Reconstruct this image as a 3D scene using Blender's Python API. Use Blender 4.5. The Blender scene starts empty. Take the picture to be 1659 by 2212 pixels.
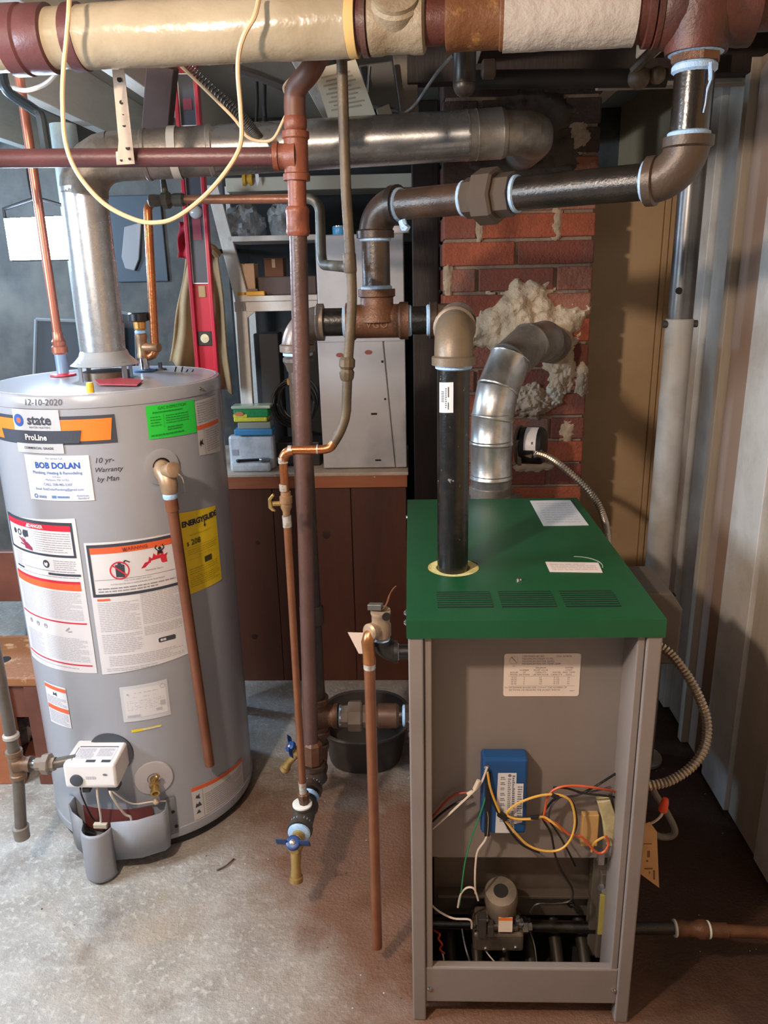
import bpy, bmesh, math, random
from mathutils import Vector, Matrix
random.seed(7)
sc = bpy.context.scene
COL = sc.collection
PI = math.pi

# ------------------------------------------------------------------ camera, light, exposure
PITCH, YAW, ROLL, CAM_H, FPX = .2986, .0379, .0224, 1.551, 1677.0
IMG_W, IMG_H = 1659.0, 2212.0
_cp, _sp, _cy, _sy, _cr, _sr = (math.cos(PITCH), math.sin(PITCH), math.cos(YAW), math.sin(YAW), math.cos(ROLL), math.sin(ROLL))
_fw = Vector((-_sy*_cp, _cy*_cp, -_sp)); _r0 = Vector((_cy, _sy, 0)); _d0 = _fw.cross(_r0)
_rt = _r0*_cr + _d0*_sr; _dn = _d0*_cr - _r0*_sr
CAM = Vector((0, 0, CAM_H))
cam_data = bpy.data.cameras.new('camera'); cam = bpy.data.objects.new('camera', cam_data); COL.objects.link(cam)
cam_data.sensor_fit = 'HORIZONTAL'; cam_data.sensor_width = 36.0; cam_data.lens = 36.0*FPX/IMG_W
cam_data.clip_start = .02; cam_data.clip_end = 60
cam.matrix_world = Matrix(((_rt.x, -_dn.x, -_fw.x, 0), (_rt.y, -_dn.y, -_fw.y, 0), (_rt.z, -_dn.z, -_fw.z, CAM_H), (0, 0, 0, 1)))
sc.camera = cam

world = bpy.data.worlds.new('world'); sc.world = world; world.use_nodes = True
world.node_tree.nodes['Background'].inputs[0].default_value = (.75, .85, 1, 1)
world.node_tree.nodes['Background'].inputs[1].default_value = .09

def lamp(name, kind, loc, energy, color, size=.05, target=None, shape=None, size_y=None, spread=None):
    l = bpy.data.lights.new(name, kind); l.energy = energy; l.color = color
    if kind == 'POINT': l.shadow_soft_size = size
    else:
        l.size = size
        if size_y: l.shape = 'RECTANGLE'; l.size_y = size_y
        if spread: l.spread = spread
    o = bpy.data.objects.new(name, l); COL.objects.link(o); o.location = loc
    if target: o.rotation_euler = (Vector(target)-Vector(loc)).to_track_quat('-Z', 'Y').to_euler()
    return o
# ceiling bulb at the photographer's left shoulder, then three added fill lights
lamp('ceiling_bulb', 'POINT', (-.80, .35, 2.01), 90, (1, .83, .68), .045)
lamp('front_fill', 'POINT', (-.08, -.60, 1.70), 7, (1, .90, .80), .12)  # unseen front fill, added to put a highlight on the vent
lamp('left_fill', 'AREA', (-2.3, .9, 1.75), 62, (.70, .85, 1), .7, target=(-.7, 1.6, .4), size_y=.5)  # unseen cool fill, added to light the floor and heater from the left
lamp('back_room_fill', 'POINT', (-2.2, 3.0, 1.8), 60, (.45, .70, 1), .08)  # unseen blue fill, added to brighten the back-left wall

sc.view_settings.view_transform = 'Standard'; sc.view_settings.look = 'None'
sc.view_settings.exposure = 0.2; sc.view_settings.gamma = 1.0; sc.view_settings.use_curve_mapping = False
sc.cycles.use_denoising = True
sc.cycles.max_bounces = 8

# ------------------------------------------------------------------ helpers
def at(px, py, X=None, Y=None, Z=None):
    """the point of the place that a pixel of the photograph shows, on a known plane"""
    d = _rt*((px-IMG_W/2)/FPX) + _dn*((py-IMG_H/2)/FPX) + _fw
    t = X/d.x if X is not None else (Y/d.y if Y is not None else (Z-CAM_H)/d.z)
    return CAM + d*t

def V(*a): return Vector(a)

def hexc(h):
    h = h.lstrip('#'); out = []
    for i in (0, 2, 4):
        c = int(h[i:i+2], 16)/255
        out.append(c/12.92 if c <= .04045 else ((c+.055)/1.055)**2.4)
    return (*out, 1)

MATS = {}
def mat(name, col, rough=.5, metal=0, col2=None, nscale=10, lo=.42, hi=.62, bump=0, bscale=80, detail=5,
        emit=None, estr=0, stretch=None, rough2=None, alpha=None, trans=0, coat=0, col3=None, n3=2.2, lo3=.5, hi3=.7, spec=None):
    if name in MATS: return MATS[name]
    m = bpy.data.materials.new(name); m.use_nodes = True; nt = m.node_tree; n = nt.nodes; L = nt.links
    b = n['Principled BSDF']; col = hexc(col)
    b.inputs['Base Color'].default_value = col; b.inputs['Roughness'].default_value = rough; b.inputs['Metallic'].default_value = metal
    if spec is not None: b.inputs['Specular IOR Level'].default_value = spec
    if coat: b.inputs['Coat Weight'].default_value = coat
    if trans: b.inputs['Transmission Weight'].default_value = trans
    tc = n.new('ShaderNodeTexCoord'); src = tc.outputs['Object']
    if stretch:
        mp = n.new('ShaderNodeMapping'); mp.inputs['Scale'].default_value = stretch; L.new(src, mp.inputs[0]); src = mp.outputs[0]
    def noise(scale, det=detail, s=None):
        t = n.new('ShaderNodeTexNoise'); t.inputs['Scale'].default_value = scale; t.inputs['Detail'].default_value = det
        t.inputs['Roughness'].default_value = .62; L.new(s or src, t.inputs['Vector']); return t
    def ramp(t, a, z):
        r = n.new('ShaderNodeMapRange'); r.inputs[1].default_value = a; r.inputs[2].default_value = z; L.new(t.outputs[0], r.inputs[0]); return r
    cur = None
    if col2:
        r = ramp(noise(nscale), lo, hi); mx = n.new('ShaderNodeMix'); mx.data_type = 'RGBA'
        mx.inputs[6].default_value = col; mx.inputs[7].default_value = hexc(col2); L.new(r.outputs[0], mx.inputs[0]); cur = mx.outputs[2]
        if rough2 is not None:
            rr = n.new('ShaderNodeMapRange'); rr.inputs[3].default_value = rough; rr.inputs[4].default_value = rough2
            L.new(r.outputs[0], rr.inputs[0]); L.new(rr.outputs[0], b.inputs['Roughness'])
    if col3:
        r = ramp(noise(n3, 4, tc.outputs['Object']), lo3, hi3); mx = n.new('ShaderNodeMix'); mx.data_type = 'RGBA'
        if cur: L.new(cur, mx.inputs[6])
        else: mx.inputs[6].default_value = col
        mx.inputs[7].default_value = hexc(col3); L.new(r.outputs[0], mx.inputs[0]); cur = mx.outputs[2]
    if cur: L.new(cur, b.inputs['Base Color'])
    if bump:
        t = noise(bscale, 4); bp = n.new('ShaderNodeBump'); bp.inputs['Strength'].default_value = bump; bp.inputs['Distance'].default_value = .01
        L.new(t.outputs[0], bp.inputs['Height']); L.new(bp.outputs[0], b.inputs['Normal'])
    if emit:
        b.inputs['Emission Color'].default_value = hexc(emit); b.inputs['Emission Strength'].default_value = estr
    MATS[name] = m
    return m

def frame(axis):
    a = Vector(axis).normalized(); u = a.orthogonal().normalized()
    if abs(a.z) < .9: u = a.cross(V(0, 0, 1)).normalized()
    else: u = V(1, 0, 0) - a*a.x; u.normalize()
    return a, u, a.cross(u).normalized()

class MB:
    """collects faces in world space; build() turns them into one mesh object"""
    def __init__(s): s.v = []; s.f = []
    def add(s, vs, fs):
        k = len(s.v); s.v += [Vector(x) for x in vs]; s.f += [[i+k for i in f] for f in fs]; return s
    def box(s, a, b, rz=0, c=None, ch=0):
        a = Vector(a); b = Vector(b); lo = [min(a[i], b[i]) for i in range(3)]; hi = [max(a[i], b[i]) for i in range(3)]
        vs = [V(x, y, z) for z in (lo[2], hi[2]) for y in (lo[1], hi[1]) for x in (lo[0], hi[0])]
        if rz:
            m = Matrix.Rotation(rz, 3, 'Z'); c = Vector(c) if c else (a+b)/2; vs = [c + m@(v-c) for v in vs]
        return s.add(vs, [(0, 2, 3, 1), (4, 5, 7, 6), (0, 1, 5, 4), (2, 6, 7, 3), (0, 4, 6, 2), (1, 3, 7, 5)])
    def obox(s, c, ex, ey, ez, sx, sy, sz):
        """box with its own axes; sizes are full lengths"""
        c = Vector(c); ex = Vector(ex).normalized()*sx/2; ey = Vector(ey).normalized()*sy/2; ez = Vector(ez).normalized()*sz/2
        vs = [c+ex*i+ey*j+ez*k for k in (-1, 1) for j in (-1, 1) for i in (-1, 1)]
        fs = [(0, 2, 3, 1), (4, 5, 7, 6), (0, 1, 5, 4), (2, 6, 7, 3), (0, 4, 6, 2), (1, 3, 7, 5)]
        if ex.cross(ey).dot(ez) < 0: fs = [f[::-1] for f in fs]
        return s.add(vs, fs)
    def beam(s, p, q, w, h, up=(0, 0, 1)):
        p = Vector(p); q = Vector(q); d = (q-p); e = d.normalized(); sd = e.cross(Vector(up)).normalized(); u = sd.cross(e)
        return s.obox((p+q)/2, e, sd, u, d.length, w, h)
    def lathe(s, o, axis, prof, n=24, caps=True, a0=0):
        o = Vector(o); a, u, w = frame(axis); vs = []; fs = []
        for (r, z) in prof:
            for i in range(n):
                t = a0+2*PI*i/n; vs.append(o + a*z + (u*math.cos(t)+w*math.sin(t))*max(r, 1e-5))
        m = len(prof)
        for j in range(m-1):
            for i in range(n):
                k = (i+1) % n; fs.append((j*n+i, j*n+k, (j+1)*n+k, (j+1)*n+i))
        if caps:
            fs.append(tuple(range(n))[::-1]); fs.append(tuple((m-1)*n+i for i in range(n)))
        return s.add(vs, fs)
    def cyl(s, p, q, r, r2=None, n=20, caps=True):
        p = Vector(p); q = Vector(q); return s.lathe(p, q-p, [(r, 0), (r if r2 is None else r2, (q-p).length)], n, caps)
    def ring(s, p, axis, r0, r1, h, n=28):
        return s.lathe(p, axis, [(r0, 0), (r1, 0), (r1, h), (r0, h), (r0, 0)], n, False)
    def tube(s, pts, r, n=10, caps=True, flat=None):
        pts = [Vector(p) for p in pts]; m = len(pts); rr = r if hasattr(r, '__len__') else [r]*m
        tg = []
        for i in range(m):
            d = pts[min(i+1, m-1)]-pts[max(i-1, 0)]; tg.append(d.normalized() if d.length > 1e-9 else V(0, 0, 1))
        u = tg[0].orthogonal().normalized(); vs = []; fs = []
        for i in range(m):
            u = u - tg[i]*u.dot(tg[i]); u.normalize(); w = tg[i].cross(u)
            for k in range(n):
                t = 2*PI*k/n; vs.append(pts[i] + (u*math.cos(t)+w*math.sin(t))*rr[i])
        for i in range(m-1):
            for k in range(n):
                k2 = (k+1) % n; fs.append((i*n+k, i*n+k2, (i+1)*n+k2, (i+1)*n+k))
        if caps: fs.append(tuple(range(n))[::-1]); fs.append(tuple((m-1)*n+k for k in range(n)))
        return s.add(vs, fs)
    def prism(s, poly, d):
        """polygon (list of points) pushed along vector d"""
        n = len(poly); d = Vector(d); P = [Vector(p) for p in poly]
        return s.add(P+[p+d for p in P], [tuple(range(n))[::-1], tuple(range(n, 2*n))]+[(i, (i+1) % n, n+(i+1) % n, n+i) for i in range(n)])
    def sphere(s, c, r, n=12, m=8, sc=(1, 1, 1)):
        c = Vector(c); vs = [c+V(0, 0, -r*sc[2])]; fs = []
        for j in range(1, m):
            ph = -PI/2+PI*j/m
            for i in range(n):
                t = 2*PI*i/n; vs.append(c+V(r*sc[0]*math.cos(ph)*math.cos(t), r*sc[1]*math.cos(ph)*math.sin(t), r*sc[2]*math.sin(ph)))
        vs.append(c+V(0, 0, r*sc[2])); T = len(vs)-1
        for i in range(n):
            k = (i+1) % n; fs.append((0, 1+k, 1+i)); fs.append((T, T-n+i, T-n+k))
            for j in range(m-2): fs.append((1+j*n+i, 1+j*n+k, 1+(j+1)*n+k, 1+(j+1)*n+i))
        return s.add(vs, fs)
    def grid(s, nu, nv, fn):
        vs = [fn(i/(nu-1), j/(nv-1)) for j in range(nv) for i in range(nu)]
        return s.add(vs, [(j*nu+i, j*nu+i+1, (j+1)*nu+i+1, (j+1)*nu+i) for j in range(nv-1) for i in range(nu-1)])

OFF = {}
def obj(name, mb, m, loc, parent=None, smooth=35, bevel=0, solid=0):
    loc = Vector(loc)
    me = bpy.data.meshes.new(name); me.from_pydata([v-loc for v in mb.v], [], mb.f); me.update()
    me.materials.append(m)
    if smooth:
        for p in me.polygons: p.use_smooth = True
        me.set_sharp_from_angle(angle=math.radians(smooth))
    o = bpy.data.objects.new(name, me); COL.objects.link(o)
    if parent is None: o.location = loc
    else: o.parent = parent
    OFF[o.name] = loc
    if solid:
        md = o.modifiers.new('solid', 'SOLIDIFY'); md.thickness = solid; md.offset = 0
    if bevel:
        md = o.modifiers.new('bevel', 'BEVEL'); md.width = bevel; md.segments = 2; md.limit_method = 'ANGLE'; md.angle_limit = math.radians(40)
    return o

def thing(name, label, cat, loc=(0, 0, 0), group=None):
    o = bpy.data.objects.new(name, None); COL.objects.link(o); o.location = loc; o.empty_display_size = .05
    OFF[o.name] = Vector(loc); o['label'] = label; o['category'] = cat
    if group: o['group'] = group
    return o

def part(name, mb, m, parent, label=None, **k):
    o = obj(name, mb, m, OFF[parent.name], parent, **k)
    if label: o['label'] = label
    return o

def solo(name, mb, m, label, cat, loc=None, group=None, **k):
    if loc is None:
        z = min(v.z for v in mb.v); n = len(mb.v); loc = (sum(v.x for v in mb.v)/n, sum(v.y for v in mb.v)/n, z)
    o = obj(name, mb, m, loc, None, **k); o['label'] = label; o['category'] = cat
    if group: o['group'] = group
    return o

def struct(name, mb, m, loc=(0, 0, 0), label=None, **k):
    o = obj(name, mb, m, loc, None, **k); o['kind'] = 'structure'
    if label: o['label'] = label
    return o

def crom(pts, n=8):
    """smooth curve through points"""
    P = [Vector(p) for p in pts]; out = []
    for i in range(len(P)-1):
        a = P[max(i-1, 0)]; b = P[i]; c = P[i+1]; d = P[min(i+2, len(P)-1)]
        for k in range(n):
            t = k/n; out.append(.5*((2*b)+(c-a)*t+(2*a-5*b+4*c-d)*t*t+(3*b-a-3*c+d)*t**3))
    return out+[P[-1]]

def arc(c, dA, dB, R, n=9):
    """quarter bend about a corner point: from c+dA*R to c+dB*R"""
    c = Vector(c); dA = Vector(dA).normalized(); dB = Vector(dB).normalized()
    return [c + dA*R*(1-math.sin(t)) + dB*R*(1-math.cos(t)) for t in [PI/2*i/n for i in range(n+1)]]

def elbow(c, dA, dB, r, leg, f=1.18, n=24):
    """malleable iron elbow: swept bend with a collar band at each mouth"""
    mb = MB(); dA = Vector(dA).normalized(); dB = Vector(dB).normalized(); c = Vector(c)
    mb.tube(arc(c, dA, dB, leg*.9, 12), r*f, n)
    for d in (dA, dB):
        mb.lathe(c+d*leg*.72, d, [(r*f, 0), (r*f*1.13, r*.10), (r*f*1.13, leg*.28), (r*1.02, leg*.30)], n, True)
    return mb

def tee(c, run, branch, r, leg, f=1.2, n=24, rb=None, legb=None):
    mb = MB(); c = Vector(c); run = Vector(run).normalized(); br = Vector(branch).normalized(); rb = rb or r; legb = legb or leg
    mb.lathe(c-run*leg, run, [(r*f*1.12, 0), (r*f*1.12, leg*.26), (r*f, leg*.32), (r*f, leg*1.68), (r*f*1.12, leg*1.74), (r*f*1.12, leg*2)], n)
    mb.lathe(c, br, [(rb*f*1.35, 0), (rb*f*1.12, r*1.0), (rb*f, r*1.2), (rb*f, legb*.74), (rb*f*1.12, legb*.78), (rb*f*1.12, legb)], n)
    return mb

def union(c, ax, r, w, n=8):
    mb = MB(); c = Vector(c); a = Vector(ax).normalized()
    mb.lathe(c-a*w*.28, a, [(r*1.62, 0), (r*1.75, w*.04), (r*1.75, w*.50), (r*1.6, w*.56)], n)
    mb.lathe(c-a*w*.6, a, [(r*1.28, 0), (r*1.28, w*.34)], n)
    mb.lathe(c+a*w*.26, a, [(r*1.36, 0), (r*1.36, w*.40)], n)
    return mb

def dope(p, ax, r, w=.008, f=1.16):
    return MB().lathe(Vector(p)-Vector(ax).normalized()*w/2, ax, [(r*.98, 0), (r*f, w*.2), (r*f, w*.75), (r*.99, w)], 20)

def word(text, size=1.0, bold=0, shear=0, align='CENTER', res=2, spacing=1.0):
    cu = bpy.data.curves.new('t', 'FONT'); cu.body = text; cu.size = size; cu.align_x = align; cu.align_y = 'CENTER'
    cu.resolution_u = res; cu.offset = bold*size; cu.shear = shear; cu.space_character = spacing
    o = bpy.data.objects.new('t', cu); me = bpy.data.meshes.new_from_object(o)
    vs = [(v.co.x, v.co.y) for v in me.vertices]; fs = [tuple(p.vertices) for p in me.polygons]
    bpy.data.meshes.remove(me); bpy.data.objects.remove(o); bpy.data.curves.remove(cu)
    return vs, fs

class Decal:
    """flat print on a surface; mp(u, v, off) -> point"""
    def __init__(s, mp): s.mp = mp
    def rect(s, mb, u0, u1, v0, v1, off, seg=None):
        k = seg or max(1, int(abs(u1-u0)/.012)); 
        return mb.grid(k+1, 2, lambda a, b: s.mp(u0+(u1-u0)*a, v0+(v1-v0)*b, off))
    def quad(s, mb, p00, p10, p11, p01, off, seg=14):
        """four-sided field that follows the surface between its corners"""
        def fn(a, b):
            u = (p00[0]*(1-a)+p10[0]*a)*(1-b)+(p01[0]*(1-a)+p11[0]*a)*b; v = (p00[1]*(1-a)+p10[1]*a)*(1-b)+(p01[1]*(1-a)+p11[1]*a)*b
            return s.mp(u, v, off)
        return mb.grid(seg+1, 2, fn)
    def poly(s, mb, pts, off):
        return mb.add([s.mp(u, v, off) for u, v in pts], [tuple(range(len(pts)))])
    def disc(s, mb, u, v, r, off, n=20, r0=0):
        if r0:
            return mb.add([s.mp(u+q*math.cos(2*PI*i/n), v+q*math.sin(2*PI*i/n), off) for q in (r0, r) for i in range(n)],
                          [(i, n+i, n+(i+1) % n, (i+1) % n) for i in range(n)])
        return s.poly(mb, [(u+r*math.cos(2*PI*i/n), v+r*math.sin(2*PI*i/n)) for i in range(n)], off)
    def line(s, mb, p, q, w, off):
        d = (Vector((q[0]-p[0], q[1]-p[1], 0))).normalized(); nx, ny = -d.y*w/2, d.x*w/2
        return s.poly(mb, [(p[0]+nx, p[1]+ny), (p[0]-nx, p[1]-ny), (q[0]-nx, q[1]-ny), (q[0]+nx, q[1]+ny)], off)
    def text(s, mb, t, u, v, size, off, **k):
        vs, fs = word(t, size, **k)
        return mb.add([s.mp(u+x, v+y, off) for x, y in vs], fs)
    def fine(s, mb, u0, u1, v0, v1, rows, off, rnd, fill=.55, last=None, wl=.016):
        """rows of small print too small to read"""
        p = (v1-v0)/rows
        for i in range(rows):
            y = v1-p*(i+.5); x = u0; end = u1 - (rnd.random()*.25*(u1-u0) if rnd.random() < .3 else 0)
            while x < end:
                w = wl*(.35+rnd.random()); e = min(x+w, end)
                if e-x > .0012: s.rect(mb, x, e, y-p*fill/2, y+p*fill/2, off, 1)
                x = e+wl*.14

# ------------------------------------------------------------------ materials
black_iron = mat('black_iron', '#131110', .30, .0, '#2b231e', 26, .48, .75, .12, 120, rough2=.45, spec=.7)
mill_iron = mat('mill_iron', '#33271f', .34, .0, '#4d3a2d', 18, .4, .65, .12, 140, spec=.6)
grey_iron = mat('grey_iron', '#5d544c', .42, .2, '#453c36', 14, .4, .65, .15, 160)
brown_iron = mat('brown_iron', '#6a452f', .45, .15, '#533624', 16, .4, .65, .2, 160)
red_iron = mat('red_iron', '#5d3027', .45, .0, '#3a211b', 9, .42, .68, .2, 90)
dope_m = mat('thread_sealant', '#a3c4e8', .5, 0, '#c9d9e6', 60, .5, .75, .3, 200)
brown_paint = mat('brown_paint', '#5e423b', .38, 0, '#4c342e', 7, .4, .7, .15, 90)
rust_paint = mat('rust_paint', '#8a4c36', .42, 0, '#703c2b', 11, .4, .7, .15, 110)
maroon_paint = mat('maroon_paint', '#62393a', .4, 0, '#4b2c2d', 6, .4, .7, .1, 90)
copper = mat('copper', '#c27a50', .27, .85, '#96593a', 12, .45, .75, .08, 120, rough2=.4)
copper_old = mat('copper_old', '#9a6446', .36, .6, '#80503a', 9, .4, .7, .1, 90)
pipe_taupe = mat('pipe_taupe', '#62533f', .5, .2, '#4e4236', 14, .4, .65, .15, 150)
solder = mat('solder', '#d9d2ca', .3, .6, '#b9a595', 90, .45, .6)
brass = mat('brass', '#c3a468', .32, .75, '#a4864f', 16, .4, .7, .1, 160)
bronze = mat('bronze', '#a98462', .4, .55, '#8f6d50', 16, .4, .7, .12, 160)
galv = mat('galvanized', '#9d9ea2', .30, .9, '#84858a', 40, .45, .6, .04, 120, rough2=.38)
galv_old = mat('galvanized_old', '#9a928a', .42, .65, '#6b635b', 10, .42, .66, .1, 120, rough2=.6)
chrome = mat('chrome', '#c9cbd0', .14, 1)
zinc = mat('zinc', '#b9bbc0', .3, .9)
insul_cream = mat('cream_jacket', '#a89a83', .24, 0, '#968871', 5, .4, .68, .35, 14, spec=.6)
insul_white = mat('white_jacket', '#b8aca2', .75, 0, '#a89c92', 8, .4, .68, .35, 60)
beige_paint = mat('beige_paint', '#958670', .5, 0, '#806e57', 18, .42, .66, .3, 60)
rust_flaked = mat('rust_flaked', '#6d4427', .5, 0, '#a77a45', 22, .55, .68, .3, 60)
strap_m = mat('strap_paint', '#cdb6a2', .5, 0, '#b29a88', 20, .45, .7)
cable_cream = mat('cable_cream', '#d8b992', .45)
cable_white = mat('cable_white', '#e0d2c6', .45)
cable_black = mat('cable_black', '#17130f', .45)
cable_red = mat('cable_red', '#b0402f', .45)
cable_orange = mat('cable_orange', '#c4552f', .45)
cable_yellow = mat('cable_yellow', '#d9a54a', .45)
cable_green = mat('cable_green', '#2f8a5c', .45)
cable_grey = mat('cable_grey', '#6b6762', .5)
green_lid = mat('green_enamel', '#114a2b', .42, 0, '#15512f', 3.5, .4, .7, .04, 200, col3='#225a3a', n3=1.8, lo3=.55, hi3=.8)
grey_jacket = mat('grey_enamel', '#867b75', .46, .05, '#80756f', 5, .4, .7, .03, 220)
dark_sheet = mat('dark_sheet', '#6f6358', .42, .4, '#574c43', 8, .4, .7, .08, 120)
soot_black = mat('soot_black', '#16120f', .7, .1)
tank_grey = mat('tank_enamel', '#97989f', .26, .0, '#9c9da4', 3, .4, .7, .015, 60, spec=.6)
tank_top = mat('tank_top_enamel', '#b9b9bd', .16, .1, spec=.7)
tank_trim = mat('tank_trim', '#8b8c93', .45)
white_plastic = mat('white_plastic', '#e4dedc', .35)
cream_plastic = mat('cream_plastic', '#c9c0ad', .4)
black_plastic = mat('black_plastic', '#1b1a1c', .4)
grey_plastic = mat('grey_plastic', '#514a46', .5)
dark_plastic = mat('dark_plastic', '#34302e', .5, 0, '#413b37', 10)
label_white = mat('label_white', '#d5d1d3', .42)
label_paper = mat('label_paper', '#e3d2c6', .6)
label_manila = mat('label_manila', '#c9a070', .65)
label_green = mat('label_green', '#2bd145', .5)
label_yellow = mat('label_yellow', '#e5c322', .5)
label_orange = mat('label_orange', '#e87a2a', .45)
label_redorange = mat('label_redorange', '#dd5f36', .45)
label_red = mat('label_red', '#c8283c', .45)
label_silver = mat('label_silver', '#d3d4d9', .3, .3)
ink_black = mat('ink_black', '#1c1b20', .5)
ink_slate = mat('ink_slate', '#3a3e49', .5)
ink_grey = mat('ink_grey', '#9b98a0', .55)
ink_blue = mat('ink_blue', '#2352a4', .5)
ink_sky = mat('ink_sky', '#5b7fb4', .5)
blue_module = mat('blue_module', '#1c4d86', .4, 0, '#194575', 6)
blue_handle = mat('blue_handle', '#1f3f78', .38)
red_alu = mat('red_level_paint', '#b51f36', .33)
wood_brown = mat('brown_stained_wood', '#5d3221', .5, 0, '#432316', 3.2, .35, .7, .1, 60, stretch=(1, 1, .18))
wood_orange = mat('orange_wood', '#a4623f', .5, 0, '#87492e', 5, .35, .7, .1, 60, stretch=(.2, 1, 1))
wood_dark = mat('dark_wood', '#2a1d17', .6, 0, '#1e1511', 5, .4, .7, .15, 60, stretch=(1, 1, .2))
wood_splat = mat('paint_splattered_wood', '#8d5a36', .42, 0, '#c9a37c', 14, .56, .66, .2, 60)
wood_grey = mat('grey_boards', '#b9b2a7', .7, 0, '#a39c92', 5, .4, .7, .25, 40, stretch=(1, .2, 1))
wood_pale = mat('pale_board', '#b5a897', .6, 0, '#a09382', 5, .4, .7, .15, 60, stretch=(1, 1, .2))
white_paint = mat('white_paint_old', '#cfcac4', .5, 0, '#b5afa8', 8, .45, .75, .15, 60)
white_metal = mat('white_metal', '#b8b5b7', .42, 0, '#a8a5a8', 4, .45, .7, .05, 80, col3='#8b8a90', n3=2.6, lo3=.56, hi3=.74)
stone_m = mat('fieldstone', '#6b6762', .85, 0, '#55524f', 4.5, .38, .62, .9, 7, col3='#7d756b', n3=1.6)
tan_board = mat('tan_board', '#bf9e77', .6, 0, '#b3926c', 4, .4, .7, .08, 60)
mortar_m = mat('mortar', '#87725f', .85, 0, '#6f5c4c', 20, .4, .7, .4, 60)
plaster_m = mat('patch_mortar', '#bda78d', .85, 0, '#a8937a', 12, .4, .7, .9, 45)
soot_mortar = mat('sooty_mortar', '#4b4139', .9, 0, '#3a322c', 18, .4, .7, .3, 60)
brick_ms = [mat('brick_red', '#85432e', .8, 0, '#723a2a', 24, .4, .7, .5, 90),
            mat('brick_orange', '#94492d', .8, 0, '#7d3f2a', 20, .4, .7, .5, 90),
            mat('brick_dull', '#7f4434', .85, 0, '#6f4238', 18, .4, .7, .5, 90),
            mat('brick_worn', '#86503f', .85, 0, '#6a5a55', 14, .5, .7, .6, 90), mat('brick_dark', '#6d3626', .85, 0, '#5c3a32', 12, .45, .7, .6, 90), mat('brick_pale', '#95604c', .85, 0, '#7d4634', 16, .42, .66, .6, 90)]
brick_soot = [mat('brick_sooty', '#4a3128', .9, 0, '#3a2a23', 14, .4, .7, .5, 90), mat('brick_sooty_dark', '#3c2c25', .9, 0, '#4b392f', 14, .4, .7, .5, 90)]
cloth_tan = mat('tan_canvas', '#a58a66', .85, 0, '#957a58', 9, .4, .7, .2, 300)
foil_bag = mat('clear_plastic_bag', '#dde1e4', .14, .0, '#a9aeb2', 16, .42, .6, .7, 22, spec=.9, trans=.55)
lens_glow = mat('lamp_lens', '#ffffff', .4, emit='#cfe6ff', estr=110)

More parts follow.
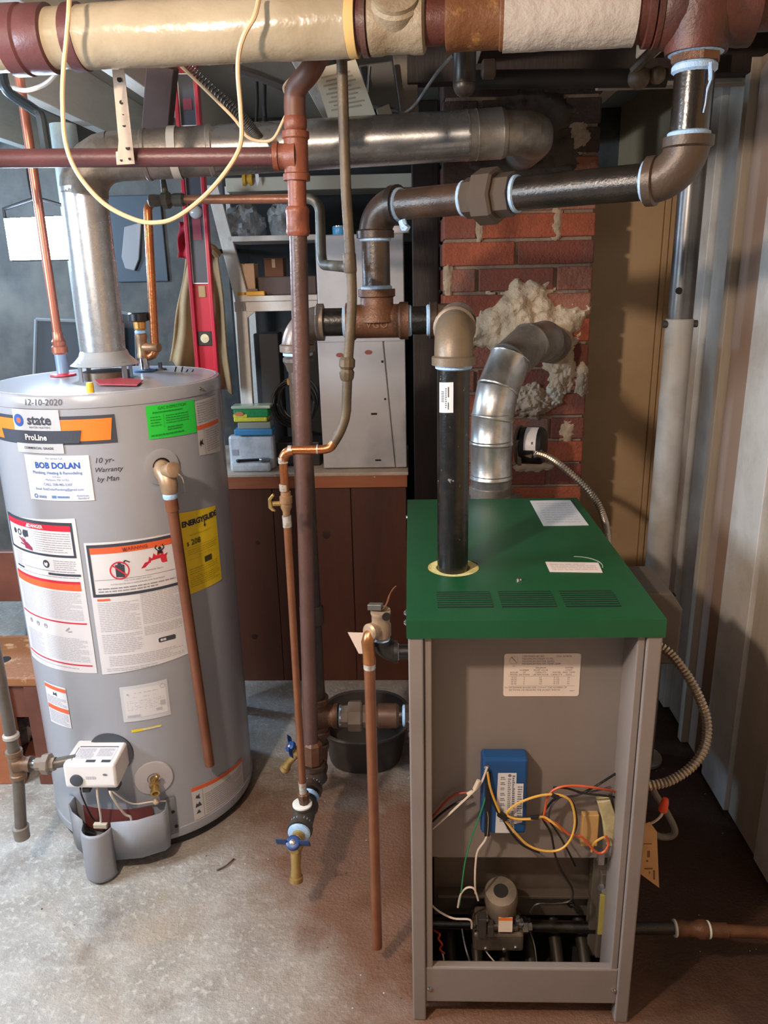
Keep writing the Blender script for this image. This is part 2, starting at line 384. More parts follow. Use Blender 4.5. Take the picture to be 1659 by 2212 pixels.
def concrete():
    m = bpy.data.materials.new('stained_concrete'); m.use_nodes = True; nt = m.node_tree; n = nt.nodes; L = nt.links; b = n['Principled BSDF']
    tc = n.new('ShaderNodeTexCoord'); O = tc.outputs['Object']
    def noise(s, d=6, r=.6):
        t = n.new('ShaderNodeTexNoise'); t.inputs['Scale'].default_value = s; t.inputs['Detail'].default_value = d; t.inputs['Roughness'].default_value = r
        L.new(O, t.inputs['Vector']); return t.outputs[0]
    def rng(x, a, z, lo=0, hi=1):
        r = n.new('ShaderNodeMapRange'); r.inputs[1].default_value = a; r.inputs[2].default_value = z; r.inputs[3].default_value = lo; r.inputs[4].default_value = hi
        L.new(x, r.inputs[0]); return r.outputs[0]
    def mix(f, a, c):
        x = n.new('ShaderNodeMix'); x.data_type = 'RGBA'; L.new(f, x.inputs[0])
        for k, val in ((6, a), (7, c)):
            if isinstance(val, str): x.inputs[k].default_value = hexc(val)
            else: L.new(val, x.inputs[k])
        return x.outputs[2]
    def mth(op, a, c):
        x = n.new('ShaderNodeMath'); x.operation = op
        for k, val in ((0, a), (1, c)):
            if isinstance(val, (int, float)): x.inputs[k].default_value = val
            else: L.new(val, x.inputs[k])
        return x.outputs[0]
    sx = n.new('ShaderNodeSeparateXYZ'); L.new(O, sx.inputs[0])
    base = mix(rng(noise(9), .38, .66), '#a7a39d', '#8f8a83')
    base = mix(rng(noise(55, 4), .52, .66), base, '#b8b4ae')
    base = mix(rng(noise(2.4, 5), .52, .72), base, '#9b8d7c')
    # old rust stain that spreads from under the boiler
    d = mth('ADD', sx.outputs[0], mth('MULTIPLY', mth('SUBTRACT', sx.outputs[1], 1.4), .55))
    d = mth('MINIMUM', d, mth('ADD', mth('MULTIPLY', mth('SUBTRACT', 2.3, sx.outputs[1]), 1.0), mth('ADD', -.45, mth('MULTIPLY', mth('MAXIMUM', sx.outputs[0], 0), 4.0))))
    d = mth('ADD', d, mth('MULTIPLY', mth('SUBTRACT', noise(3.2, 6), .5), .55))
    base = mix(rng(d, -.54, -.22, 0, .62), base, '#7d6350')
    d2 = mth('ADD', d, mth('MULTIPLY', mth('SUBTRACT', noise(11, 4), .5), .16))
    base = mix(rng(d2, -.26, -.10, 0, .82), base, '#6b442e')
    base = mix(rng(d2, .32, .62, 0, .9), base, '#38241b')  # darkest brown tone, towards the right
    base = mix(rng(noise(5.5, 5), .56, .72, 0, .6), base, '#5d4a3e')
    # specks and grit
    vo = n.new('ShaderNodeTexVoronoi'); vo.inputs['Scale'].default_value = 26; L.new(O, vo.inputs['Vector'])
    spk = mth('MULTIPLY', rng(vo.outputs[0], .05, .09, 1, 0), rng(noise(7, 2), .54, .6))
    base = mix(spk, base, '#3f362f')
    vo2 = n.new('ShaderNodeTexVoronoi'); vo2.inputs['Scale'].default_value = 34; L.new(O, vo2.inputs['Vector'])
    spk2 = mth('MULTIPLY', rng(vo2.outputs[0], .04, .07, 1, 0), rng(noise(5, 2), .55, .6))
    base = mix(spk2, base, '#e4e0da')
    L.new(base, b.inputs['Base Color']); L.new(rng(noise(6), .4, .65, .42, .7), b.inputs['Roughness'])
    bp = n.new('ShaderNodeBump'); bp.inputs['Strength'].default_value = .35; bp.inputs['Distance'].default_value = .01
    L.new(mth('ADD', noise(30, 6), noise(110, 3)), bp.inputs['Height']); L.new(bp.outputs[0], b.inputs['Normal'])
    return m

# ------------------------------------------------------------------ the setting
CX_R = .566
WX = .93                # inner face of the right wall
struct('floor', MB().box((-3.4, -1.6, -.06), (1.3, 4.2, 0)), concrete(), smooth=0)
struct('wall_back', MB().box((-3.4, 3.9, 0), (1.3, 4.05, 2.3)), stone_m, smooth=0)
struct('wall_left', MB().box((-3.4, -1.6, 0), (-3.25, 3.9, 2.3)), stone_m, smooth=0)
ceil = struct('ceiling', MB().box((-3.4, -1.6, 2.24), (1.3, 4.05, 2.3)), wood_grey, smooth=0)
joist_m = mat('joist_wood', '#d8cfc2', .7, 0, '#bdb4a8', 5, .4, .7, .2, 40, stretch=(1, .2, 1))
k = 0
for x in (-2.9, -2.45, -2.0, -1.56, -1.13, -.77, -.27, .16, .62, 1.02):
    part('joist', MB().box((x-.025, -1.55, 2.07), (x+.025, 3.9, 2.24)), joist_m, ceil, smooth=0, bevel=.003)
part('header_beam', MB().box((.0, 2.30, 2.03), (.95, 2.36, 2.15)), wood_dark, ceil, smooth=0, bevel=.003)

# right wall: upright boards and studs nailed over a back sheet
wr = struct('wall_right', MB().box((WX+.03, -1.6, 0), (WX+.15, 3.9, 2.3)), tan_board, smooth=0)
def yw(px): return at(px, 850, X=WX).y
board_pink = mat('board_pinkish', '#a18878', .6, 0, '#927a6b', 4, .4, .7, .08, 60, stretch=(1, 1, .2))
boards = [(1484, 1515, .02, white_paint, 'wall_board'),
          (1517, 1566, .0, white_paint, 'wall_board'), (1566, 1576, .03, wood_pale, 'batten'), (1577, 1628, .006, board_pink, 'wall_board'), (1630, 1700, .02, white_paint, 'wall_board'),
          (1702, 1790, .008, wood_pale, 'wall_board'), (1792, 1990, .015, white_paint, 'wall_board')]
for a, b, th, m_, nm in boards:
    part(nm, MB().box((WX-th-.006, yw(b), 0.02), (WX+.04, yw(a), 2.066)), m_, wr, smooth=0, bevel=.002)
PYW = 2.80; PZT = at(1400, 405, Y=PYW).z
we = struct('wall_end', MB().box((.30, PYW+.012, 0), (WX+.03, PYW+.05, PZT)), tan_board, smooth=0)
xe = lambda px: at(px, 850, Y=PYW).x
part('panel_board', MB().box((CX_R, PYW, .01), (xe(1404), PYW+.02, PZT)), tan_board, we, smooth=0, bevel=.002)
part('batten', MB().box((xe(1405), PYW-.008, .01), (xe(1416), PYW+.02, PZT)), tan_board, we, smooth=0, bevel=.002)
part('panel_board', MB().box((xe(1417), PYW, .01), (WX+.0, PYW+.02, PZT)), tan_board, we, smooth=0, bevel=.002)
# ------------------------------------------------------------------ chimney
CY0, CX0, CX1 = 2.5, .103, .560
chim = thing('brick_chimney', 'old red brick chimney with mortar patches behind the green boiler', 'chimney', ((CX0+CX1)/2, CY0+.2, 0))
part('mortar_core', MB().box((CX0+.008, CY0+.010, 0), (CX1-.008, CY0+.42, 2.235)), mortar_m, chim, smooth=0)
cp_, bh = .0775, .0675
rb = random.Random(3); nrow = 28
phase = at(1100, 572, Y=CY0).z
r0 = phase - cp_*math.floor(phase/cp_)
for i in range(-1, nrow):
    z0 = r0 + i*cp_; z1 = min(z0+bh, 2.232)
    if z1 < .02: continue
    z0 = max(z0, 0.0)
    par = (i + int(round((phase-r0)/cp_))) % 2
    cuts = [CX0, CX0+.222, CX1] if par == 0 else [CX0, CX0+.105, CX0+.345, CX1]
    for a, b in zip(cuts[:-1], cuts[1:]):
        a2 = a+(.005 if a > CX0 else 0)+rb.uniform(-.001, .002); b2 = b-(.005 if b < CX1 else 0)+rb.uniform(-.002, .001)
        sooty = z0 > 1.86 or (z0 > 1.74 and a < .42)
        m_ = rb.choice(brick_soot) if sooty else rb.choice(brick_ms)
        y = CY0+rb.uniform(-.003, .003)
        part('brick', MB().box((a2, y, z0+rb.uniform(-.001, .001)), (b2, y+.1, z1+rb.uniform(-.001, .002))), m_, chim, smooth=0, bevel=.004)
    # left flank
    yy = [CY0+.105, CY0+.2, CY0+.42] if par else [CY0+.105, CY0+.31, CY0+.42]
    for a, b in zip(yy[:-1], yy[1:]):
        part('brick', MB().box((CX0+rb.uniform(-.002, .002), a+.005, z0), (CX0+.09, b-.005, z1)), rb.choice(brick_soot if z0 > 1.8 else brick_ms), chim, smooth=0, bevel=.004)

from mathutils import noise as mnoise
def patch(c, ru, rv, depth, seed, n=56, rag=.42):
    """lumpy hand-smeared mortar lying on the chimney face (normal -Y)"""
    c = Vector(c); o = V(seed*3.7, seed*1.3, 0); E = 1.55
    def fn(a, b):
        x = (a*2-1)*E; z = (b*2-1)*E
        q = V(x*ru, 0, z*rv)/math.sqrt(ru*rv)+o
        d = math.hypot(x, z)+rag*mnoise.fractal(q*1.6, .9, 2.1, 4)
        h = depth*(1-d*d)*.8 + depth*.34*mnoise.fractal(q*3.1+V(9, 2, 5), .8, 2.0, 5)*(1 if d < 1 else .3)
        return c+V(x*ru, -max(min(h, depth*1.4), -.012), z*rv)
    mb = MB().grid(n, n, fn); mb.f = [f for f in mb.f if min(mb.v[i].y for i in f) < c.y+.003]
    used = sorted({i for f in mb.f for i in f}); ix = {k: j for j, k in enumerate(used)}; mb.v = [mb.v[k] for k in used]; mb.f = [[ix[i] for i in f] for f in mb.f]
    return mb
mortar_pale = mat('pale_smear', '#a08a72', .85, 0, '#8a7560', 20)
grey_patch = mat('grey_patch', '#a8937d', .85, 0, '#8b7865', 14, .4, .7, .9, 50)
part('mortar_patch', patch(at(1128, 706, Y=CY0), .170, .118, .040, 5, 72), plaster_m, chim, 'rough cream mortar smeared round the flue mouth', smooth=45)
part('mortar_patch', patch(at(1212, 775, Y=CY0), .048, .095, .022, 7), plaster_m, chim, smooth=45)
part('mortar_patch', patch(at(1150, 868, Y=CY0), .070, .055, .032, 11), grey_patch, chim, smooth=45)
part('mortar_patch', patch(at(1196, 852, Y=CY0), .030, .045, .022, 21, 30), mat('pale_patch', '#b0a598', .85, 0, '#958878', 14), chim, smooth=45)
part('mortar_patch', patch(at(1256, 820, Y=CY0), .016, .055, .007, 13, 34), grey_patch, chim, smooth=45)
part('mortar_patch', patch(at(1250, 296, Y=CY0), .030, .034, .008, 15, 30), grey_patch, chim, smooth=45)
for px_, py_, a_, b_, sd_ in ((1038, 488, .012, .035, 41), (1205, 480, .016, .038, 42), (968, 600, .012, .045, 43), (1150, 1010, .05, .012, 44), (1225, 930, .022, .03, 45)):
    part('mortar_smear', patch(at(px_, py_, Y=CY0), a_, b_, .006, sd_, 26), mortar_pale, chim, smooth=45)
part('mortar_patch', patch(at(1130, 352, Y=CY0), .15, .06, .022, 18, 40), soot_mortar, chim, smooth=45)
part('mortar_patch', patch(at(1150, 290, Y=CY0), .13, .12, .030, 31, 40), soot_mortar, chim, smooth=45)

# ------------------------------------------------------------------ boiler
BX0, BX1, BY0, BY1, BZ, LZ = -.010, .450, 1.286, 2.065, .949, .914
boiler = thing('boiler', 'grey gas boiler with dark green top, front panel removed showing wires', 'boiler', ((BX0+BX1)/2, (BY0+BY1)/2, 0))
HX, HY, HR = .086, 1.551, .055
def lid_mesh():
    mb = MB(); n = 48; e = .003
    x0, x1, y0, y1 = BX0-e, BX1+e, BY0-e, BY1+e
    angs = sorted(set([2*PI*i/n for i in range(n)] + [math.atan2(y-HY, x-HX) % (2*PI) for x in (x0, x1) for y in (y0, y1)]))
    out = []; inn = []
    for t in angs:
        c, s_ = math.cos(t), math.sin(t); k = 1e9
        if c > 1e-9: k = min(k, (x1-HX)/c)
        if c < -1e-9: k = min(k, (x0-HX)/c)
        if s_ > 1e-9: k = min(k, (y1-HY)/s_)
        if s_ < -1e-9: k = min(k, (y0-HY)/s_)
        out.append((HX+c*k, HY+s_*k)); inn.append((HX+c*HR, HY+s_*HR))
    m = len(angs); vs = [V(x, y, BZ) for x, y in inn]+[V(x, y, BZ) for x, y in out]+[V(x, y, LZ) for x, y in out]+[V(x, y, BZ-.012) for x, y in inn]+[V(x, y, BZ-.012) for x, y in out]
    fs = []
    for i in range(m):
        j = (i+1) % m
        fs += [(i, m+i, m+j, j), (m+i, 2*m+i, 2*m+j, m+j), (3*m+i, i, j, 3*m+j), (3*m+j, 4*m+j, 4*m+i, 3*m+i)]
    return mb.add(vs, fs)
lid = part('top_panel', lid_mesh(), green_lid, boiler, 'dark green top panel', smooth=25)
part('hole_insulation', MB().ring((HX, HY, BZ-.05), (0, 0, 1), .036, HR-.0005, .0485, 36), mat('yellow_fibre', '#d9cf8f', .9, 0, '#c6ba74', 40, bump=.4), lid)
for gx0, gx1, ox in ((.046, .150, 0), (.166, .268, .003), (.285, .387, .003)):
    mb = MB()
    for i in range(8):
        y = 1.340+i*.0102; mb.box((gx0, y, BZ-.004), (gx1, y+.0042, BZ+.0007))
    part('vent_grille', mb, mat('slot_dark', '#06120b', .7), lid, smooth=0)
    mb = MB()
    for i in range(7):
        y = 1.3444+i*.0102; mb.grid(2, 3, lambda a, b: V(gx0+(gx1-gx0)*a, y+.0056*b, BZ+.0006+(.0006 if abs(b-.5) < .1 else 0)))
    part('louvre', mb, green_lid, lid, smooth=0)
def quad_plate(pts, z0, z1): return MB().prism([V(p[0], p[1], z0) for p in pts], (0, 0, z1-z0))
part('sticker', quad_plate([(.322, 1.822), (.432, 1.824), (.430, 2.041), (.321, 2.041)], BZ+.0002, BZ+.0012), mat('sticker_grey', '#d5d3d3', .5), lid, 'large pale sticker at the back', smooth=0)
st = part('sticker', quad_plate([(.285, 1.517), (.392, 1.510), (.396, 1.566), (.285, 1.574)], BZ+.0002, BZ+.0012), mat('sticker_pink', '#e6d5cc', .5), lid, 'small pinkish sticker', smooth=0)
dc = Decal(lambda u, v, off: V(u, v, BZ+.0012+off)); mb = MB(); dc.fine(mb, .292, .386, 1.522, 1.562, 4, .0002, random.Random(1)); part('fine_print', mb, mat('ink_faint', '#c9b9b0', .6), st, smooth=0)
mb = MB(); dc.fine(mb, .335, .42, 1.84, 2.02, 9, .0002, random.Random(2), .3); part('fine_print', mb, mat('ink_faint2', '#bdbbbd', .6), lid, smooth=0)
part('knockout_edge', MB().tube([V(.352+.05*math.cos(t), 1.556+.05*math.sin(t), BZ+.0004) for t in [(-.35+i*.12) for i in range(17)]], .0011, 6), mat('knock', '#8fa08c', .5), lid)
part('screw', MB().lathe((.215, 1.472, BZ), (0, 0, 1), [(.006, 0), (.006, .002), (.004, .0045), (.001, .005)], 12), chrome, lid)
for y, z in ((1.96, .932), (1.35, .935), (1.33, .924)):
    part('screw', MB().lathe((BX0-.003, y, z), (-1, 0, 0), [(.006, 0), (.006, .002), (.003, .005)], 10), chrome, lid)

# jacket
part('side_panel', MB().box((BX0, BY0+.035, .02), (BX0+.012, BY1, LZ)), grey_jacket, boiler, smooth=0, bevel=.002)
part('side_panel', MB().box((BX1-.012, BY0+.035, .02), (BX1, BY1, LZ)), grey_jacket, boiler, smooth=0, bevel=.002)
part('rear_panel', MB().box((BX0, BY1-.012, .02), (BX1, BY1, LZ)), grey_jacket, boiler, smooth=0)
for sx in (0, 1):
    X = (lambda a: BX0+a) if sx == 0 else (lambda a: BX1-a)
    mb = MB(); mb.box((X(0), BY0, 0), (X(.028), BY0+.03, LZ)); o = part('corner_post', mb, grey_jacket, boiler, smooth=0, bevel=.003)
    part('inner_flange', MB().box((X(.029), BY0+.006, .06), (X(.043), BY0+.09, LZ)), grey_jacket, o, smooth=0, bevel=.002)
rail = part('bottom_rail', MB().box((BX0+.026, BY0+.004, .047), (BX1-.026, BY0+.024, .142)), grey_jacket, boiler, smooth=0, bevel=.004)
for x in (.026, .416): part('screw', MB().lathe((x, BY0+.004, .085), (0, -1, 0), [(.006, 0), (.006, .002), (.003, .004)], 10), chrome, rail)
for y in (1.33, 1.4, 1.5, 1.7, 1.9):
    part('screw', MB().lathe((BX0, y, .55+.11*((y*7) % 1)), (-1, 0, 0), [(.005, 0), (.005, .002), (.002, .004)], 8), chrome, boiler)

PY = 1.376
panel = part('inner_panel', MB().box((BX0+.012, PY, .352), (BX1-.012, PY+.012, LZ)), grey_jacket, boiler, smooth=0)
# rating plate
dpl = Decal(lambda u, v, off: V(u, PY-.0012-off, v))
def rrect(u0, u1, v0, v1, r, k=4):
    out = []
    for cx, cy, a in ((u1-r, v1-r, 0), (u0+r, v1-r, PI/2), (u0+r, v0+r, PI), (u1-r, v0+r, 1.5*PI)):
        out += [(cx+r*math.cos(a+PI/2*i/k), cy+r*math.sin(a+PI/2*i/k)) for i in range(k+1)]
    return out
mb = MB().prism([V(u, PY-.0012, v) for u, v in rrect(.177, .326, .741, .835, .005)], (0, .0012, 0))
plate = part('rating_plate', mb, label_paper, boiler, 'printed rating plate', smooth=0)
mb = MB(); tx = lambda s_, u, v, z, **k: dpl.text(mb, s_, u, v, z, .0003, align='LEFT', **k)
tx('CERTIFIED BY EIC', .212, .829, .0056); tx('MAXIMUM STEAM 15 PSI', .212, .8235, .0056); tx('MAXIMUM WATER 50 PSI', .212, .818, .0056); tx('MAXIMUM WATER TEMP. 250F', .212, .8125, .0056)
tx('CSA 1234/56', .278, .829, .0056)
for u, rows in ((.197, ('BOILER', 'MODEL')), (.217, ('NUMBER', 'OF', 'SECTIONS')), (.249, ('MINIMUM', 'RELIEF VALVE', 'CAPACITY', 'LBS PER HOUR')), (.280, ('WATER', 'CAPACITY')), (.304, ('WATER', 'CONT.', 'MAX. TEMP', 'GALS'))):
    for i, t in enumerate(rows[::-1]): dpl.text(mb, t, u, .789+i*.0049, .0047, .0003)
for u, vals in ((.197, ('03 03', '04 04', '05 05', '06 06')), (.217, ('3', '4', '5', '6')), (.249, ('62', '100', '130', '162')), (.280, ('9 1/2', '11 1/2', '13 1/2', '15 1/2')), (.304, ('24', '31', '37', '43'))):
    for i, t in enumerate(vals): dpl.text(mb, t, u, .7825-i*.0045, .0046, .0003)
dpl.rect(mb, .186, .317, .7858, .7862, .0003, 1); dpl.rect(mb, .186, .317, .7642, .7646, .0003, 1)
dpl.text(mb, 'TO DETERMINE BOILER SIZE, COUNT THE NUMBER OF', .24, .7605, .0050, .0003); dpl.text(mb, 'SECTIONS OR MEASURE THE JACKET WIDTH', .238, .755, .0050, .0003); dpl.text(mb, '450017', .312, .753, .0034, .0003)
dpl.disc(mb, .196, .8205, .0085, .0003, 24, .0081); dpl.line(mb, (.191, .828), (.1975, .8205), .0012, .0003); dpl.line(mb, (.1965, .822), (.2015, .815), .0009, .0003)
dpl.text(mb, 'UL', .196, .808, .004, .0003)
part('plate_print', mb, mat('ink_warmgrey', '#7d6f6a', .6), plate, smooth=0)

# ignition module
mod = part('ignition_module', MB().box((.134, PY-.038, .443), (.226, PY, .622)), blue_module, boiler, 'blue ignition control module', smooth=0, bevel=.006)
dm = Decal(lambda u, v, off: V(u, PY-.0384-off, v))
mb = MB(); dm.poly(mb, [(.166, .590), (.203, .590), (.203, .565), (.2175, .565), (.2175, .472), (.201, .468), (.203, .446), (.163, .446)], .0004)
ml = part('module_label', mb, label_white, mod, smooth=0)
mb = MB(); rr_ = random.Random(4)
for i in range(9): dm.rect(mb, .1715, .1795, .5785-i*.0125, .5805-i*.0125, .0008, 1); dm.fine(mb, .1715, .1815, .574-i*.0125, .577-i*.0125, 1, .0008, rr_, .6, wl=.004)
dm.fine(mb, .186, .1925, .455, .578, 26, .0008, rr_, .5, wl=.006); dm.fine(mb, .195, .2005, .505, .585, 16, .0008, rr_, .7, wl=.006); dm.fine(mb, .195, .2005, .455, .500, 10, .0008, rr_, .5, wl=.006)
dm.fine(mb, .206, .2155, .48, .56, 14, .0008, rr_, .45, wl=.008); dm.disc(mb, .1895, .584, .0035, .0008, 14)
part('label_print', mb, mat('ink_mid', '#6f7078', .6), ml, smooth=0)
part('screw', MB().lathe((.143, PY-.038, .604), (0, -1, 0), [(.005, 0), (.005, .002), (.002, .003)], 10), chrome, mod)
part('terminal_block', MB().box((.141, PY-.043, .44), (.152, PY-.038, .592)), black_plastic, mod, smooth=0, bevel=.001)

# burner bay
part('burner_shield', MB().box((.040, 1.44, .135), (.405, 1.448, .312)).box((.040, 1.425, .309), (.405, 1.448, .314)), dark_sheet, boiler, smooth=0, bevel=.001)
part('shield_highlight', MB().box((.048, 1.4225, .3105), (.395, 1.4265, .3155)), mat('edge_highlight', '#b5a796', .4, .3), boiler, smooth=0)  # lighter strip paints the highlight along the shield's top lip
part('shield_lip', MB().box((.048, 1.415, .205), (.395, 1.44, .212)), dark_sheet, boiler, smooth=0, bevel=.001)
part('bay_floor', MB().box((BX0+.02, 1.34, .03), (BX1-.02, 2.04, .036)), soot_black, boiler, smooth=0)
part('bay_wall', MB().box((BX0+.014, 1.47, .036), (BX1-.014, 1.48, .352)), soot_black, boiler, smooth=0)
part('side_bracket', MB().box((.385, 1.40, .06), (.425, 1.43, .40)).box((.400, 1.385, .07), (.424, 1.40, .30)), mat('bracket_zinc', '#6f665c', .45, .4), boiler, smooth=0, bevel=.002)
for i in range(6):
    x = .075+i*.060
    part('burner_tube', MB().cyl((x, 1.352, .060), (x, 1.468, .112), .013, .016, 14), mat('burner_steel', '#3b352f', .4, .6), boiler)
man = part('gas_manifold', MB().cyl((.03, 1.412, .138), (.43, 1.412, .128), .0135), black_iron, boiler)
# gas valve with round regulator tower
gv = part('gas_valve', MB().box((.123, 1.345, .128), (.232, 1.418, .176)).box((.128, 1.35, .176), (.222, 1.41, .192)), mat('cast_alu', '#85796c', .38, .7, '#6d6258', 20, bump=.2), boiler, 'grey cast gas valve', smooth=0, bevel=.006)
part('regulator_tower', MB().lathe((.187, 1.392, .185), (-.06, -.34, 1), [(.033, 0), (.033, .058), (.036, .062), (.036, .090), (.033, .097), (.0160, .099), (.0150, .085), (.001, .085)], 28), mat('tower_alu', '#96897a', .42, .5, '#7d7266', 12), gv)
part('tower_bore', MB().lathe(V(.187, 1.392, .185)+V(-.06, -.34, 1).normalized()*.0955, (-.06, -.34, 1), [(.0155, 0), (.0155, .0025)], 20), soot_black, gv)
mb = MB().box((.176, 1.3435, .184), (.206, 1.3455, .222)); vl = part('valve_label', mb, label_paper, gv, smooth=0)
part('label_stripe', MB().box((.176, 1.3428, .2155), (.206, 1.3437, .222)), label_orange, vl, smooth=0)
for x, z in ((.150, .205), (.158, .19), (.218, .205), (.226, .196)):
    part('terminal', MB().lathe((x, 1.36, z-.01), (0, -.3, 1), [(.007, 0), (.007, .012), (.004, .016), (.004, .022)], 10), galv, gv)
part('connector_block', MB().box((.132, 1.338, .170), (.150, 1.362, .222)).box((.152, 1.336, .176), (.166, 1.358, .205)), dark_plastic, gv, smooth=0, bevel=.002)
part('valve_nut', MB().lathe((.232, 1.40, .145), (1, .1, 0), [(.019, 0), (.019, .014), (.015, .016), (.015, .024)], 6), galv, gv)
for k, (x, z) in enumerate(((.215, .132), (.19, .126), (.15, .128))):
    part('valve_screw', MB().lathe((x, 1.345, z+.008), (0, -1, 0), [(.005, 0), (.004, .004)], 8), galv, gv)
# transformer and relay at the right
tr = part('transformer', MB().box((.346, 1.362, .392), (.380, 1.40, .470)), mat('transformer_paper', '#c39a62', .6), boiler, 'tan wrapped transformer', smooth=0, bevel=.002)
part('transformer_core', MB().box((.366, 1.38, .40), (.414, 1.43, .475)), black_plastic, tr, smooth=0, bevel=.003)
part('terminal_strip', MB().prism([V(.370, 1.348, .512), V(.396, 1.348, .518), V(.416, 1.348, .460), V(.414, 1.348, .400), V(.394, 1.348, .408), V(.386, 1.348, .46)], (0, .02, 0)), mat('cream_strip', '#c4b78c', .5, 0, '#a89a70', 30), tr, smooth=0, bevel=.002)
part('terminal_stub', MB().box((.380, 1.345, .36), (.392, 1.36, .388)), zinc, tr, smooth=0)
part('warning_tab', MB().box((.398, 1.372, .150), (.410, 1.378, .255)), mat('tab_yellow', '#a5954a', .6), boiler, smooth=0)
part('gas_orifice', MB().lathe((.345, 1.425, .19), (0, -1, 0), [(.009, 0), (.009, .01), (.005, .016)], 6), chrome, boiler)
part('gas_orifice', MB().lathe((.405, 1.388, .262), (0, -1, .3), [(.011, 0), (.011, .008), (.006, .016)], 8), zinc, boiler)

def wires(name, pts, r, m, parent, Y=1.335, n=6, label=None):
    P = [at(p[0], p[1], Y=(p[2] if len(p) > 2 else Y)) for p in pts]
    return part(name, MB().tube(crom(P, n), r*.85, 6), m, parent, label)
bw = boiler
wires('white_wire', [(1052, 1658, 1.328), (1040, 1690), (1020, 1712), (985, 1745), (960, 1768), (935, 1790, 1.345)], .0028, cable_white, bw)
wires('white_wire', [(1052, 1752, 1.335), (1054, 1770), (1050, 1810), (1032, 1838), (1027, 1870), (1026, 1905), (1027, 1930, 1.35)], .0026, cable_white, bw)
wires('white_wire', [(1033, 1945, 1.345), (1024, 1920, 1.34), (1008, 1918, 1.34), (995, 1932, 1.34), (989, 1960, 1.345)], .0026, cable_white, bw)
wires('white_wire', [(932, 1955, 1.35), (950, 1970), (980, 1984), (1015, 1987), (1019, 2005, 1.345)], .0026, cable_white, bw)
wires('white_wire', [(1042, 2040, 1.36), (1055, 2062, 1.35), (1076, 2086, 1.345)], .0019, cable_white, bw)
wires('green_wire', [(1053, 1668, 1.328), (1054, 1700), (1042, 1745), (1022, 1800), (1006, 1855), (998, 1910), (993, 1955, 1.35)], .0019, cable_green, bw)
wires('yellow_wire', [(1053, 1668, 1.328), (1060, 1705), (1075, 1745), (1086, 1765), (1110, 1795), (1140, 1825), (1175, 1838), (1210, 1835), (1233, 1812), (1242, 1775), (1236, 1738), (1222, 1722), (1195, 1716), (1160, 1720), (1120, 1735), (1097, 1752), (1095, 1762)], .0030, cable_yellow, bw, 1.328)
wires('yellow_wire', [(1095, 1762, 1.325), (1115, 1769), (1150, 1769), (1175, 1765, 1.33), (1200, 1782), (1215, 1795, 1.34)], .0030, cable_yellow, bw, 1.325)
wires('black_wire', [(1056, 1690, 1.330), (1066, 1735), (1080, 1760), (1100, 1766), (1140, 1766), (1165, 1762)], .0030, cable_black, bw, 1.331)
wires('black_wire', [(1085, 1766, 1.333), (1105, 1800), (1130, 1826), (1165, 1842)], .0028, cable_black, bw, 1.332)
wires('black_wire', [(1222, 1722, 1.331), (1238, 1735), (1246, 1775), (1240, 1800)], .0026, cable_black, bw, 1.331)
part('tape_wrap', MB().tube([at(1078, 1757, Y=1.326), at(1094, 1768, Y=1.326)], .007, 8), black_plastic, bw)
part('tape_wrap', MB().tube([at(1146, 1766, Y=1.326), at(1163, 1765, Y=1.326)], .0045, 8), black_plastic, bw)
part('tape_wrap', MB().tube([at(1192, 1717, Y=1.326), at(1206, 1722, Y=1.326)], .0045, 8), black_plastic, bw)
wires('orange_wire', [(1330, 1710, 1.36), (1290, 1702), (1240, 1697), (1205, 1702), (1185, 1718), (1178, 1745), (1176, 1770), (1200, 1778), (1230, 1803), (1255, 1807), (1275, 1828), (1290, 1842), (1305, 1840), (1315, 1822), (1308, 1805)], .0030, cable_orange, bw, 1.335)
wires('red_wire', [(1010, 1712, 1.362), (985, 1716), (965, 1730), (945, 1752), (934, 1765)], .0028, cable_red, bw, 1.362)
wires('red_wire', [(938, 2010, 1.36), (950, 2018), (947, 2028), (955, 2040), (950, 2050), (960, 2060)], .0028, cable_red, bw, 1.345)
wires('black_wire', [(1012, 1724, 1.358), (980, 1738), (950, 1760), (934, 1775)], .0028, cable_black, bw, 1.355)
wires('black_wire', [(1335, 1668, 1.37), (1300, 1690), (1280, 1702), (1245, 1718), (1205, 1722), (1185, 1740), (1172, 1765), (1190, 1800), (1200, 1850), (1215, 1885), (1236, 1920), (1232, 1945), (1200, 1952), (1160, 1953), (1145, 1972)], .0028, cable_black, bw, 1.345)
wires('black_wire', [(1330, 1722, 1.36), (1300, 1718), (1260, 1713), (1225, 1703), (1195, 1701)], .0026, cable_black, bw, 1.34)
wires('black_wire', [(1180, 1765, 1.34), (1205, 1800), (1228, 1840), (1242, 1870, 1.42)], .0026, cable_black, bw, 1.345)
wires('purple_wire', [(1320, 1700, 1.36), (1270, 1712), (1215, 1720), (1190, 1745), (1185, 1775)], .0024, mat('cable_plum', '#5a4a5c', .5), bw, 1.345)
wires('yellow_wire', [(1278, 1840, 1.345), (1283, 1822), (1300, 1810), (1312, 1808)], .0028, cable_yellow, bw, 1.34)
part('wire_sleeve', MB().tube([at(1025, 1705, Y=1.33), at(1034, 1686, Y=1.33)], .0045, 8).tube([at(1010, 1716, Y=1.34), at(1022, 1710, Y=1.34)], .0045, 8), cable_white, bw)
# ignition leads dropping to the burners
wires('pilot_tube', [(998, 2006, 1.40), (1004, 2040, 1.38), (1014, 2075, 1.36), (1019, 2092, 1.36)], .003, galv, bw)
wires('pilot_tube', [(1145, 2012, 1.40), (1155, 2045, 1.37), (1160, 2085, 1.355)], .0016, cable_grey, bw)
wires('red_wire', [(955, 2055, 1.36), (958, 2070, 1.35), (960, 2085, 1.35)], .0024, cable_white, bw)
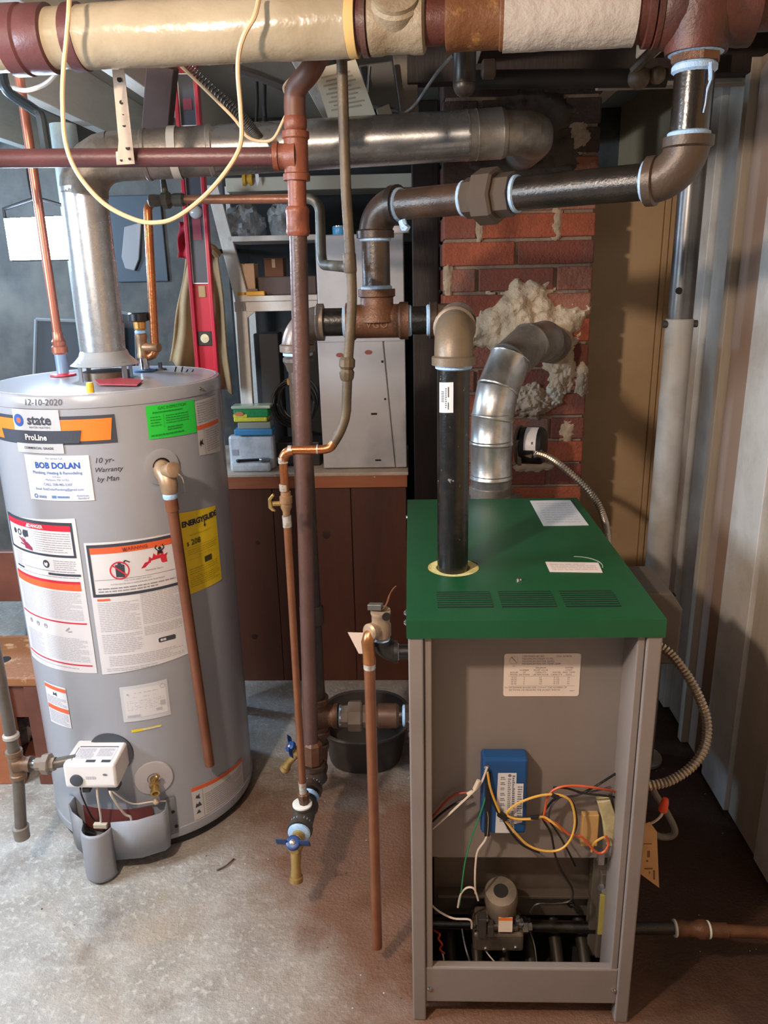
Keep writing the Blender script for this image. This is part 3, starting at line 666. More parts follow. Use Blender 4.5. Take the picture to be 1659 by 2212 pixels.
# sagging wire under the rail
wires('white_wire', [(1030, 2172, 1.33), (1040, 2182), (1075, 2188), (1115, 2180), (1125, 2172)], .0018, cable_grey, bw, 1.33)

# ------------------------------------------------------------------ things fixed at the boiler's right side
cb = thing('control_box', 'dark grey control box on the right flank of the boiler', 'control box', (.50, 1.60, .72))
mb = MB().prism([V(.452, 1.53, .725), V(.572, 1.53, .725), V(.572, 1.53, .855), V(.545, 1.53, .895), V(.452, 1.53, .895)], (0, .16, 0))
part('housing', mb, grey_plastic, cb, smooth=0, bevel=.006)
part('screw_hole', MB().lathe((.560, 1.56, .877), (.8, 0, .55), [(.005, -.004), (.005, .003)], 10), soot_black, cb)
def ribbed(pts, r, step=.0075, n=8, k=10):
    P = crom(pts, k); out = [P[0]]
    L = [0]
    for a, b in zip(P[:-1], P[1:]): L.append(L[-1]+(b-a).length)
    N = max(8, int(L[-1]/(step/4))); res = []; j = 0
    for i in range(N+1):
        s_ = L[-1]*i/N
        while j < len(P)-2 and L[j+1] < s_: j += 1
        t = (s_-L[j])/max(1e-9, L[j+1]-L[j]); res.append(P[j].lerp(P[j+1], min(1, t)))
    rad = [r*(1+.13*math.cos(2*PI*(L[-1]*i/N)/step)) for i in range(N+1)]
    return MB().tube(res, rad, n)
armor = mat('armour_steel', '#a89c8e', .32, .85)
solo('armored_cable', ribbed([at(1425, 1392, Y=1.52)-V(.03, 0, -.01), at(1440, 1405, Y=1.50), at(1475, 1445, Y=1.47), at(1505, 1495, Y=1.44), at(1526, 1555, Y=1.42), at(1522, 1612, Y=1.40), at(1495, 1655, Y=1.385), at(1450, 1685, Y=1.38), at(1405, 1697, Y=1.38), at(1370, 1700, Y=1.39)], .0098), armor,
     'armoured steel cable looping out beside the boiler front leg', 'cable')
solo('rigid_cable_loop', MB().tube(crom([at(1400, 1690, Y=1.46)-V(.06, 0, -.01), at(1400, 1690, Y=1.46), at(1415, 1715, Y=1.46), at(1440, 1755, Y=1.46), at(1457, 1790, Y=1.46), at(1452, 1805, Y=1.46), at(1430, 1808, Y=1.46), at(1405, 1800, Y=1.46), at(1390, 1798, Y=1.46)-V(.04, 0, 0)], 8), .0075, 10), cable_grey,
     'thick grey cable bent in a hairpin behind the paper tag', 'cable')
wn = thing('wire_nut', 'orange wire nut capping a loose wire beside the boiler', 'wire nut', tuple(at(1433, 1750, Y=1.37)))
part('cap', MB().lathe(at(1431, 1752, Y=1.37), (.15, 0, 1), [(.0085, 0), (.0095, .003), (.008, .022), (.006, .030), (.002, .032)], 10), mat('nut_orange', '#e2502a', .4), wn)
part('wire', MB().tube(crom([at(1433, 1748, Y=1.37), at(1428, 1762, Y=1.37), at(1415, 1774, Y=1.375), at(1398, 1782, Y=1.38)], 6), .0028, 6), cable_white, wn)
tg = thing('paper_tag', 'tan paper tag hanging beside the right front leg of the boiler', 'tag', tuple(at(1400, 1850, Y=1.37)))
tp = [at(1386, 1782, Y=1.36), at(1404, 1776, Y=1.36), at(1419, 1797, Y=1.37), at(1424, 1918, Y=1.40), at(1370, 1878, Y=1.37), at(1372, 1790, Y=1.36)]
part('card', MB().prism(tp, (0, .0012, 0)), label_manila, tg, smooth=0)
mb = MB()
for a, b, c_, d in ((1398, 1838, 1404, 1852), (1396, 1858, 1400, 1862), (1388, 1822, 1408, 1824), (1392, 1875, 1410, 1878), (1411, 1880, 1415, 1900), (1402, 1882, 1404, 1888)):
    mb.prism([at(a, b, Y=1.357), at(c_, b, Y=1.357), at(c_, d, Y=1.3575), at(a, d, Y=1.3575)], (0, .0004, 0))
part('tag_print', mb, mat('ink_brown', '#7c5a38', .6), tg, smooth=0)
# gas supply that leaves the boiler to the right
gs = thing('gas_supply_pipe', 'black gas pipe running low along the floor right of the boiler', 'pipe', (.62, 1.42, .0))
gp = [V(.452, 1.412, .127), at(1458, 2005, Y=1.41), at(1565, 2010, Y=1.41)]
part('pipe', MB().cyl(gp[0], gp[1], .0135), black_iron, gs)
cpl = MB().lathe(gp[1], gp[2]-gp[1], [(.0165, 0), (.0185, .004), (.0185, .02), (.016, .026), (.017, .045), (.0215, .052), (.0215, .066), (.017, .074), (.016, .09), (.0165, .115)], 20)
part('coupling', cpl, brown_iron, gs)
part('pipe', MB().cyl(gp[2], at(1720, 2018, Y=1.41), .0135), brown_iron, gs)
for p in (gp[1], at(1530, 2008, Y=1.41)): part('sealant', dope(p, (1, 0, 0), .0165, .007), mat('sealant_pale', '#cfd6d2', .5), gs)

def proj(P):
    d = Vector(P)-CAM; z = d.dot(_fw); return IMG_W/2+FPX*d.dot(_rt)/z, IMG_H/2+FPX*d.dot(_dn)/z
def on_axis(A, B, px):
    lo, hi = -1.0, 2.0
    for _ in range(40):
        m = (lo+hi)/2
        if proj(A.lerp(B, m))[0] < px: lo = m
        else: hi = m
    return A.lerp(B, (lo+hi)/2)

# ------------------------------------------------------------------ steam header: boiler riser, header, drop from the main
PR = .0322
HZ = at(815, 694, Y=1.88).z; HYY = 1.88
RX, RY = .0845, 1.543
hdr = thing('steam_header', 'black iron steam header rising from the boiler to the overhead main', 'pipe', (RX, RY, .93))
part('riser_pipe', MB().cyl((RX, RY, .80), (RX, RY, HZ-.045), PR, n=32), mat('riser_black', '#100f0f', .28, 0, '#272220', 30, .48, .75, .08, 140, col3='#8d8781', n3=70, lo3=.66, hi3=.72, spec=.7), hdr, 'scuffed black riser pipe')
dl = Decal(lambda u, v, off: V(RX+(PR+off)*math.sin(u/PR), RY-(PR+off)*math.cos(u/PR), v))
a_ = at(947, 828, Y=RY-.03); b_ = at(981, 893, Y=RY-.03); u0 = -.0335; u1 = -.002
mb = MB().grid(8, 2, lambda p, q: dl.mp(u0+(u1-u0)*p, b_.z+(a_.z-b_.z)*q+.002*p, .0008)); st = part('pipe_sticker', mb, label_white, hdr, 'white barcode sticker', smooth=60)
mb = MB()
for i in range(7): dl.rect(mb, -.027, -.0205, b_.z+.022+i*.0032, b_.z+.0235+i*.0032, .0014, 1)
dl.rect(mb, -.0125, -.0105, b_.z+.032, b_.z+.052, .0014, 1); dl.rect(mb, -.0125, -.0108, b_.z+.008, b_.z+.022, .0014, 1); dl.fine(mb, -.018, -.015, b_.z+.01, b_.z+.05, 10, .0014, random.Random(5), .5, wl=.004)
part('sticker_print', mb, ink_slate, st, smooth=0)
EL = .066
part('elbow', elbow((RX, RY, HZ), (0, 0, -1), (.083, 1, 0), PR, EL), mat('elbow_tan', '#75685b', .42, .25, '#84704f', 9, .45, .7, .1, 120), hdr, 'grey-tan riser elbow', smooth=40)
SXJ = RX+.028; bk = V(SXJ-RX, HYY-RY, 0).normalized()
part('nipple', MB().cyl(V(RX, RY, HZ)+bk*.05, V(SXJ, HYY, HZ)-bk*.04, PR), black_iron, hdr)
part('elbow', elbow((SXJ, HYY, HZ), -bk, (-1, 0, 0), PR, EL), mill_iron, hdr, smooth=40)
TX = at(815, 690, Y=HYY).x
part('nipple', MB().cyl((SXJ-.05, HYY, HZ), (TX+.05, HYY, HZ), PR, n=28), black_iron, hdr)
part('tee', tee((TX, HYY, HZ), (1, 0, 0), (0, 0, 1), PR, .073), brown_iron, hdr, 'brown iron header tee', smooth=40)
dv = Decal(lambda u, v, off: V(TX+u, HYY-PR*1.2-off, HZ+v)); mb = MB(); dv.text(mb, 'VGO', .0, -.006, .022, .0012, spacing=1.15); dv.text(mb, '2', .042, -.006, .018, .0012); dv.text(mb, '2', -.042, -.006, .016, .0012); dv.text(mb, '2', .0, .03, .014, .0012)
part('cast_lettering', mb, mat('cast_edge', '#7d5a42', .45, .1), hdr, smooth=0)
LX = at(640, 700, Y=HYY).x
part('nipple', MB().cyl((TX-.05, HYY, HZ), (LX+.04, HYY, HZ), PR, n=28), black_iron, hdr)
part('elbow', elbow((LX, HYY, HZ), (1, 0, 0), (0, 0, -1), PR, EL), mat('elbow_warm', '#85766b', .36, .3, '#6f6055', 12, .4, .7, .1, 120), hdr, smooth=40)
UZ = at(830, 447, Y=HYY).z
part('nipple', MB().cyl((TX, HYY, HZ+.05), (TX, HYY, UZ-.04), PR, n=28), mill_iron, hdr)
DR = V(at(1494, 220, Y=1.5).x, 1.5, UZ+.006); UL = V(TX, HYY, UZ)
dirh = (DR-UL).normalized()
part('elbow', elbow(UL, (0, 0, -1), dirh, PR, EL), mat('elbow_dark', '#43362e', .38, .2, '#372b24', 12, .4, .7, .1, 120), hdr, smooth=40)
uc = on_axis(UL, DR, 1057)
part('cross_pipe', MB().cyl(UL+dirh*.05, uc, PR, n=28), mat('cross_iron', '#38291f', .36, 0, '#4d3a2c', 12, .4, .66, .15, 160, spec=.6), hdr)
part('cross_pipe', MB().cyl(uc, DR-dirh*.05, PR, n=28), mat('cross_black', '#1a1512', .3, 0, '#30241d', 14, .45, .7, .15, 160, spec=.7), hdr)
part('union', union(uc, dirh, PR*.98, .085), mat('union_iron', '#574a41', .45, .2), hdr, smooth=20)
part('elbow', elbow(DR, -dirh, (0, 0, 1), PR, EL), mat('elbow_brown', '#4b3d35', .42, .15, '#58473a', 9, .4, .7, .12, 120), hdr, smooth=40)
dz_top = at(1497, 140, Y=1.5).z
part('drop_pipe', MB().cyl(DR+V(0, 0, .04), V(DR.x, DR.y, dz_top+.03), PR, n=28), mat('drop_iron', '#16110e', .2, .1, '#2b2019', 10, .4, .7, .06, 120, spec=.9), hdr, 'glossy black drop pipe')
for p, ax in (((RX, RY, HZ-EL-.004), (0, 0, -1)), ((SXJ-EL-.003, HYY, HZ), (-1, 0, 0)), ((TX+.076, HYY, HZ), (1, 0, 0)), ((TX-.076, HYY, HZ), (-1, 0, 0)), ((LX, HYY, HZ-EL-.006), (0, 0, -1)),
              ((TX, HYY, HZ+.076), (0, 0, 1)), ((TX, HYY, UZ-EL-.003), (0, 0, -1)), (UL+dirh*(EL+.003), dirh), (uc-dirh*.057, dirh), (uc+dirh*.062, dirh), (DR-dirh*(EL+.003), dirh), (DR+V(0, 0, EL+.004), (0, 0, 1))):
    part('sealant', dope(p, ax, PR, .011, 1.12), dope_m, hdr)
mb = MB()
q = V(DR.x, DR.y, dz_top)
mb.lathe(q+V(0, 0, -.014), (0, 0, 1), [(PR*.99, 0), (PR*1.16, .004), (PR*1.16, .012), (PR, .018)], 20)
mb.tube(crom([q+V(.014, -.034, -.005), q+V(.016, -.036, -.03), q+V(.013, -.0345, -.045), q+V(.012, -.034, -.066), q+V(.010, -.0335, -.08)], 5), [.004]+[.0035]*5+[.002]*5+[.0013]*10, 6)
part('sealant_drip', mb, dope_m, hdr)
mb = MB().tube(crom([UL+dirh*.075+V(0, -.02, -.034), UL+dirh*.082+V(0, -.02, -.05), UL+dirh*.088+V(0, -.02, -.045)], 4), .009, 8); part('sealant_drip', mb, dope_m, hdr)

# ------------------------------------------------------------------ overhead steam main
A = V(-1.15, 1.66, 1.985); B = V(.80, 1.482, 1.962)
am = (B-A).normalized()
main = thing('overhead_steam_main', 'thick overhead steam main in cream jacketing with brown fittings', 'pipe', (A+B)/2)
def seg(name, p0, p1, prof, m, label=None, n=36, parent=None):
    P = on_axis(A, B, p0); Q = on_axis(A, B, p1); L_ = (Q-P).length
    return part(name, MB().lathe(P, am, [(r, z*L_) for r, z in prof], n), m, parent or main, label, smooth=40)
def wobble(p0, p1, r, amp, seed, n=36, k=34):
    P = on_axis(A, B, p0); Q = on_axis(A, B, p1); a, u, w = frame(am); rr = random.Random(seed); ph = [rr.uniform(0, 6) for _ in range(6)]; mb = MB(); vs = []; fs = []
    for j in range(k):
        t = j/(k-1)
        for i in range(n):
            th = 2*PI*i/n
            e = r*(1+amp*(math.sin(9*t+2*th+ph[0])*.5+math.sin(23*t-th+ph[1])*.35+math.sin(41*t+3*th+ph[2])*.25+.15*rr.uniform(-1, 1)))
            vs.append(P.lerp(Q, t)+(u*math.cos(th)+w*math.sin(th))*e)
    for j in range(k-1):
        for i in range(n): fs.append((j*n+i, j*n+(i+1) % n, (j+1)*n+(i+1) % n, (j+1)*n+i))
    fs.append(tuple(range(n))[::-1]); fs.append(tuple((k-1)*n+i for i in range(n)))
    return mb.add(vs, fs)
MR = .052
part('core_pipe', MB().cyl(A, B, .040, n=28), red_iron, main)
part('jacket', wobble(-160, 30, MR*1.0, .015, 1), insul_cream, main, smooth=60)
seg('strap_coupling', 22, 118, [(.045, 0), (.060, .02), (.060, .36), (.056, .40), (.058, .46), (.058, .95), (.045, 1)], maroon_paint, 'maroon painted coupling')
part('jacket', wobble(116, 160, MR*.98, .01, 2, k=8), insul_cream, main, smooth=60)
seg('strap_coupling', 152, 184, [(.045, 0), (.056, .1), (.056, .9), (.045, 1)], maroon_paint)
part('jacket', wobble(180, 752, MR*1.02, .022, 3, k=60), insul_cream, main, 'shiny cream jacket', smooth=60)
seg('jacket_end', 748, 772, [(.052, 0), (.0535, .3), (.0535, 1), (.044, 1)], mat('fibre_edge', '#c7a468', .8), None)
seg('collar', 758, 790, [(.044, 0), (.047, .1), (.047, .9), (.04, 1)], maroon_paint)
seg('collar', 782, 797, [(.044, 0), (.053, .1), (.053, .9), (.044, 1)], brown_paint)
seg('fitting', 796, 920, [(.046, 0), (.052, .04), (.052, .22), (.050, .3), (.050, .7), (.052, .78), (.052, .96), (.045, 1)], beige_paint, 'beige painted fitting with an upward branch')
pf = on_axis(A, B, 855)
part('branch_collar', MB().lathe(pf, (0, -.86, .52), [(.045, 0), (.045, .045), (.040, .05), (.040, .058), (.030, .06)], 28), beige_paint, main)
part('branch_pipe', MB().cyl(pf+V(0, -.86, .52).normalized()*.045, pf+V(0, -.086, .22), .024), mat('pvc_beige', '#c3b9a4', .4), main)
seg('nipple', 920, 966, [(.040, 0), (.040, 1)], red_iron)
seg('coupling', 963, 1092, [(.042, 0), (.0505, .02), (.0505, .22), (.0495, .24), (.0495, .90), (.052, .92), (.052, .98), (.042, 1)], rust_flaked, 'rusty flaking coupling')
part('jacket', wobble(1088, 1372, .0545, .012, 5, k=40), insul_white, main, 'plain white jacket', smooth=60)
seg('collar', 1368, 1424, [(.045, 0), (.051, .05), (.051, .42), (.058, .46), (.058, .72), (.053, .76), (.060, .82), (.060, 1), (.05, 1)], red_iron)
tc_ = V(on_axis(A, B, 1512).x, on_axis(A, B, 1512).y, on_axis(A, B, 1512).z)
mb = MB().lathe(on_axis(A, B, 1420), am, [(.056, 0), (.062, .012), (.064, .03), (.066, .065), (.064, .105), (.060, .125), (.062, .135), (.062, .155), (.05, .158)], 36)
tq = V(DR.x, DR.y, dz_top+.016)
mb.lathe(tq+V(0, 0, .0), (0, 0, 1), [(.050, 0), (.052, .01), (.052, .02), (.058, .04), (.062, .075)], 32)
part('drop_tee', mb, red_iron, main, 'large brown drop tee', smooth=45)
part('bushing', MB().lathe(tq+V(0, 0, -.014), (0, 0, 1), [(.040, 0), (.041, .003), (.041, .016), (.038, .018)], 8), brown_iron, main, smooth=20)
part('sealant', MB().lathe(tq+V(0, 0, -.002), (0, 0, 1), [(.040, 0), (.0475, .003), (.0475, .008), (.045, .010)], 28), dope_m, main)

# ------------------------------------------------------------------ brown return riser (vertical) with its branch to the left
BYY = 1.80
bp = [at(672, 1625, Y=BYY), at(650, 960, Y=BYY), at(640, 345, Y=BYY)]
bt = bp[2]; bb = V(bp[0].x, BYY, bp[0].z)
br = thing('brown_riser', 'tall brown painted riser pipe between water heater and boiler', 'pipe', (bb.x, bb.y, bb.z))
ub = (bt-bb).normalized()
def on_b(py):
    lo, hi = -.3, 1.6
    for _ in range(40):
        m = (lo+hi)/2
        if proj(bb.lerp(bt, m))[1] > py: lo = m
        else: hi = m
    return bb.lerp(bt, lo)
BR = .0197
part('pipe', MB().cyl(bb, on_b(500), BR, n=24), brown_paint, br)
part('pipe', MB().cyl(on_b(505), on_b(385), BR*1.02, n=24), rust_paint, br)
def cpl_b(y0, y1, rr, m, nm='coupling'):
    p = on_b(y0); q = on_b(y1); L_ = (q-p).length
    return part(nm, MB().lathe(p, ub, [(rr*.86, 0), (rr, .10*L_), (rr, .2*L_), (rr*.96, .26*L_), (rr*.96, .74*L_), (rr, .8*L_), (rr, .9*L_), (rr*.86, L_)], 24), m, br, smooth=40)
cpl_b(510, 446, BR*1.33, rust_paint)
tpt = on_b(338)
mb = tee(tpt, ub, V(-1, 0, .02), BR*1.05, .048, 1.25)
part('tee', mb, rust_paint, br, 'rust-red tee', smooth=40)
part('pipe', MB().cyl(on_b(300), on_b(262), BR*.95), rust_paint, br)
part('coupling', MB().lathe(on_b(283), ub, [(BR*1.05, 0), (BR*1.25, .006), (BR*1.25, .024), (BR*1.05, .03)], 20), rust_paint, br)
e1 = on_b(225)
part('elbow', MB().tube(crom([on_b(258), on_b(215), e1+V(.008, -.01, .03), at(672, 150, Y=1.76), at(700, 95, Y=1.78), at(722, 55, Y=1.80)], 6), BR*1.15, 18), mat('riser_bend', '#6d4536', .5, 0, '#553529', 9), br)
part('branch_pipe', MB().cyl(tpt+V(-.05, 0, .001), V(-1.9, BYY+.0, at(0, 345, Y=BYY).z+.022), BR*.97, n=20), maroon_paint, br, 'maroon horizontal branch')

# ------------------------------------------------------------------ equalizer, return and low drain run
QR = .0252
eq = thing('boiler_return', 'black iron return leg with union, entering the boiler at lower left', 'pipe', (LX, HYY, .0))
EX = LX
RZ = at(765, 1546, Y=HYY).z
part('reducer', MB().lathe((EX, HYY, HZ-EL-.012), (0, 0, -1), [(PR*1.0, 0), (PR*1.15, .004), (PR*1.15, .012), (QR*1.25, .022), (QR*1.1, .035)], 8), grey_iron, eq, smooth=25)
part('equalizer_pipe', MB().cyl((EX, HYY, HZ-EL-.03), (EX, HYY, RZ+.04), QR, n=24), mill_iron, eq)
part('coupling', MB().lathe((EX, HYY, at(690, 1350, Y=HYY).z), (0, 0, 1), [(QR*1.05, 0), (QR*1.28, .008), (QR*1.28, .05), (QR*1.05, .06)], 20), mill_iron, eq)
part('tee', tee((EX, HYY, RZ), (0, 0, 1), (1, 0, 0), QR, .058), brown_iron, eq, smooth=40)
xs = lambda px: at(px, 1546, Y=HYY).x
part('nipple', MB().cyl((EX+.05, HYY, RZ), (xs(745), HYY, RZ), QR), black_iron, eq)
part('union', union((xs(768), HYY, RZ), (1, 0, 0), QR*.98, .070), mat('union_grey', '#6b5d53', .42, .2), eq, smooth=20)
part('coupling', MB().lathe((xs(790), HYY, RZ), (1, 0, 0), [(QR, 0), (QR, .03), (QR*1.35, .036), (QR*1.35, .085), (QR*1.1, .092)], 20), mat('cpl_brown', '#5e4335', .42, .2, '#4a352a', 12), eq, smooth=30)
part('nipple', MB().cyl((xs(840), HYY, RZ), (BX0+.02, HYY, RZ), QR), black_iron, eq)
for px in (722, 736, 858, 873): part('sealant', dope((xs(px), HYY, RZ), (1, 0, 0), QR, .010, 1.18), dope_m, eq)
part('boiler_bushing', MB().lathe((xs(876), HYY, RZ), (1, 0, 0), [(QR*1.4, 0), (QR*1.4, .03)], 8), mill_iron, eq, smooth=20)
A2 = V(EX, HYY, RZ-.05); lowA = V(EX-.002, HYY-.005, .250); lowB = V(at(640, 1795, Y=1.59).x, 1.59, .210)
part('lower_leg', MB().cyl((EX, HYY, RZ-.05), (EX, HYY, .27), QR), mill_iron, eq)
dlow = (lowB-lowA).normalized()
part('elbow', elbow(lowA, (0, 0, 1), dlow, QR*.95, .05), brown_iron, eq, smooth=40)
sp = lambda t: lowA.lerp(lowB, t)
part('low_run', MB().cyl(sp(.1), sp(.80), QR*.92), black_iron, eq)
tb = sp((lowA.y-BYY)/(lowA.y-lowB.y))
part('tee', tee(tb, dlow, ub, QR*.95, .048), mill_iron, eq, smooth=40)
part('bushing', MB().lathe(tb+ub*.052, ub, [(QR*1.05, 0), (QR*1.05, .028), (BR*1.35, .032), (BR*1.35, .058), (BR*1.05, .066)], 8), brown_iron, eq, smooth=20)
ct = sp((lowA.y-1.665)/(lowA.y-lowB.y))
part('tee', tee(ct, dlow, (0, 0, 1), QR*.95, .044, rb=QR*.72, legb=.040), mat('tee_grey', '#4d463f', .38, .2, '#3b352f', 12), eq, smooth=40)
for t in (.36, .50, .82, .91): part('sealant', dope(sp(t), dlow, QR*.98, .011, 1.16), dope_m, eq)
part('sealant', dope(ct+V(0, 0, .041), (0, 0, 1), .022, .007, 1.15), mat('sealant_white', '#d8d8d2', .5), eq)

def boiler_drain(base, out, up, scale, label, ko=.45, ln=.074):
    """brass boiler drain: hex body, bonnet with blue wing handle, angled spout"""
    b = Vector(base); o = Vector(out).normalized(); u = Vector(up).normalized(); s = scale
    t = thing('drain_valve', label, 'valve', tuple(b))
    sidev = o.cross(u).normalized()
    mb = MB().lathe(b, o, [(.015*s, 0), (.015*s, .010*s), (.012*s, .012*s), (.015*s, .020*s), (.017*s, .030*s), (.016*s, .042*s), (.010*s, .048*s)], 18)
    spd = (o*ko-u).normalized(); s0 = b+o*.032*s
    mb.tube([s0, s0+spd*ln*.3*s, s0+spd*ln*.7*s, s0+(spd*.9-u*.1)*ln*s], [.013*s, .0125*s, .011*s, .013*s], 16)
    end = s0+(spd*.9-u*.1)*ln*s
    mb.lathe(end, (spd*.8-u*.2), [(.013*s, 0), (.0158*s, .002), (.0158*s, .013*s), (.012*s, .014*s)], 18)
    part('body', mb, brass, t, smooth=40)
    hb = b+o*.034*s
    part('bonnet', MB().lathe(hb, (o*.55+u*.85), [(.011*s, 0), (.012*s, .016*s), (.008*s, .018*s), (.006*s, .028*s)], 8), brass, t, smooth=25)
    hd = (o*.55+u*.85).normalized(); hc = hb+hd*.026*s
    mb = MB().lathe(hc, hd, [(.0165*s, 0), (.0165*s, .010*s), (.012*s, .012*s)], 18)
    for k in (-1, 1):
        mb.obox(hc+sidev*k*.026*s+hd*.007*s, sidev, hd, o.cross(sidev), .026*s, .018*s, .011*s)
    h = part('handle', mb, blue_handle, t, 'blue wing handle', smooth=30, bevel=.0015)
    part('handle_screw', MB().lathe(hc+hd*.011*s, hd, [(.0065*s, 0), (.0065*s, .003*s), (.002*s, .005*s)], 10), zinc, h)
    return t
boiler_drain(sp(.93), dlow, V(0, 0, 1), 1.08, 'brass drain valve with blue handle at the front end of the low run', .22, .072)
boiler_drain(V(EX-.025, HYY-.01, .285), V(-1, -.18, -.15), V(-.1, -.25, 1), .95, 'brass drain valve with blue handle half hidden behind the copper pipe', 1.1, .07)

# ------------------------------------------------------------------ thin water feed: taupe pipe, copper bend, shut-off, copper drop
FY = 1.665
feed = thing('water_feed_line', 'thin water feed pipe, taupe above and copper below, with brass shut-off', 'pipe', tuple(at(655, 1722, Y=FY)))
fr = .0107
P = [at(x, y, Y=FY) for x, y in ((738, 118), (741, 220), (748, 420), (757, 560), (760, 660), (752, 780), (748, 890))]
part('pipe', MB().tube(crom(P, 5), fr, 14), pipe_taupe, feed, 'taupe painted upper length')
part('coupling', MB().lathe(at(749, 822, Y=FY), (.06, 0, 1), [(.012, 0), (.015, .006), (.016, .018), (.013, .024), (.017, .030), (.017, .044), (.012, .05)], 10), pipe_taupe, feed, smooth=25)
part('coupling', MB().lathe(at(757, 590, Y=FY), (-.03, 0, 1), [(.012, 0), (.0135, .004), (.0135, .036), (.012, .04)], 16), pipe_taupe, feed)
part('pipe', MB().tube(crom([at(748, 885, Y=FY), at(745, 905, Y=FY), at(735, 932, Y=FY), at(722, 955, Y=FY)], 5), fr*.98, 14), pipe_taupe, feed)
hz = [at(724, 952, Y=FY), at(714, 966, Y=FY), at(695, 971, Y=FY), at(640, 972, Y=FY), at(622, 973, Y=FY)]
part('copper_bend', MB().tube(crom(hz, 6), fr*.92, 14), copper, feed)
part('copper_elbow', MB().tube(arc(at(611, 974, Y=FY), (1, 0, 0), (0, 0, -1), .022, 8), fr*1.05, 14), copper, feed)
part('copper_pipe', MB().cyl(at(611, 990, Y=FY), at(616, 1062, Y=FY), fr*.9, n=14), copper, feed)
for a, b in (((622, 973), (630, 973)), ((684, 971), (687, 971))): part('solder_joint', MB().cyl(at(*a, Y=FY), at(*b, Y=FY), fr*1.04, n=14), solder, feed)
part('solder_joint', MB().cyl(at(613, 1046, Y=FY), at(614, 1060, Y=FY), fr*1.0, n=14), solder, feed)
part('solder_joint', MB().cyl(at(611, 988, Y=FY), at(612, 1000, Y=FY), fr*1.05, n=14), solder, feed)
vt = at(617, 1062, Y=FY); vbm = at(619, 1112, Y=FY); vd = (vbm-vt).normalized(); vl_ = (vbm-vt).length
sv = part('shutoff_body', MB().lathe(vt, vd, [(.0115, 0), (.0115, .16*vl_), (.0145, .2*vl_), (.0145, .48*vl_), (.0125, .52*vl_), (.0132, .66*vl_), (.0085, .86*vl_), (.0085, vl_)], 18), bronze, feed, 'brass shut-off valve', smooth=40)
sb = vt.lerp(vbm, .5)
part('stem', MB().cyl(sb, sb+V(-.030, -.006, .001), .006, n=12), brass, sv)
hx = sb+V(-.032, -.006, .001)
part('tee_handle', MB().prism([hx+V(0, -.003, -.017), hx+V(-.007, -.003, -.010), hx+V(-.007, -.003, .012), hx+V(.004, -.003, .024), hx+V(.008, -.003, .018), hx+V(.0, -.003, .008), hx+V(.002, -.003, -.01), hx+V(.009, -.003, -.018)], (0, .010, 0)), brass, sv, smooth=0, bevel=.002)
part('solder_joint', MB().cyl(at(619, 1114, Y=FY), at(621, 1138, Y=FY), fr*.98, n=14), solder, feed)
part('copper_drop', MB().cyl(at(620, 1120, Y=FY), at(654, 1702, Y=FY), fr*.86, n=14), copper_old, feed, 'long copper drop')
part('solder_joint', MB().cyl(at(653, 1690, Y=FY), at(654.5, 1712, Y=FY), fr*.95, n=14), solder, feed)
part('adapter', MB().lathe(at(655, 1712, Y=FY), (.03, 0, -1), [(.013, 0), (.0155, .003), (.0155, .016), (.0135, .02), (.0135, .04)], 8), brown_iron, feed, smooth=25)
# branch that leaves the feed line and runs back to the water heater
cold = thing('cold_water_branch', 'copper branch pipe crossing behind the brown riser to the water heater', 'pipe', tuple(at(335, 770, Y=2.2)))
g1 = at(757, 577, Y=FY); g2 = at(695, 572, Y=1.92); g3 = at(690, 428, Y=1.93)
part('grey_elbow_pipe', MB().tube([g1]+[g1.lerp(g2, .8)]+arc(g2, (g1-g2), V(0, 0, 1), .03, 6)+[g3-V(0, 0, .03)]+arc(g3, V(0, 0, -1), V(-1, .2, 0), .03, 6), .0118, 12), mat('pipe_greygreen', '#5f5d55', .45, .3, '#4b4943', 12), cold)
c1 = at(318, 436, Y=2.22); c2 = at(336, 770, Y=2.22)
part('copper_run', MB().cyl(g3+V(-.03, .006, 0), at(400, 431, Y=2.17), .0112, n=14), copper_old, cold)
part('gate_valve', MB().lathe(at(400, 431, Y=2.17), (-1, .1, 0), [(.013, 0), (.017, .006), (.017, .03), (.013, .035), (.022, .045), (.022, .06), (.013, .065), (.016, .08), (.016, .095), (.012, .10)], 10), mat('valve_dull', '#5a564e', .5, .4), cold, 'dull old gate valve', smooth=25)
part('valve_bonnet', MB().cyl(at(358, 430, Y=2.17), at(350, 375, Y=2.17), .010, .006).lathe(at(351, 378, Y=2.17), (0, 0, 1), [(.02, 0), (.022, .004), (.018, .01), (.006, .012)], 12), mat('valve_dull', '#5a564e'), cold)
part('copper_run', MB().tube([at(352, 433, Y=2.19)]+arc(c1, V(1, -.03, 0), (c2-c1), .025, 6)+[c1.lerp(c2, .93)]+arc(c2, (c1-c2), V(-1, .3, -.02), .022, 6)+[at(318, 771, Y=2.25)], .0115, 14), copper, cold, 'copper drop')

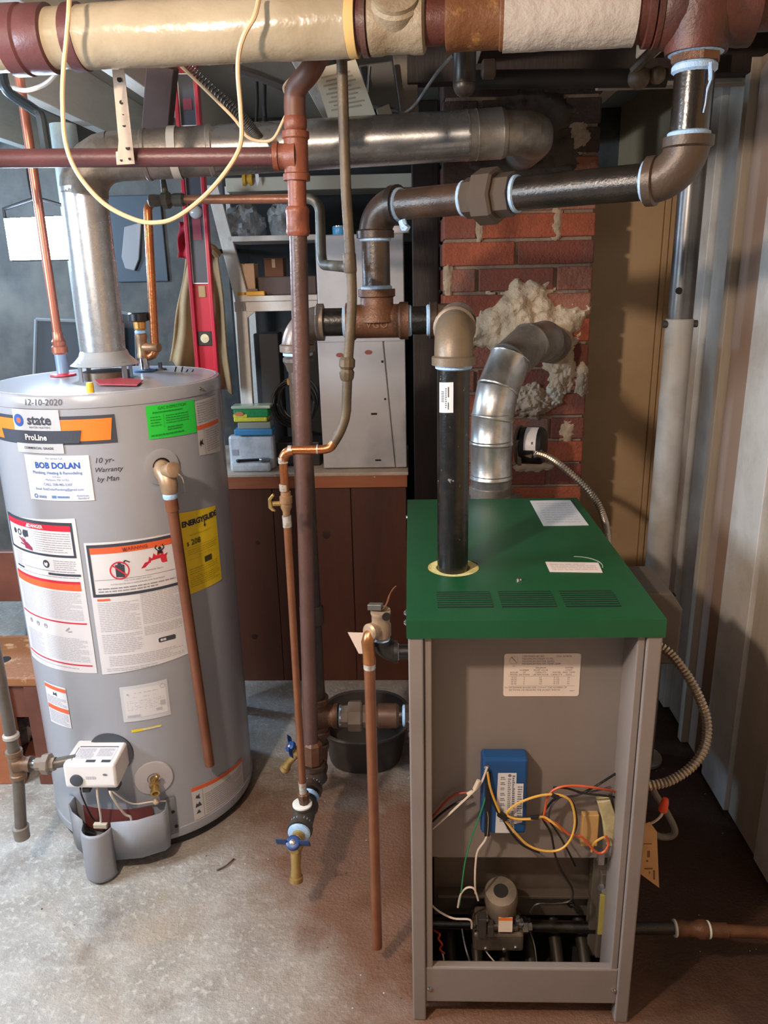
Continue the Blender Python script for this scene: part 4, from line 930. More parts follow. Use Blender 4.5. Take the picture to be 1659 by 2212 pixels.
# ------------------------------------------------------------------ boiler relief valve with copper discharge pipe
RYY = 1.425
rv = thing('relief_valve_assembly', 'brass pressure relief valve with long copper discharge pipe left of boiler', 'relief valve', tuple(at(815, 2045, Y=RYY)))
bxe = at(845, 1408, Y=1.46)
part('side_nipple', MB().cyl((BX0+.01, 1.46, bxe.z), (bxe.x, 1.46, bxe.z), .0155), black_iron, rv)
part('nipple_joint', MB().lathe((at(860, 1410, Y=1.46).x-.004, 1.46, bxe.z), (1, 0, 0), [(.018, 0), (.018, .004), (.0165, .006)], 16), zinc, rv)
ec = at(824, 1405, Y=1.46)
part('street_elbow', elbow((ec.x, 1.46, bxe.z), (1, 0, 0), (0, -.1, 1), .016, .034, 1.3), mat('elbow_black', '#2b2724', .4, .2), rv, smooth=40)
vb0 = V(ec.x, 1.457, bxe.z+.03)
part('sealant', dope(vb0, (0, 0, 1), .018, .010, 1.2), dope_m, rv)
vtop = at(822, 1318, Y=1.45)
h_ = vtop.z-vb0.z
body = part('valve_body', MB().lathe(vb0, (vtop-vb0), [(.0165, 0), (.0165, .10*h_), (.021, .16*h_), (.021, .52*h_), (.0185, .58*h_), (.0185, .86*h_), (.0205, .90*h_), (.0205, h_), (.010, h_*1.01)], 24), mat('valve_bronze', '#b39a80', .42, .4, '#9a8068', 14), rv, 'tan bronze relief valve body', smooth=40)
part('lever', MB().obox(vtop+V(-.010, -.004, .010), (1, -.3, .1), (.3, 1, 0), (0, 0, 1), .030, .014, .012).cyl(vtop+V(0, 0, -.005), vtop+V(0, 0, .014), .006), mat('lever_steel', '#726e69', .4, .7), body, smooth=20, bevel=.001)
part('test_wire', MB().tube(crom([vtop+V(.004, -.01, .006), vtop+V(.012, -.012, .018), vtop+V(.018, -.012, .036), vtop+V(.028, -.012, .052), vtop+V(.033, -.012, .058)], 5), .0012, 6).tube(crom([vtop+V(.004, -.012, .006), vtop+V(.015, -.013, .022), vtop+V(.022, -.013, .045), vtop+V(.031, -.013, .057)], 5), .001, 6), copper_old, body)
part('name_plate', MB().lathe(vb0.lerp(vtop, .93)+V(.012, -.0205, 0), (.3, -1, 0), [(.009, 0), (.009, .002)], 12), mat('plate_dark', '#3c3834', .4, .6), body)
oc = vb0.lerp(vtop, .38)
dtop = at(797, 1400, Y=RYY)
part('outlet', MB().lathe(oc, (dtop+V(0, 0, .035)-oc), [(.016, 0), (.016, .024), (.0175, .026), (.0175, .036), (.013, .04)], 20), mat('valve_bronze', ''), rv)
ds = dtop+V(0, 0, .02)
part('copper_elbow', MB().tube([oc.lerp(ds, .45)+V(0, 0, .006), oc.lerp(ds, .7)+V(0, 0, .010), oc.lerp(ds, .92)+V(0, 0, .006), ds+V(-.002, -.002, -.005), dtop+V(0, 0, -.012), dtop+V(0, 0, -.034)], .0134, 16), mat('copper_warm', '#b57a4c', .3, .75, '#9c6440', 14), rv, smooth=60)
part('solder_joint', MB().cyl(dtop+V(0, 0, -.034), dtop+V(0, 0, -.046), .0126, n=16), solder, rv)
part('discharge_pipe', MB().cyl(dtop+V(0, 0, -.02), at(815, 2045, Y=RYY), .0117, n=18), copper_old, rv, 'long copper discharge pipe')
part('paper_card', MB().prism([at(751, 1366, Y=1.50), at(782, 1367, Y=1.50), at(843, 1350, Y=1.50), at(842, 1386, Y=1.50), at(800, 1413, Y=1.50), at(775, 1412, Y=1.50)], (0, .001, 0)), mat('card_pink', '#dcc4b4', .6), rv, 'folded instruction card', smooth=0)

# ------------------------------------------------------------------ boiler flue, damper motor and its armoured lead
flue = thing('boiler_flue', 'galvanised sheet metal flue bending into the brick chimney', 'flue', tuple(at(1060, 1070, Y=2.2)))
FR = .0595
F0 = at(1060, 1080, Y=2.19); F1 = at(1063, 900, Y=2.2)
fp = [V(F0.x, 2.19, .88), V(F0.x, 2.19, F1.z-.05), V(F0.x+.002, 2.195, F1.z+.01), at(1085, 820, Y=2.22), at(1112, 768, Y=2.27), at(1150, 735, Y=2.35), at(1185, 728, Y=2.45), at(1192, 730, Y=2.53)]
for i in range(1, 8):
    pass
def gore(p, q, r0, r1, m, n=32, nm='gore', lab=None):
    a = (q-p).normalized(); L_ = (q-p).length
    return part(nm, MB().lathe(p, a, [(r0, 0), (r0*1.035, .003), (r0*1.035, .007), (r0, .010), (r1, L_-.001), (r1*1.03, L_+.003)], n), m, flue, lab, smooth=40)
segs = [(V(F0.x, 2.19, .86), V(F0.x, 2.19, at(1060, 1035, Y=2.19).z)), (None, at(1061, 962, Y=2.19)), (None, at(1063, 906, Y=2.195)), (None, at(1074, 845, Y=2.205)), (None, at(1098, 785, Y=2.24)), (None, at(1140, 745, Y=2.31)), (None, at(1172, 738, Y=2.39)), (None, at(1196, 745, Y=2.53))]
prev = segs[0][0]
fm = mat('flue_galv', '#c2c0be', .30, .85, '#aaa7a3', 22, .45, .62, .04, 90, rough2=.36)
for i, (a, b) in enumerate(segs):
    a = a or prev; d = (b-a).normalized()
    gore(a, b+d*.014, FR, FR*.992, fm if i < 5 else galv_old); prev = b
part('collar_band', MB().ring((F0.x, 2.19, at(1060, 1066, Y=2.19).z), (0, 0, 1), FR, FR*1.06, .022), galv_old, flue)
part('draft_hood', MB().box((F0.x-.10, 2.085, .55), (F0.x+.10, 2.30, .90)), galv_old, flue, smooth=0, bevel=.004)

dm_ = thing('damper_motor', 'black round damper motor with white label beside the flue', 'damper motor', tuple(at(1160, 1000, Y=2.28)))
dc_ = at(1150, 962, Y=2.30); dax = V(1, -.42, .05).normalized()
part('housing', MB().lathe(dc_-dax*.035, dax, [(.048, 0), (.056, .006), (.056, .062), (.050, .070), (.02, .072)], 28), black_plastic, dm_, smooth=40)
part('mount_plate', MB().lathe(dc_-dax*.042, dax, [(.06, 0), (.06, .007)], 24), dark_sheet, dm_)
a0, u0_, w0_ = frame(dax)
def dmp(th, z, off): return dc_-dax*.035+dax*z+(u0_*math.cos(th)+w0_*math.sin(th))*(.0562+off)
best = max(range(64), key=lambda i: -((u0_*math.cos(i*PI/32)+w0_*math.sin(i*PI/32)).dot(V(.15, .75, -.65))))
tb_ = best*PI/32
part('motor_label', MB().grid(9, 2, lambda a, b: dmp(tb_-.75+1.5*a, .022+.036*b, .0005)), label_white, dm_, smooth=60)
part('label_dot', MB().grid(3, 2, lambda a, b: dmp(tb_+.30+.14*a, .045+.006*b, .001)), ink_slate, dm_, smooth=60)
part('lead_bracket', MB().beam(at(1118, 950, Y=2.27), at(1122, 1005, Y=2.27), .012, .012).beam(at(1120, 975, Y=2.27), at(1150, 985, Y=2.25), .010, .014), dark_sheet, dm_, smooth=0, bevel=.001)
part('cable_clamp', MB().cyl(at(1155, 982, Y=2.24), at(1170, 980, Y=2.23), .012, n=12), chrome, dm_)
solo('armored_cable', ribbed([at(1160, 980, Y=2.235), at(1185, 988, Y=2.20), at(1220, 1012, Y=2.15), at(1262, 1050, Y=2.12), at(1290, 1085, Y=2.10), at(1306, 1125, Y=2.05), at(1312, 1165, Y=1.96), at(1318, 1210, Y=1.88), at(1340, 1260, Y=1.80), at(1380, 1320, Y=1.70)], .0095), armor,
     'armoured steel cable drooping from the damper motor behind the boiler', 'cable')

# ------------------------------------------------------------------ water heater
TXC, TYC, TR, TZ0, TZ1 = -.815, 2.075, .298, .03, 1.296
wh = thing('water_heater', 'tall grey cylindrical gas water heater covered in labels', 'water heater', (TXC, TYC, 0))
def T(f, z, off=0): return V(TXC+(TR+off)*math.sin(f), TYC-(TR+off)*math.cos(f), z)
part('tank_shell', MB().lathe((TXC, TYC, 0), (0, 0, 1), [(TR-.012, TZ0), (TR-.002, TZ0+.004), (TR, TZ0+.012), (TR, .062), (TR-.0025, .064), (TR-.0025, 1.262), (TR, 1.264), (TR, TZ1-.006), (TR-.004, TZ1-.001), (TR-.012, TZ1)], 96), tank_grey, wh, 'grey enamelled shell', smooth=40)
part('top_cover', MB().lathe((TXC, TYC, 0), (0, 0, 1), [(TR-.010, TZ1-.004), (TR-.012, TZ1+.001), (TR-.022, TZ1-.003), (.12, TZ1-.001), (.001, TZ1)], 72, False), tank_top, wh, 'glossy pale top', smooth=60)
part('base_ring', MB().lathe((TXC, TYC, 0), (0, 0, 1), [(TR-.03, .008), (TR-.012, .008), (TR-.012, TZ0+.004), (TR-.03, TZ0+.004)], 72), black_plastic, wh)
for f in (.3, 2.4, -1.8): part('foot', MB().lathe(T(f, 0, -.05), (0, 0, 1), [(.02, 0), (.02, .03)], 12), tank_trim, wh)
for f, z in ((1.12, .052), (-.1, .05), (1.2, 1.28)): part('rim_screw', MB().lathe(T(f, z, 0), V(math.sin(f), -math.cos(f), 0), [(.0045, 0), (.0045, .002), (.002, .004)], 8), chrome, wh)

D = Decal(lambda u, v, off: T(u/TR, v, off-.002))
def label(name, f0, f1, z0, z1, m, lab=None, z0r=None, z1r=None, off=.0010):
    """paper label wrapped on the shell, angles in radians; right-hand heights may differ"""
    z0r = z0 if z0r is None else z0r; z1r = z1 if z1r is None else z1r
    k = max(4, int((f1-f0)*30))
    mb = MB().grid(k+1, 3, lambda a, b: D.mp((f0+(f1-f0)*a)*TR, (z0+(z0r-z0)*a)*(1-b)+(z1+(z1r-z1)*a)*b, off))
    return part(name, mb, m, wh, lab, smooth=60)
def prnt(parent, fn, m, nm='print'):
    mb = MB(); fn(mb); o = part(nm, mb, m, parent, smooth=0)
    if nm in ('fine_print', 'card_text'): o['kind'] = 'stuff'
    return o
R_ = TR
# brand banner
bn = label('brand_banner', -1.0, .395, 1.178, 1.246, ink_slate, 'orange and slate brand banner', off=.0006)
prnt(bn, lambda mb: [D.rect(mb, -.98*R_, .33*R_, 1.186, 1.238, .0014), D.poly(mb, [(.33*R_, 1.186), (.345*R_, 1.186), (.372*R_, 1.238), (.33*R_, 1.238)], .0014)], label_orange, 'orange_field')
bd = label('brand_badge', -.468, -.028, 1.157, 1.262, label_silver, 'silver badge reading state ProLine', off=.0022)
prnt(bd, lambda mb: D.quad(mb, (-.625*R_, 1.180), (.105*R_, 1.182), (.13*R_, 1.2125), (-.65*R_, 1.211), .0032, 24), ink_slate, 'slate_bar')
prnt(bd, lambda mb: D.text(mb, 'ProLine', -.255*R_, 1.1955, .0195, .0046, bold=.03), label_white, 'bar_lettering')
prnt(bd, lambda mb: [D.text(mb, 'state', -.208*R_, 1.2365, .033, .0032, bold=.03), D.text(mb, 'COMMERCIAL GRADE', -.25*R_, 1.1695, .0078, .0032, bold=.02, spacing=1.1), D.text(mb, 'WATER HEATERS', -.21*R_, 1.2195, .0066, .0032, spacing=1.15)], ink_slate, 'badge_lettering')
prnt(bd, lambda mb: D.disc(mb, -.405*R_, 1.2355, .0150, .0032, 24, .0065), ink_blue, 'logo_ring')
prnt(bd, lambda mb: D.disc(mb, -.403*R_, 1.2355, .0070, .0034, 18), label_redorange, 'logo_dot')
# service card
sv = label('service_card', -.412, .160, 1.040, 1.152, label_white, 'white service card with blue lettering', off=.0010)
cu_ = -.126*R_; rg0 = random.Random(6)
prnt(sv, lambda mb: D.text(mb, 'BOB DOLAN', cu_+.004, 1.127, .0205, .0018, bold=.035), ink_blue, 'card_heading')
prnt(sv, lambda mb: [D.text(mb, 'Plumbing, Heating & Remodeling', cu_, 1.1095, .0098, .0018, bold=.02), D.text(mb, 'For Service Call', cu_, 1.145, .0068, .0018), D.text(mb, '519 Elm', cu_, 1.0995, .0066, .0018), D.text(mb, 'Marlboro, MA 01752', cu_, 1.092, .0072, .0018),
     D.text(mb, 'CALL: 508-485-5397', cu_, 1.0805, .0088, .0018, bold=.01), D.text(mb, 'Email: BobDolanPlumbing@gmail.com', cu_, 1.0685, .0082, .0018, bold=.01)], ink_sky, 'card_text')
prnt(sv, lambda mb: [D.text(mb, 'state', cu_-.046, 1.0495, .0115, .0018, bold=.02), D.disc(mb, cu_-.066, 1.0500, .0058, .0018, 16, .003), D.fine(mb, cu_-.005, cu_+.026, 1.046, 1.053, 1, .0018, rg0, .7, wl=.006), D.rect(mb, cu_-.020, cu_-.008, 1.046, 1.053, .0018, 1), D.text(mb, 'American', cu_+.058, 1.053, .0075, .0018, shear=.3), D.text(mb, 'Standard', cu_+.059, 1.0465, .0075, .0018, shear=.3)], ink_sky, 'card_logos')
# marker writing straight on the shell
mk = mat('marker', '#55565d', .5)
part('marker_date', (lambda mb: (D.text(mb, '12-10-2020', -.155*R_, 1.279, .0215, .0026+.0006, shear=.15), mb)[1])(MB()), mk, wh, 'handwritten date', smooth=0)
part('marker_note', (lambda mb: (D.text(mb, '10 yr-', .272*R_, 1.137, .019, .001, shear=.25), D.text(mb, 'Warranty', .295*R_, 1.114, .0165, .001, shear=.3), D.text(mb, 'by Man', .282*R_, 1.091, .0175, .001, shear=.3), mb)[3])(MB()), mat('marker_dark', '#35353b', .5), wh, 'handwritten warranty note', smooth=0)
# green inspection sticker
gi = label('inspection_sticker', .642, 1.112, 1.176, 1.258, label_green, 'bright green gas inspection sticker', 1.172, 1.256, off=.0014)
gu = .877*R_
rg = random.Random(8)
prnt(gi, lambda mb: [D.text(mb, 'GAS INSPECTION', gu, 1.249, .0105, .0024, bold=.01), D.fine(mb, gu-.055, gu+.055, 1.236, 1.243, 1, .0024, rg, .45, wl=.008), D.fine(mb, gu-.062, gu-.035, 1.205, 1.232, 4, .0024, rg, .35, wl=.01), D.fine(mb, gu-.022, gu+.045, 1.208, 1.232, 4, .0024, rg, .35, wl=.01),
     D.rect(mb, gu-.028, gu-.0274, 1.2, 1.234, .0024, 1), D.fine(mb, gu-.02, gu+.03, 1.191, 1.203, 2, .0024, rg, .5, wl=.01), D.fine(mb, gu-.064, gu+.05, 1.18, 1.188, 1, .0024, rg, .5, wl=.012)], mat('ink_green', '#1f8f34', .5), 'sticker_print')
# grey instruction label right of it
rl = label('side_label', 1.12, 1.50, 1.110, 1.250, mat('label_grey', '#c4bfbc', .45), None, 1.098, 1.252, off=.0006)
prnt(rl, lambda mb: D.rect(mb, 1.12*R_, 1.5*R_, 1.176, 1.187, .0014), label_redorange, 'label_stripe')
prnt(rl, lambda mb: [D.fine(mb, 1.14*R_, 1.48*R_, 1.192, 1.246, 9, .0014, rg, .35), D.fine(mb, 1.23*R_, 1.48*R_, 1.112, 1.172, 10, .0014, rg, .35), D.rect(mb, 1.205*R_, 1.21*R_, 1.108, 1.175, .0014, 1)], ink_grey, 'fine_print')
prnt(rl, lambda mb: D.poly(mb, [(1.135*R_, 1.141), (1.15*R_, 1.15), (1.16*R_, 1.145), (1.185*R_, 1.152), (1.175*R_, 1.143), (1.19*R_, 1.135), (1.16*R_, 1.138), (1.145*R_, 1.132)], .0014), ink_black, 'hazard_mark')
# danger column on the left
dg = label('danger_label', -.905, -.022, .568, .978, label_white, 'long white warning label with red danger panel', .574, .996, off=.0008)
def zq(fx, z): return z+(.018 if z > .8 else .006)*((fx+.905)/.883)
def dr(mb, f0, f1, z0, z1, off=.0016): D.rect(mb, f0*R_, f1*R_, z0, z1, off)
prnt(dg, lambda mb: [dr(mb, -.885, -.06, .976, .984), dr(mb, -.885, -.06, .8925, .8985), dr(mb, -.885, -.862, .8925, .984), dr(mb, -.075, -.055, .8925, .984), dr(mb, -.81, -.68, .843, .848), dr(mb, -.35, -.04, .843, .849)], ink_slate, 'danger_border')
prnt(dg, lambda mb: dr(mb, -.862, -.075, .961, .976), label_red, 'danger_bar')
prnt(dg, lambda mb: D.text(mb, 'DANGER', -.42*R_, .9685, .0125, .0022, bold=.03), label_white, 'danger_word')
prnt(dg, lambda mb: [D.poly(mb, [(-.54*R_, .9635), (-.49*R_, .9635), (-.515*R_, .9745)], .0022)], label_white, 'danger_triangle')
prnt(dg, lambda mb: [D.disc(mb, -.74*R_, .943, .0075, .0016, 14), D.disc(mb, -.66*R_, .943, .009, .0016, 14, .0055), D.disc(mb, -.58*R_, .942, .0095, .0016, 14), D.rect(mb, -.60*R_, -.53*R_, .936, .953, .0016, 1)], ink_slate, 'tap_picture')
def hand(mb):
    D.poly(mb, [(-.60*R_, .903), (-.50*R_, .900), (-.50*R_, .909), (-.56*R_, .921), (-.61*R_, .918)], .0016)
    for i in range(4): D.line(mb, (-.575*R_-i*.004, .917), (-.60*R_-i*.008, .928+.002*(i % 2)), .0034, .0016)
    D.line(mb, (-.61*R_, .912), (-.665*R_, .914), .004, .0016)
prnt(dg, hand, mat('hand_maroon', '#8c2f4a', .5), 'hand_picture')
rd = random.Random(11)
def fl(mb, f0, f1, z0, z1, rows, fill=.36, wl=.014): D.fine(mb, f0*R_, f1*R_, z0, z1, rows, .0016, rd, fill, wl=wl)
prnt(dg, lambda mb: [fl(mb, -.455, -.09, .903, .957, 9, .3), D.rect(mb, -.472*R_, -.469*R_, .9, .96, .0016, 1), fl(mb, -.80, -.68, .85, .888, 8), fl(mb, -.28, -.07, .858, .885, 5), fl(mb, -.66, -.08, .8505, .8575, 1), fl(mb, -.78, -.06, .836, .8415, 1)], ink_grey, 'fine_print')
prnt(dg, lambda mb: D.disc(mb, -.36*R_, .8715, .0105, .0016, 20), ink_slate, 'book_sign')
prnt(dg, lambda mb: D.poly(mb, [(-.38*R_, .868), (-.352*R_, .864), (-.338*R_, .873), (-.352*R_, .8765), (-.362*R_, .8735), (-.376*R_, .8765)], .0022), label_white, 'book_shape')
prnt(dg, lambda mb: [dr(mb, -.87, -.055, .822, .829), dr(mb, -.87, -.05, .712, .716), dr(mb, -.87, -.055, .593, .597)], label_red, 'red_rules')
prnt(dg, lambda mb: dr(mb, -.87, -.055, .804, .822), label_redorange, 'orange_bar')
prnt(dg, lambda mb: [fl(mb, -.83, -.58, .722, .798, 17, .42), fl(mb, -.53, -.07, .722, .800, 18, .42), fl(mb, -.82, -.56, .604, .668, 14, .42), fl(mb, -.50, -.07, .604, .672, 15, .42), fl(mb, -.86, -.1, .581, .588, 1)], mat('ink_palegrey', '#b3b0b8', .55), 'fine_print')
prnt(dg, lambda mb: [D.disc(mb, u*R_, .694, .007, .0016, 14, .0045) for u in (-.72, -.60, -.49)]+[D.disc(mb, u*R_, .695, .0028, .0016, 8) for u in (-.72, -.60, -.49)]+[D.line(mb, (-.26*R_, .69), (-.22*R_, .70), .004, .0016), D.line(mb, (-.24*R_, .688), (-.20*R_, .690), .003, .0016)], ink_grey, 'dial_pictures')
# wide warning label
wl_ = label('warning_label', .022, .790, .570, .932, label_white, 'large white warning label with orange bar', .585, .930, off=.0012)
prnt(wl_, lambda mb: [dr(mb, .04, .775, .918, .926, .0022), dr(mb, .04, .78, .787, .7945, .0022), dr(mb, .04, .062, .787, .926, .0022), dr(mb, .752, .775, .787, .926, .0022)], ink_slate, 'warning_border')
prnt(wl_, lambda mb: dr(mb, .062, .752, .902, .918, .0022), label_redorange, 'orange_bar')
prnt(wl_, lambda mb: [D.text(mb, 'WARNING', .425*R_, .9095, .0120, .0030, bold=.02, spacing=1.1), D.poly(mb, [(.325*R_, .904), (.36*R_, .904), (.343*R_, .9155)], .003)], mat('ink_rust', '#7a3326', .5), 'warning_word')
def can(mb):
    D.poly(mb, [(.25*R_, .838), (.32*R_, .836), (.325*R_, .868), (.30*R_, .872), (.295*R_, .876), (.275*R_, .876), (.27*R_, .870), (.25*R_, .870)], .0022)
    D.line(mb, (.315*R_, .872), (.335*R_, .880), .004, .0022); D.line(mb, (.335*R_, .880), (.37*R_, .874), .003, .0022)
prnt(wl_, can, ink_slate, 'fuel_can')
prnt(wl_, lambda mb: [D.disc(mb, .283*R_, .855, .0240, .0028, 28, .0205), D.line(mb, (.283*R_-.0165, .870), (.283*R_+.0165, .840), .0036, .0028)], label_red, 'prohibition_sign')
prnt(wl_, lambda mb: D.poly(mb, [(.455*R_, .852), (.68*R_, .858), (.675*R_, .872), (.69*R_, .882), (.655*R_, .878), (.65*R_, .889), (.625*R_, .879), (.605*R_, .892), (.595*R_, .879), (.57*R_, .887), (.555*R_, .874), (.53*R_, .880), (.52*R_, .868), (.49*R_, .866)], .0022), label_red, 'flame_picture')
prnt(wl_, lambda mb: [D.disc(mb, .625*R_, .906-.008, .0042, .0034, 10), D.poly(mb, [(.605*R_, .884), (.645*R_, .884), (.64*R_, .893), (.61*R_, .893)], .0034), D.line(mb, (.61*R_, .892), (.585*R_, .900), .0026, .0034), D.line(mb, (.585*R_, .900), (.60*R_, .907), .0024, .0034), D.line(mb, (.64*R_, .892), (.662*R_, .898), .0026, .0034), D.line(mb, (.662*R_, .898), (.65*R_, .907), .0024, .0034)], ink_black, 'figure_picture')
prnt(wl_, lambda mb: [D.text(mb, 'Flammable Vapors', .565*R_, .8455, .0062, .0022), D.rect(mb, .07*R_, .745*R_, .832, .833, .0022), D.text(mb, 'FOR YOUR SAFETY DO NOT', .42*R_, .8265, .0052, .0022), D.text(mb, 'WATER HEATER HAS A MAIN BURNER AND PILOT FLAME', .42*R_, .8185, .0052, .0022), fl(mb, .09, .74, .797, .812, 2, .45)], mat('ink_mid2', '#8a878d', .55), 'warning_text')
prnt(wl_, lambda mb: [fl(mb, .065, .40, .690, .772, 17, .45), fl(mb, .42, .755, .700, .786, 18, .45), fl(mb, .065, .40, .628, .684, 11, .45), fl(mb, .42, .755, .668, .694, 6, .45), fl(mb, .10, .74, .592, .622, 6, .45), fl(mb, .07, .5, .577, .588, 2, .45)], mat('ink_palegrey', ''), 'fine_print')
prnt(wl_, lambda mb: dr(mb, .07, .175, .7765, .782, .0024), label_redorange, 'red_heading')
prnt(wl_, lambda mb: D.poly(mb, rrect(.528*R_, .68*R_, .641, .654, .004), .0026), ink_slate, 'logo_box')
prnt(wl_, lambda mb: D.fine(mb, .545*R_, .61*R_, .643, .652, 1, .0034, random.Random(3), .7, wl=.008), label_white, 'logo_word')
# energy guide
eg = label('energy_label', .835, 1.282, .750, .976, label_yellow, 'yellow energy guide label', .748, .962, off=.0008)
prnt(eg, lambda mb: [D.text(mb, 'ENERGYGUIDE', 1.062*R_, .942, .0205, .0020, bold=.04, spacing=.92), D.poly(mb, [(1.085*R_, .926), (1.115*R_, .926), (1.10*R_, .918)], .002), D.rect(mb, 1.095*R_, 1.105*R_, .925, .94, .002, 1)], mat('ink_navy', '#22253a', .5), 'energy_heading')
prnt(eg, lambda mb: [D.text(mb, 's 208', .955*R_, .889, .0215, .0020, bold=.02), D.poly(mb, rrect(1.06*R_, 1.155*R_, .822, .838, .001), .002)], mat('ink_olive', '#44401f', .5), 'energy_figure')
prnt(eg, lambda mb: [D.text(mb, 'Estimated Yearly Energy Cost', 1.05*R_, .909, .0065, .002), D.rect(mb, .86*R_, 1.265*R_, .8755, .8765, .002), fl(mb, .88, 1.25, .855, .872, 3, .3), D.text(mb, 'First Hour Rating', 1.08*R_, .850, .007, .002), D.rect(mb, .87*R_, 1.27*R_, .843, .8436, .002), fl(mb, .88, 1.24, .80, .819, 3, .3), fl(mb, .88, 1.25, .765, .795, 5, .3), D.rect(mb, .87*R_, 1.27*R_, .797, .7976, .002)], mat('ink_yellowdark', '#b39a22', .5), 'energy_text')
# small labels near the base
sl = label('small_hazard_label', -.668, -.370, .393, .517, label_white, 'small white and orange hazard label', .397, .519, off=.0010)
prnt(sl, lambda mb: [dr(mb, -.665, -.373, .503, .514), dr(mb, -.660, -.373, .440, .453)], label_redorange, 'orange_bars')
prnt(sl, lambda mb: [fl(mb, -.65, -.39, .457, .482, 6, .4), fl(mb, -.65, -.39, .400, .436, 8, .4)], ink_grey, 'fine_print')
prnt(sl, lambda mb: D.poly(mb, [(-.55*R_, .486), (-.54*R_, .497), (-.52*R_, .492), (-.50*R_, .498), (-.495*R_, .485), (-.52*R_, .489)], .0018), ink_slate, 'hazard_mark')
rp = label('rating_label', .150, .562, .426, .531, label_silver, 'silver rating plate', .424, .532, off=.0010)
prnt(rp, lambda mb: D.rect(mb, .175*R_, .54*R_, .437, .522, .0016), label_white, 'inner_field')
prnt(rp, lambda mb: [fl(mb, .27, .47, .505, .512, 1), fl(mb, .25, .45, .494, .499, 1), fl(mb, .20, .52, .458, .488, 6, .35), D.rect(mb, .48*R_, .525*R_, .462, .475, .0024, 1), D.rect(mb, .19*R_, .30*R_, .4395, .4455, .0024, 2), D.rect(mb, .44*R_, .49*R_, .4475, .455, .0024, 1), D.disc(mb, .515*R_, .5165, .007, .0024, 14, .005), D.disc(mb, .212*R_, .507, .0035, .0024, 5)], mat('ink_palegrey', ''), 'plate_print')
yl = label('thermometer_strip', .205, .468, .393, .401, label_yellow, None, .397, .403, off=.001)
prnt(yl, lambda mb: D.rect(mb, .30*R_, .46*R_, .3965, .4005, .0018), mat('strip_pale', '#cfcdb4', .5), 'strip_field')
cl = label('corner_label', .668, 1.36, .066, .176, mat('label_grey', ''), 'grey hazard label near the base', .066, .158, off=.0008)
prnt(cl, lambda mb: D.quad(mb, (.668*R_, .163), (1.36*R_, .146), (1.36*R_, .157), (.668*R_, .175), .0016, 20), label_redorange, 'orange_bar')
prnt(cl, lambda mb: [fl(mb, .80, 1.33, .072, .140, 10, .35), D.rect(mb, .775*R_, .78*R_, .068, .165, .0016, 1)], ink_grey, 'fine_print')
prnt(cl, lambda mb: [D.poly(mb, [(.70*R_, .138), (.715*R_, .147), (.725*R_, .143), (.745*R_, .149), (.74*R_, .139), (.75*R_, .131), (.72*R_, .135)], .0016), D.poly(mb, [(.69*R_, .107), (.705*R_, .121), (.72*R_, .115), (.735*R_, .123), (.76*R_, .108)], .0016), D.poly(mb, [(.695*R_, .086), (.745*R_, .086), (.72*R_, .098)], .0016)], ink_slate, 'hazard_marks')

# relief valve at the side with its discharge tube
tpv = part('relief_port', MB().lathe(T(.72, 1.104, -.004), V(math.sin(.72), -math.cos(.72), 0), [(.044, 0), (.046, .004), (.040, .0055), (.023, .006)], 28), tank_grey, wh)
part('port_shadow_gap', MB().lathe(T(.72, 1.104, .001), V(math.sin(.72), -math.cos(.72), 0), [(.024, 0), (.024, .002)], 20), soot_black, wh)
e_ = T(.70, 1.098, .045); nv = V(math.sin(.735), -math.cos(.735), 0)
part('relief_valve', MB().tube([T(.715, 1.104, 0), T(.71, 1.104, .02)]+arc(e_, -nv, V(.05, 0, -1), .030, 7)+[e_+V(.002, 0, -.05)], [.020, .021]+[.0225]*8+[.019], 16), mat('valve_tan', '#a98c70', .42, .4, '#8f745b', 14), wh, 'tan bronze relief valve', smooth=60)
part('valve_bonnet', MB().lathe(e_+V(0, 0, .004), nv+V(.25, 0, .35), [(.017, 0), (.017, .020), (.0195, .022), (.0195, .032), (.012, .036)], 16), mat('valve_tan', ''), wh, smooth=35)
part('valve_lever', MB().tube(crom([e_+nv*.022+V(.008, 0, .006), e_+nv*.028+V(.022, 0, -.004), e_+nv*.028+V(.026, 0, -.035), e_+nv*.024+V(.022, 0, -.048)], 5), .0022, 6), chrome, wh)
part('sealant', dope(e_+V(.002, 0, -.058), (.05, 0, -1), .0155, .016, 1.15), dope_m, wh)
dt = e_+V(.003, 0, -.068); db = at(453, 1652, Y=T(.89, .3, .055).y)
part('discharge_adapter', MB().cyl(dt+V(-.001, 0, .008), dt.lerp(db, .035), .0165, n=16), copper_old, wh)
part('discharge_tube', MB().cyl(dt, db, .0137, n=18), mat('copper_dull', '#8d5b45', .38, .55, '#7a4a36', 6, .4, .7), wh, 'long dull copper discharge tube')

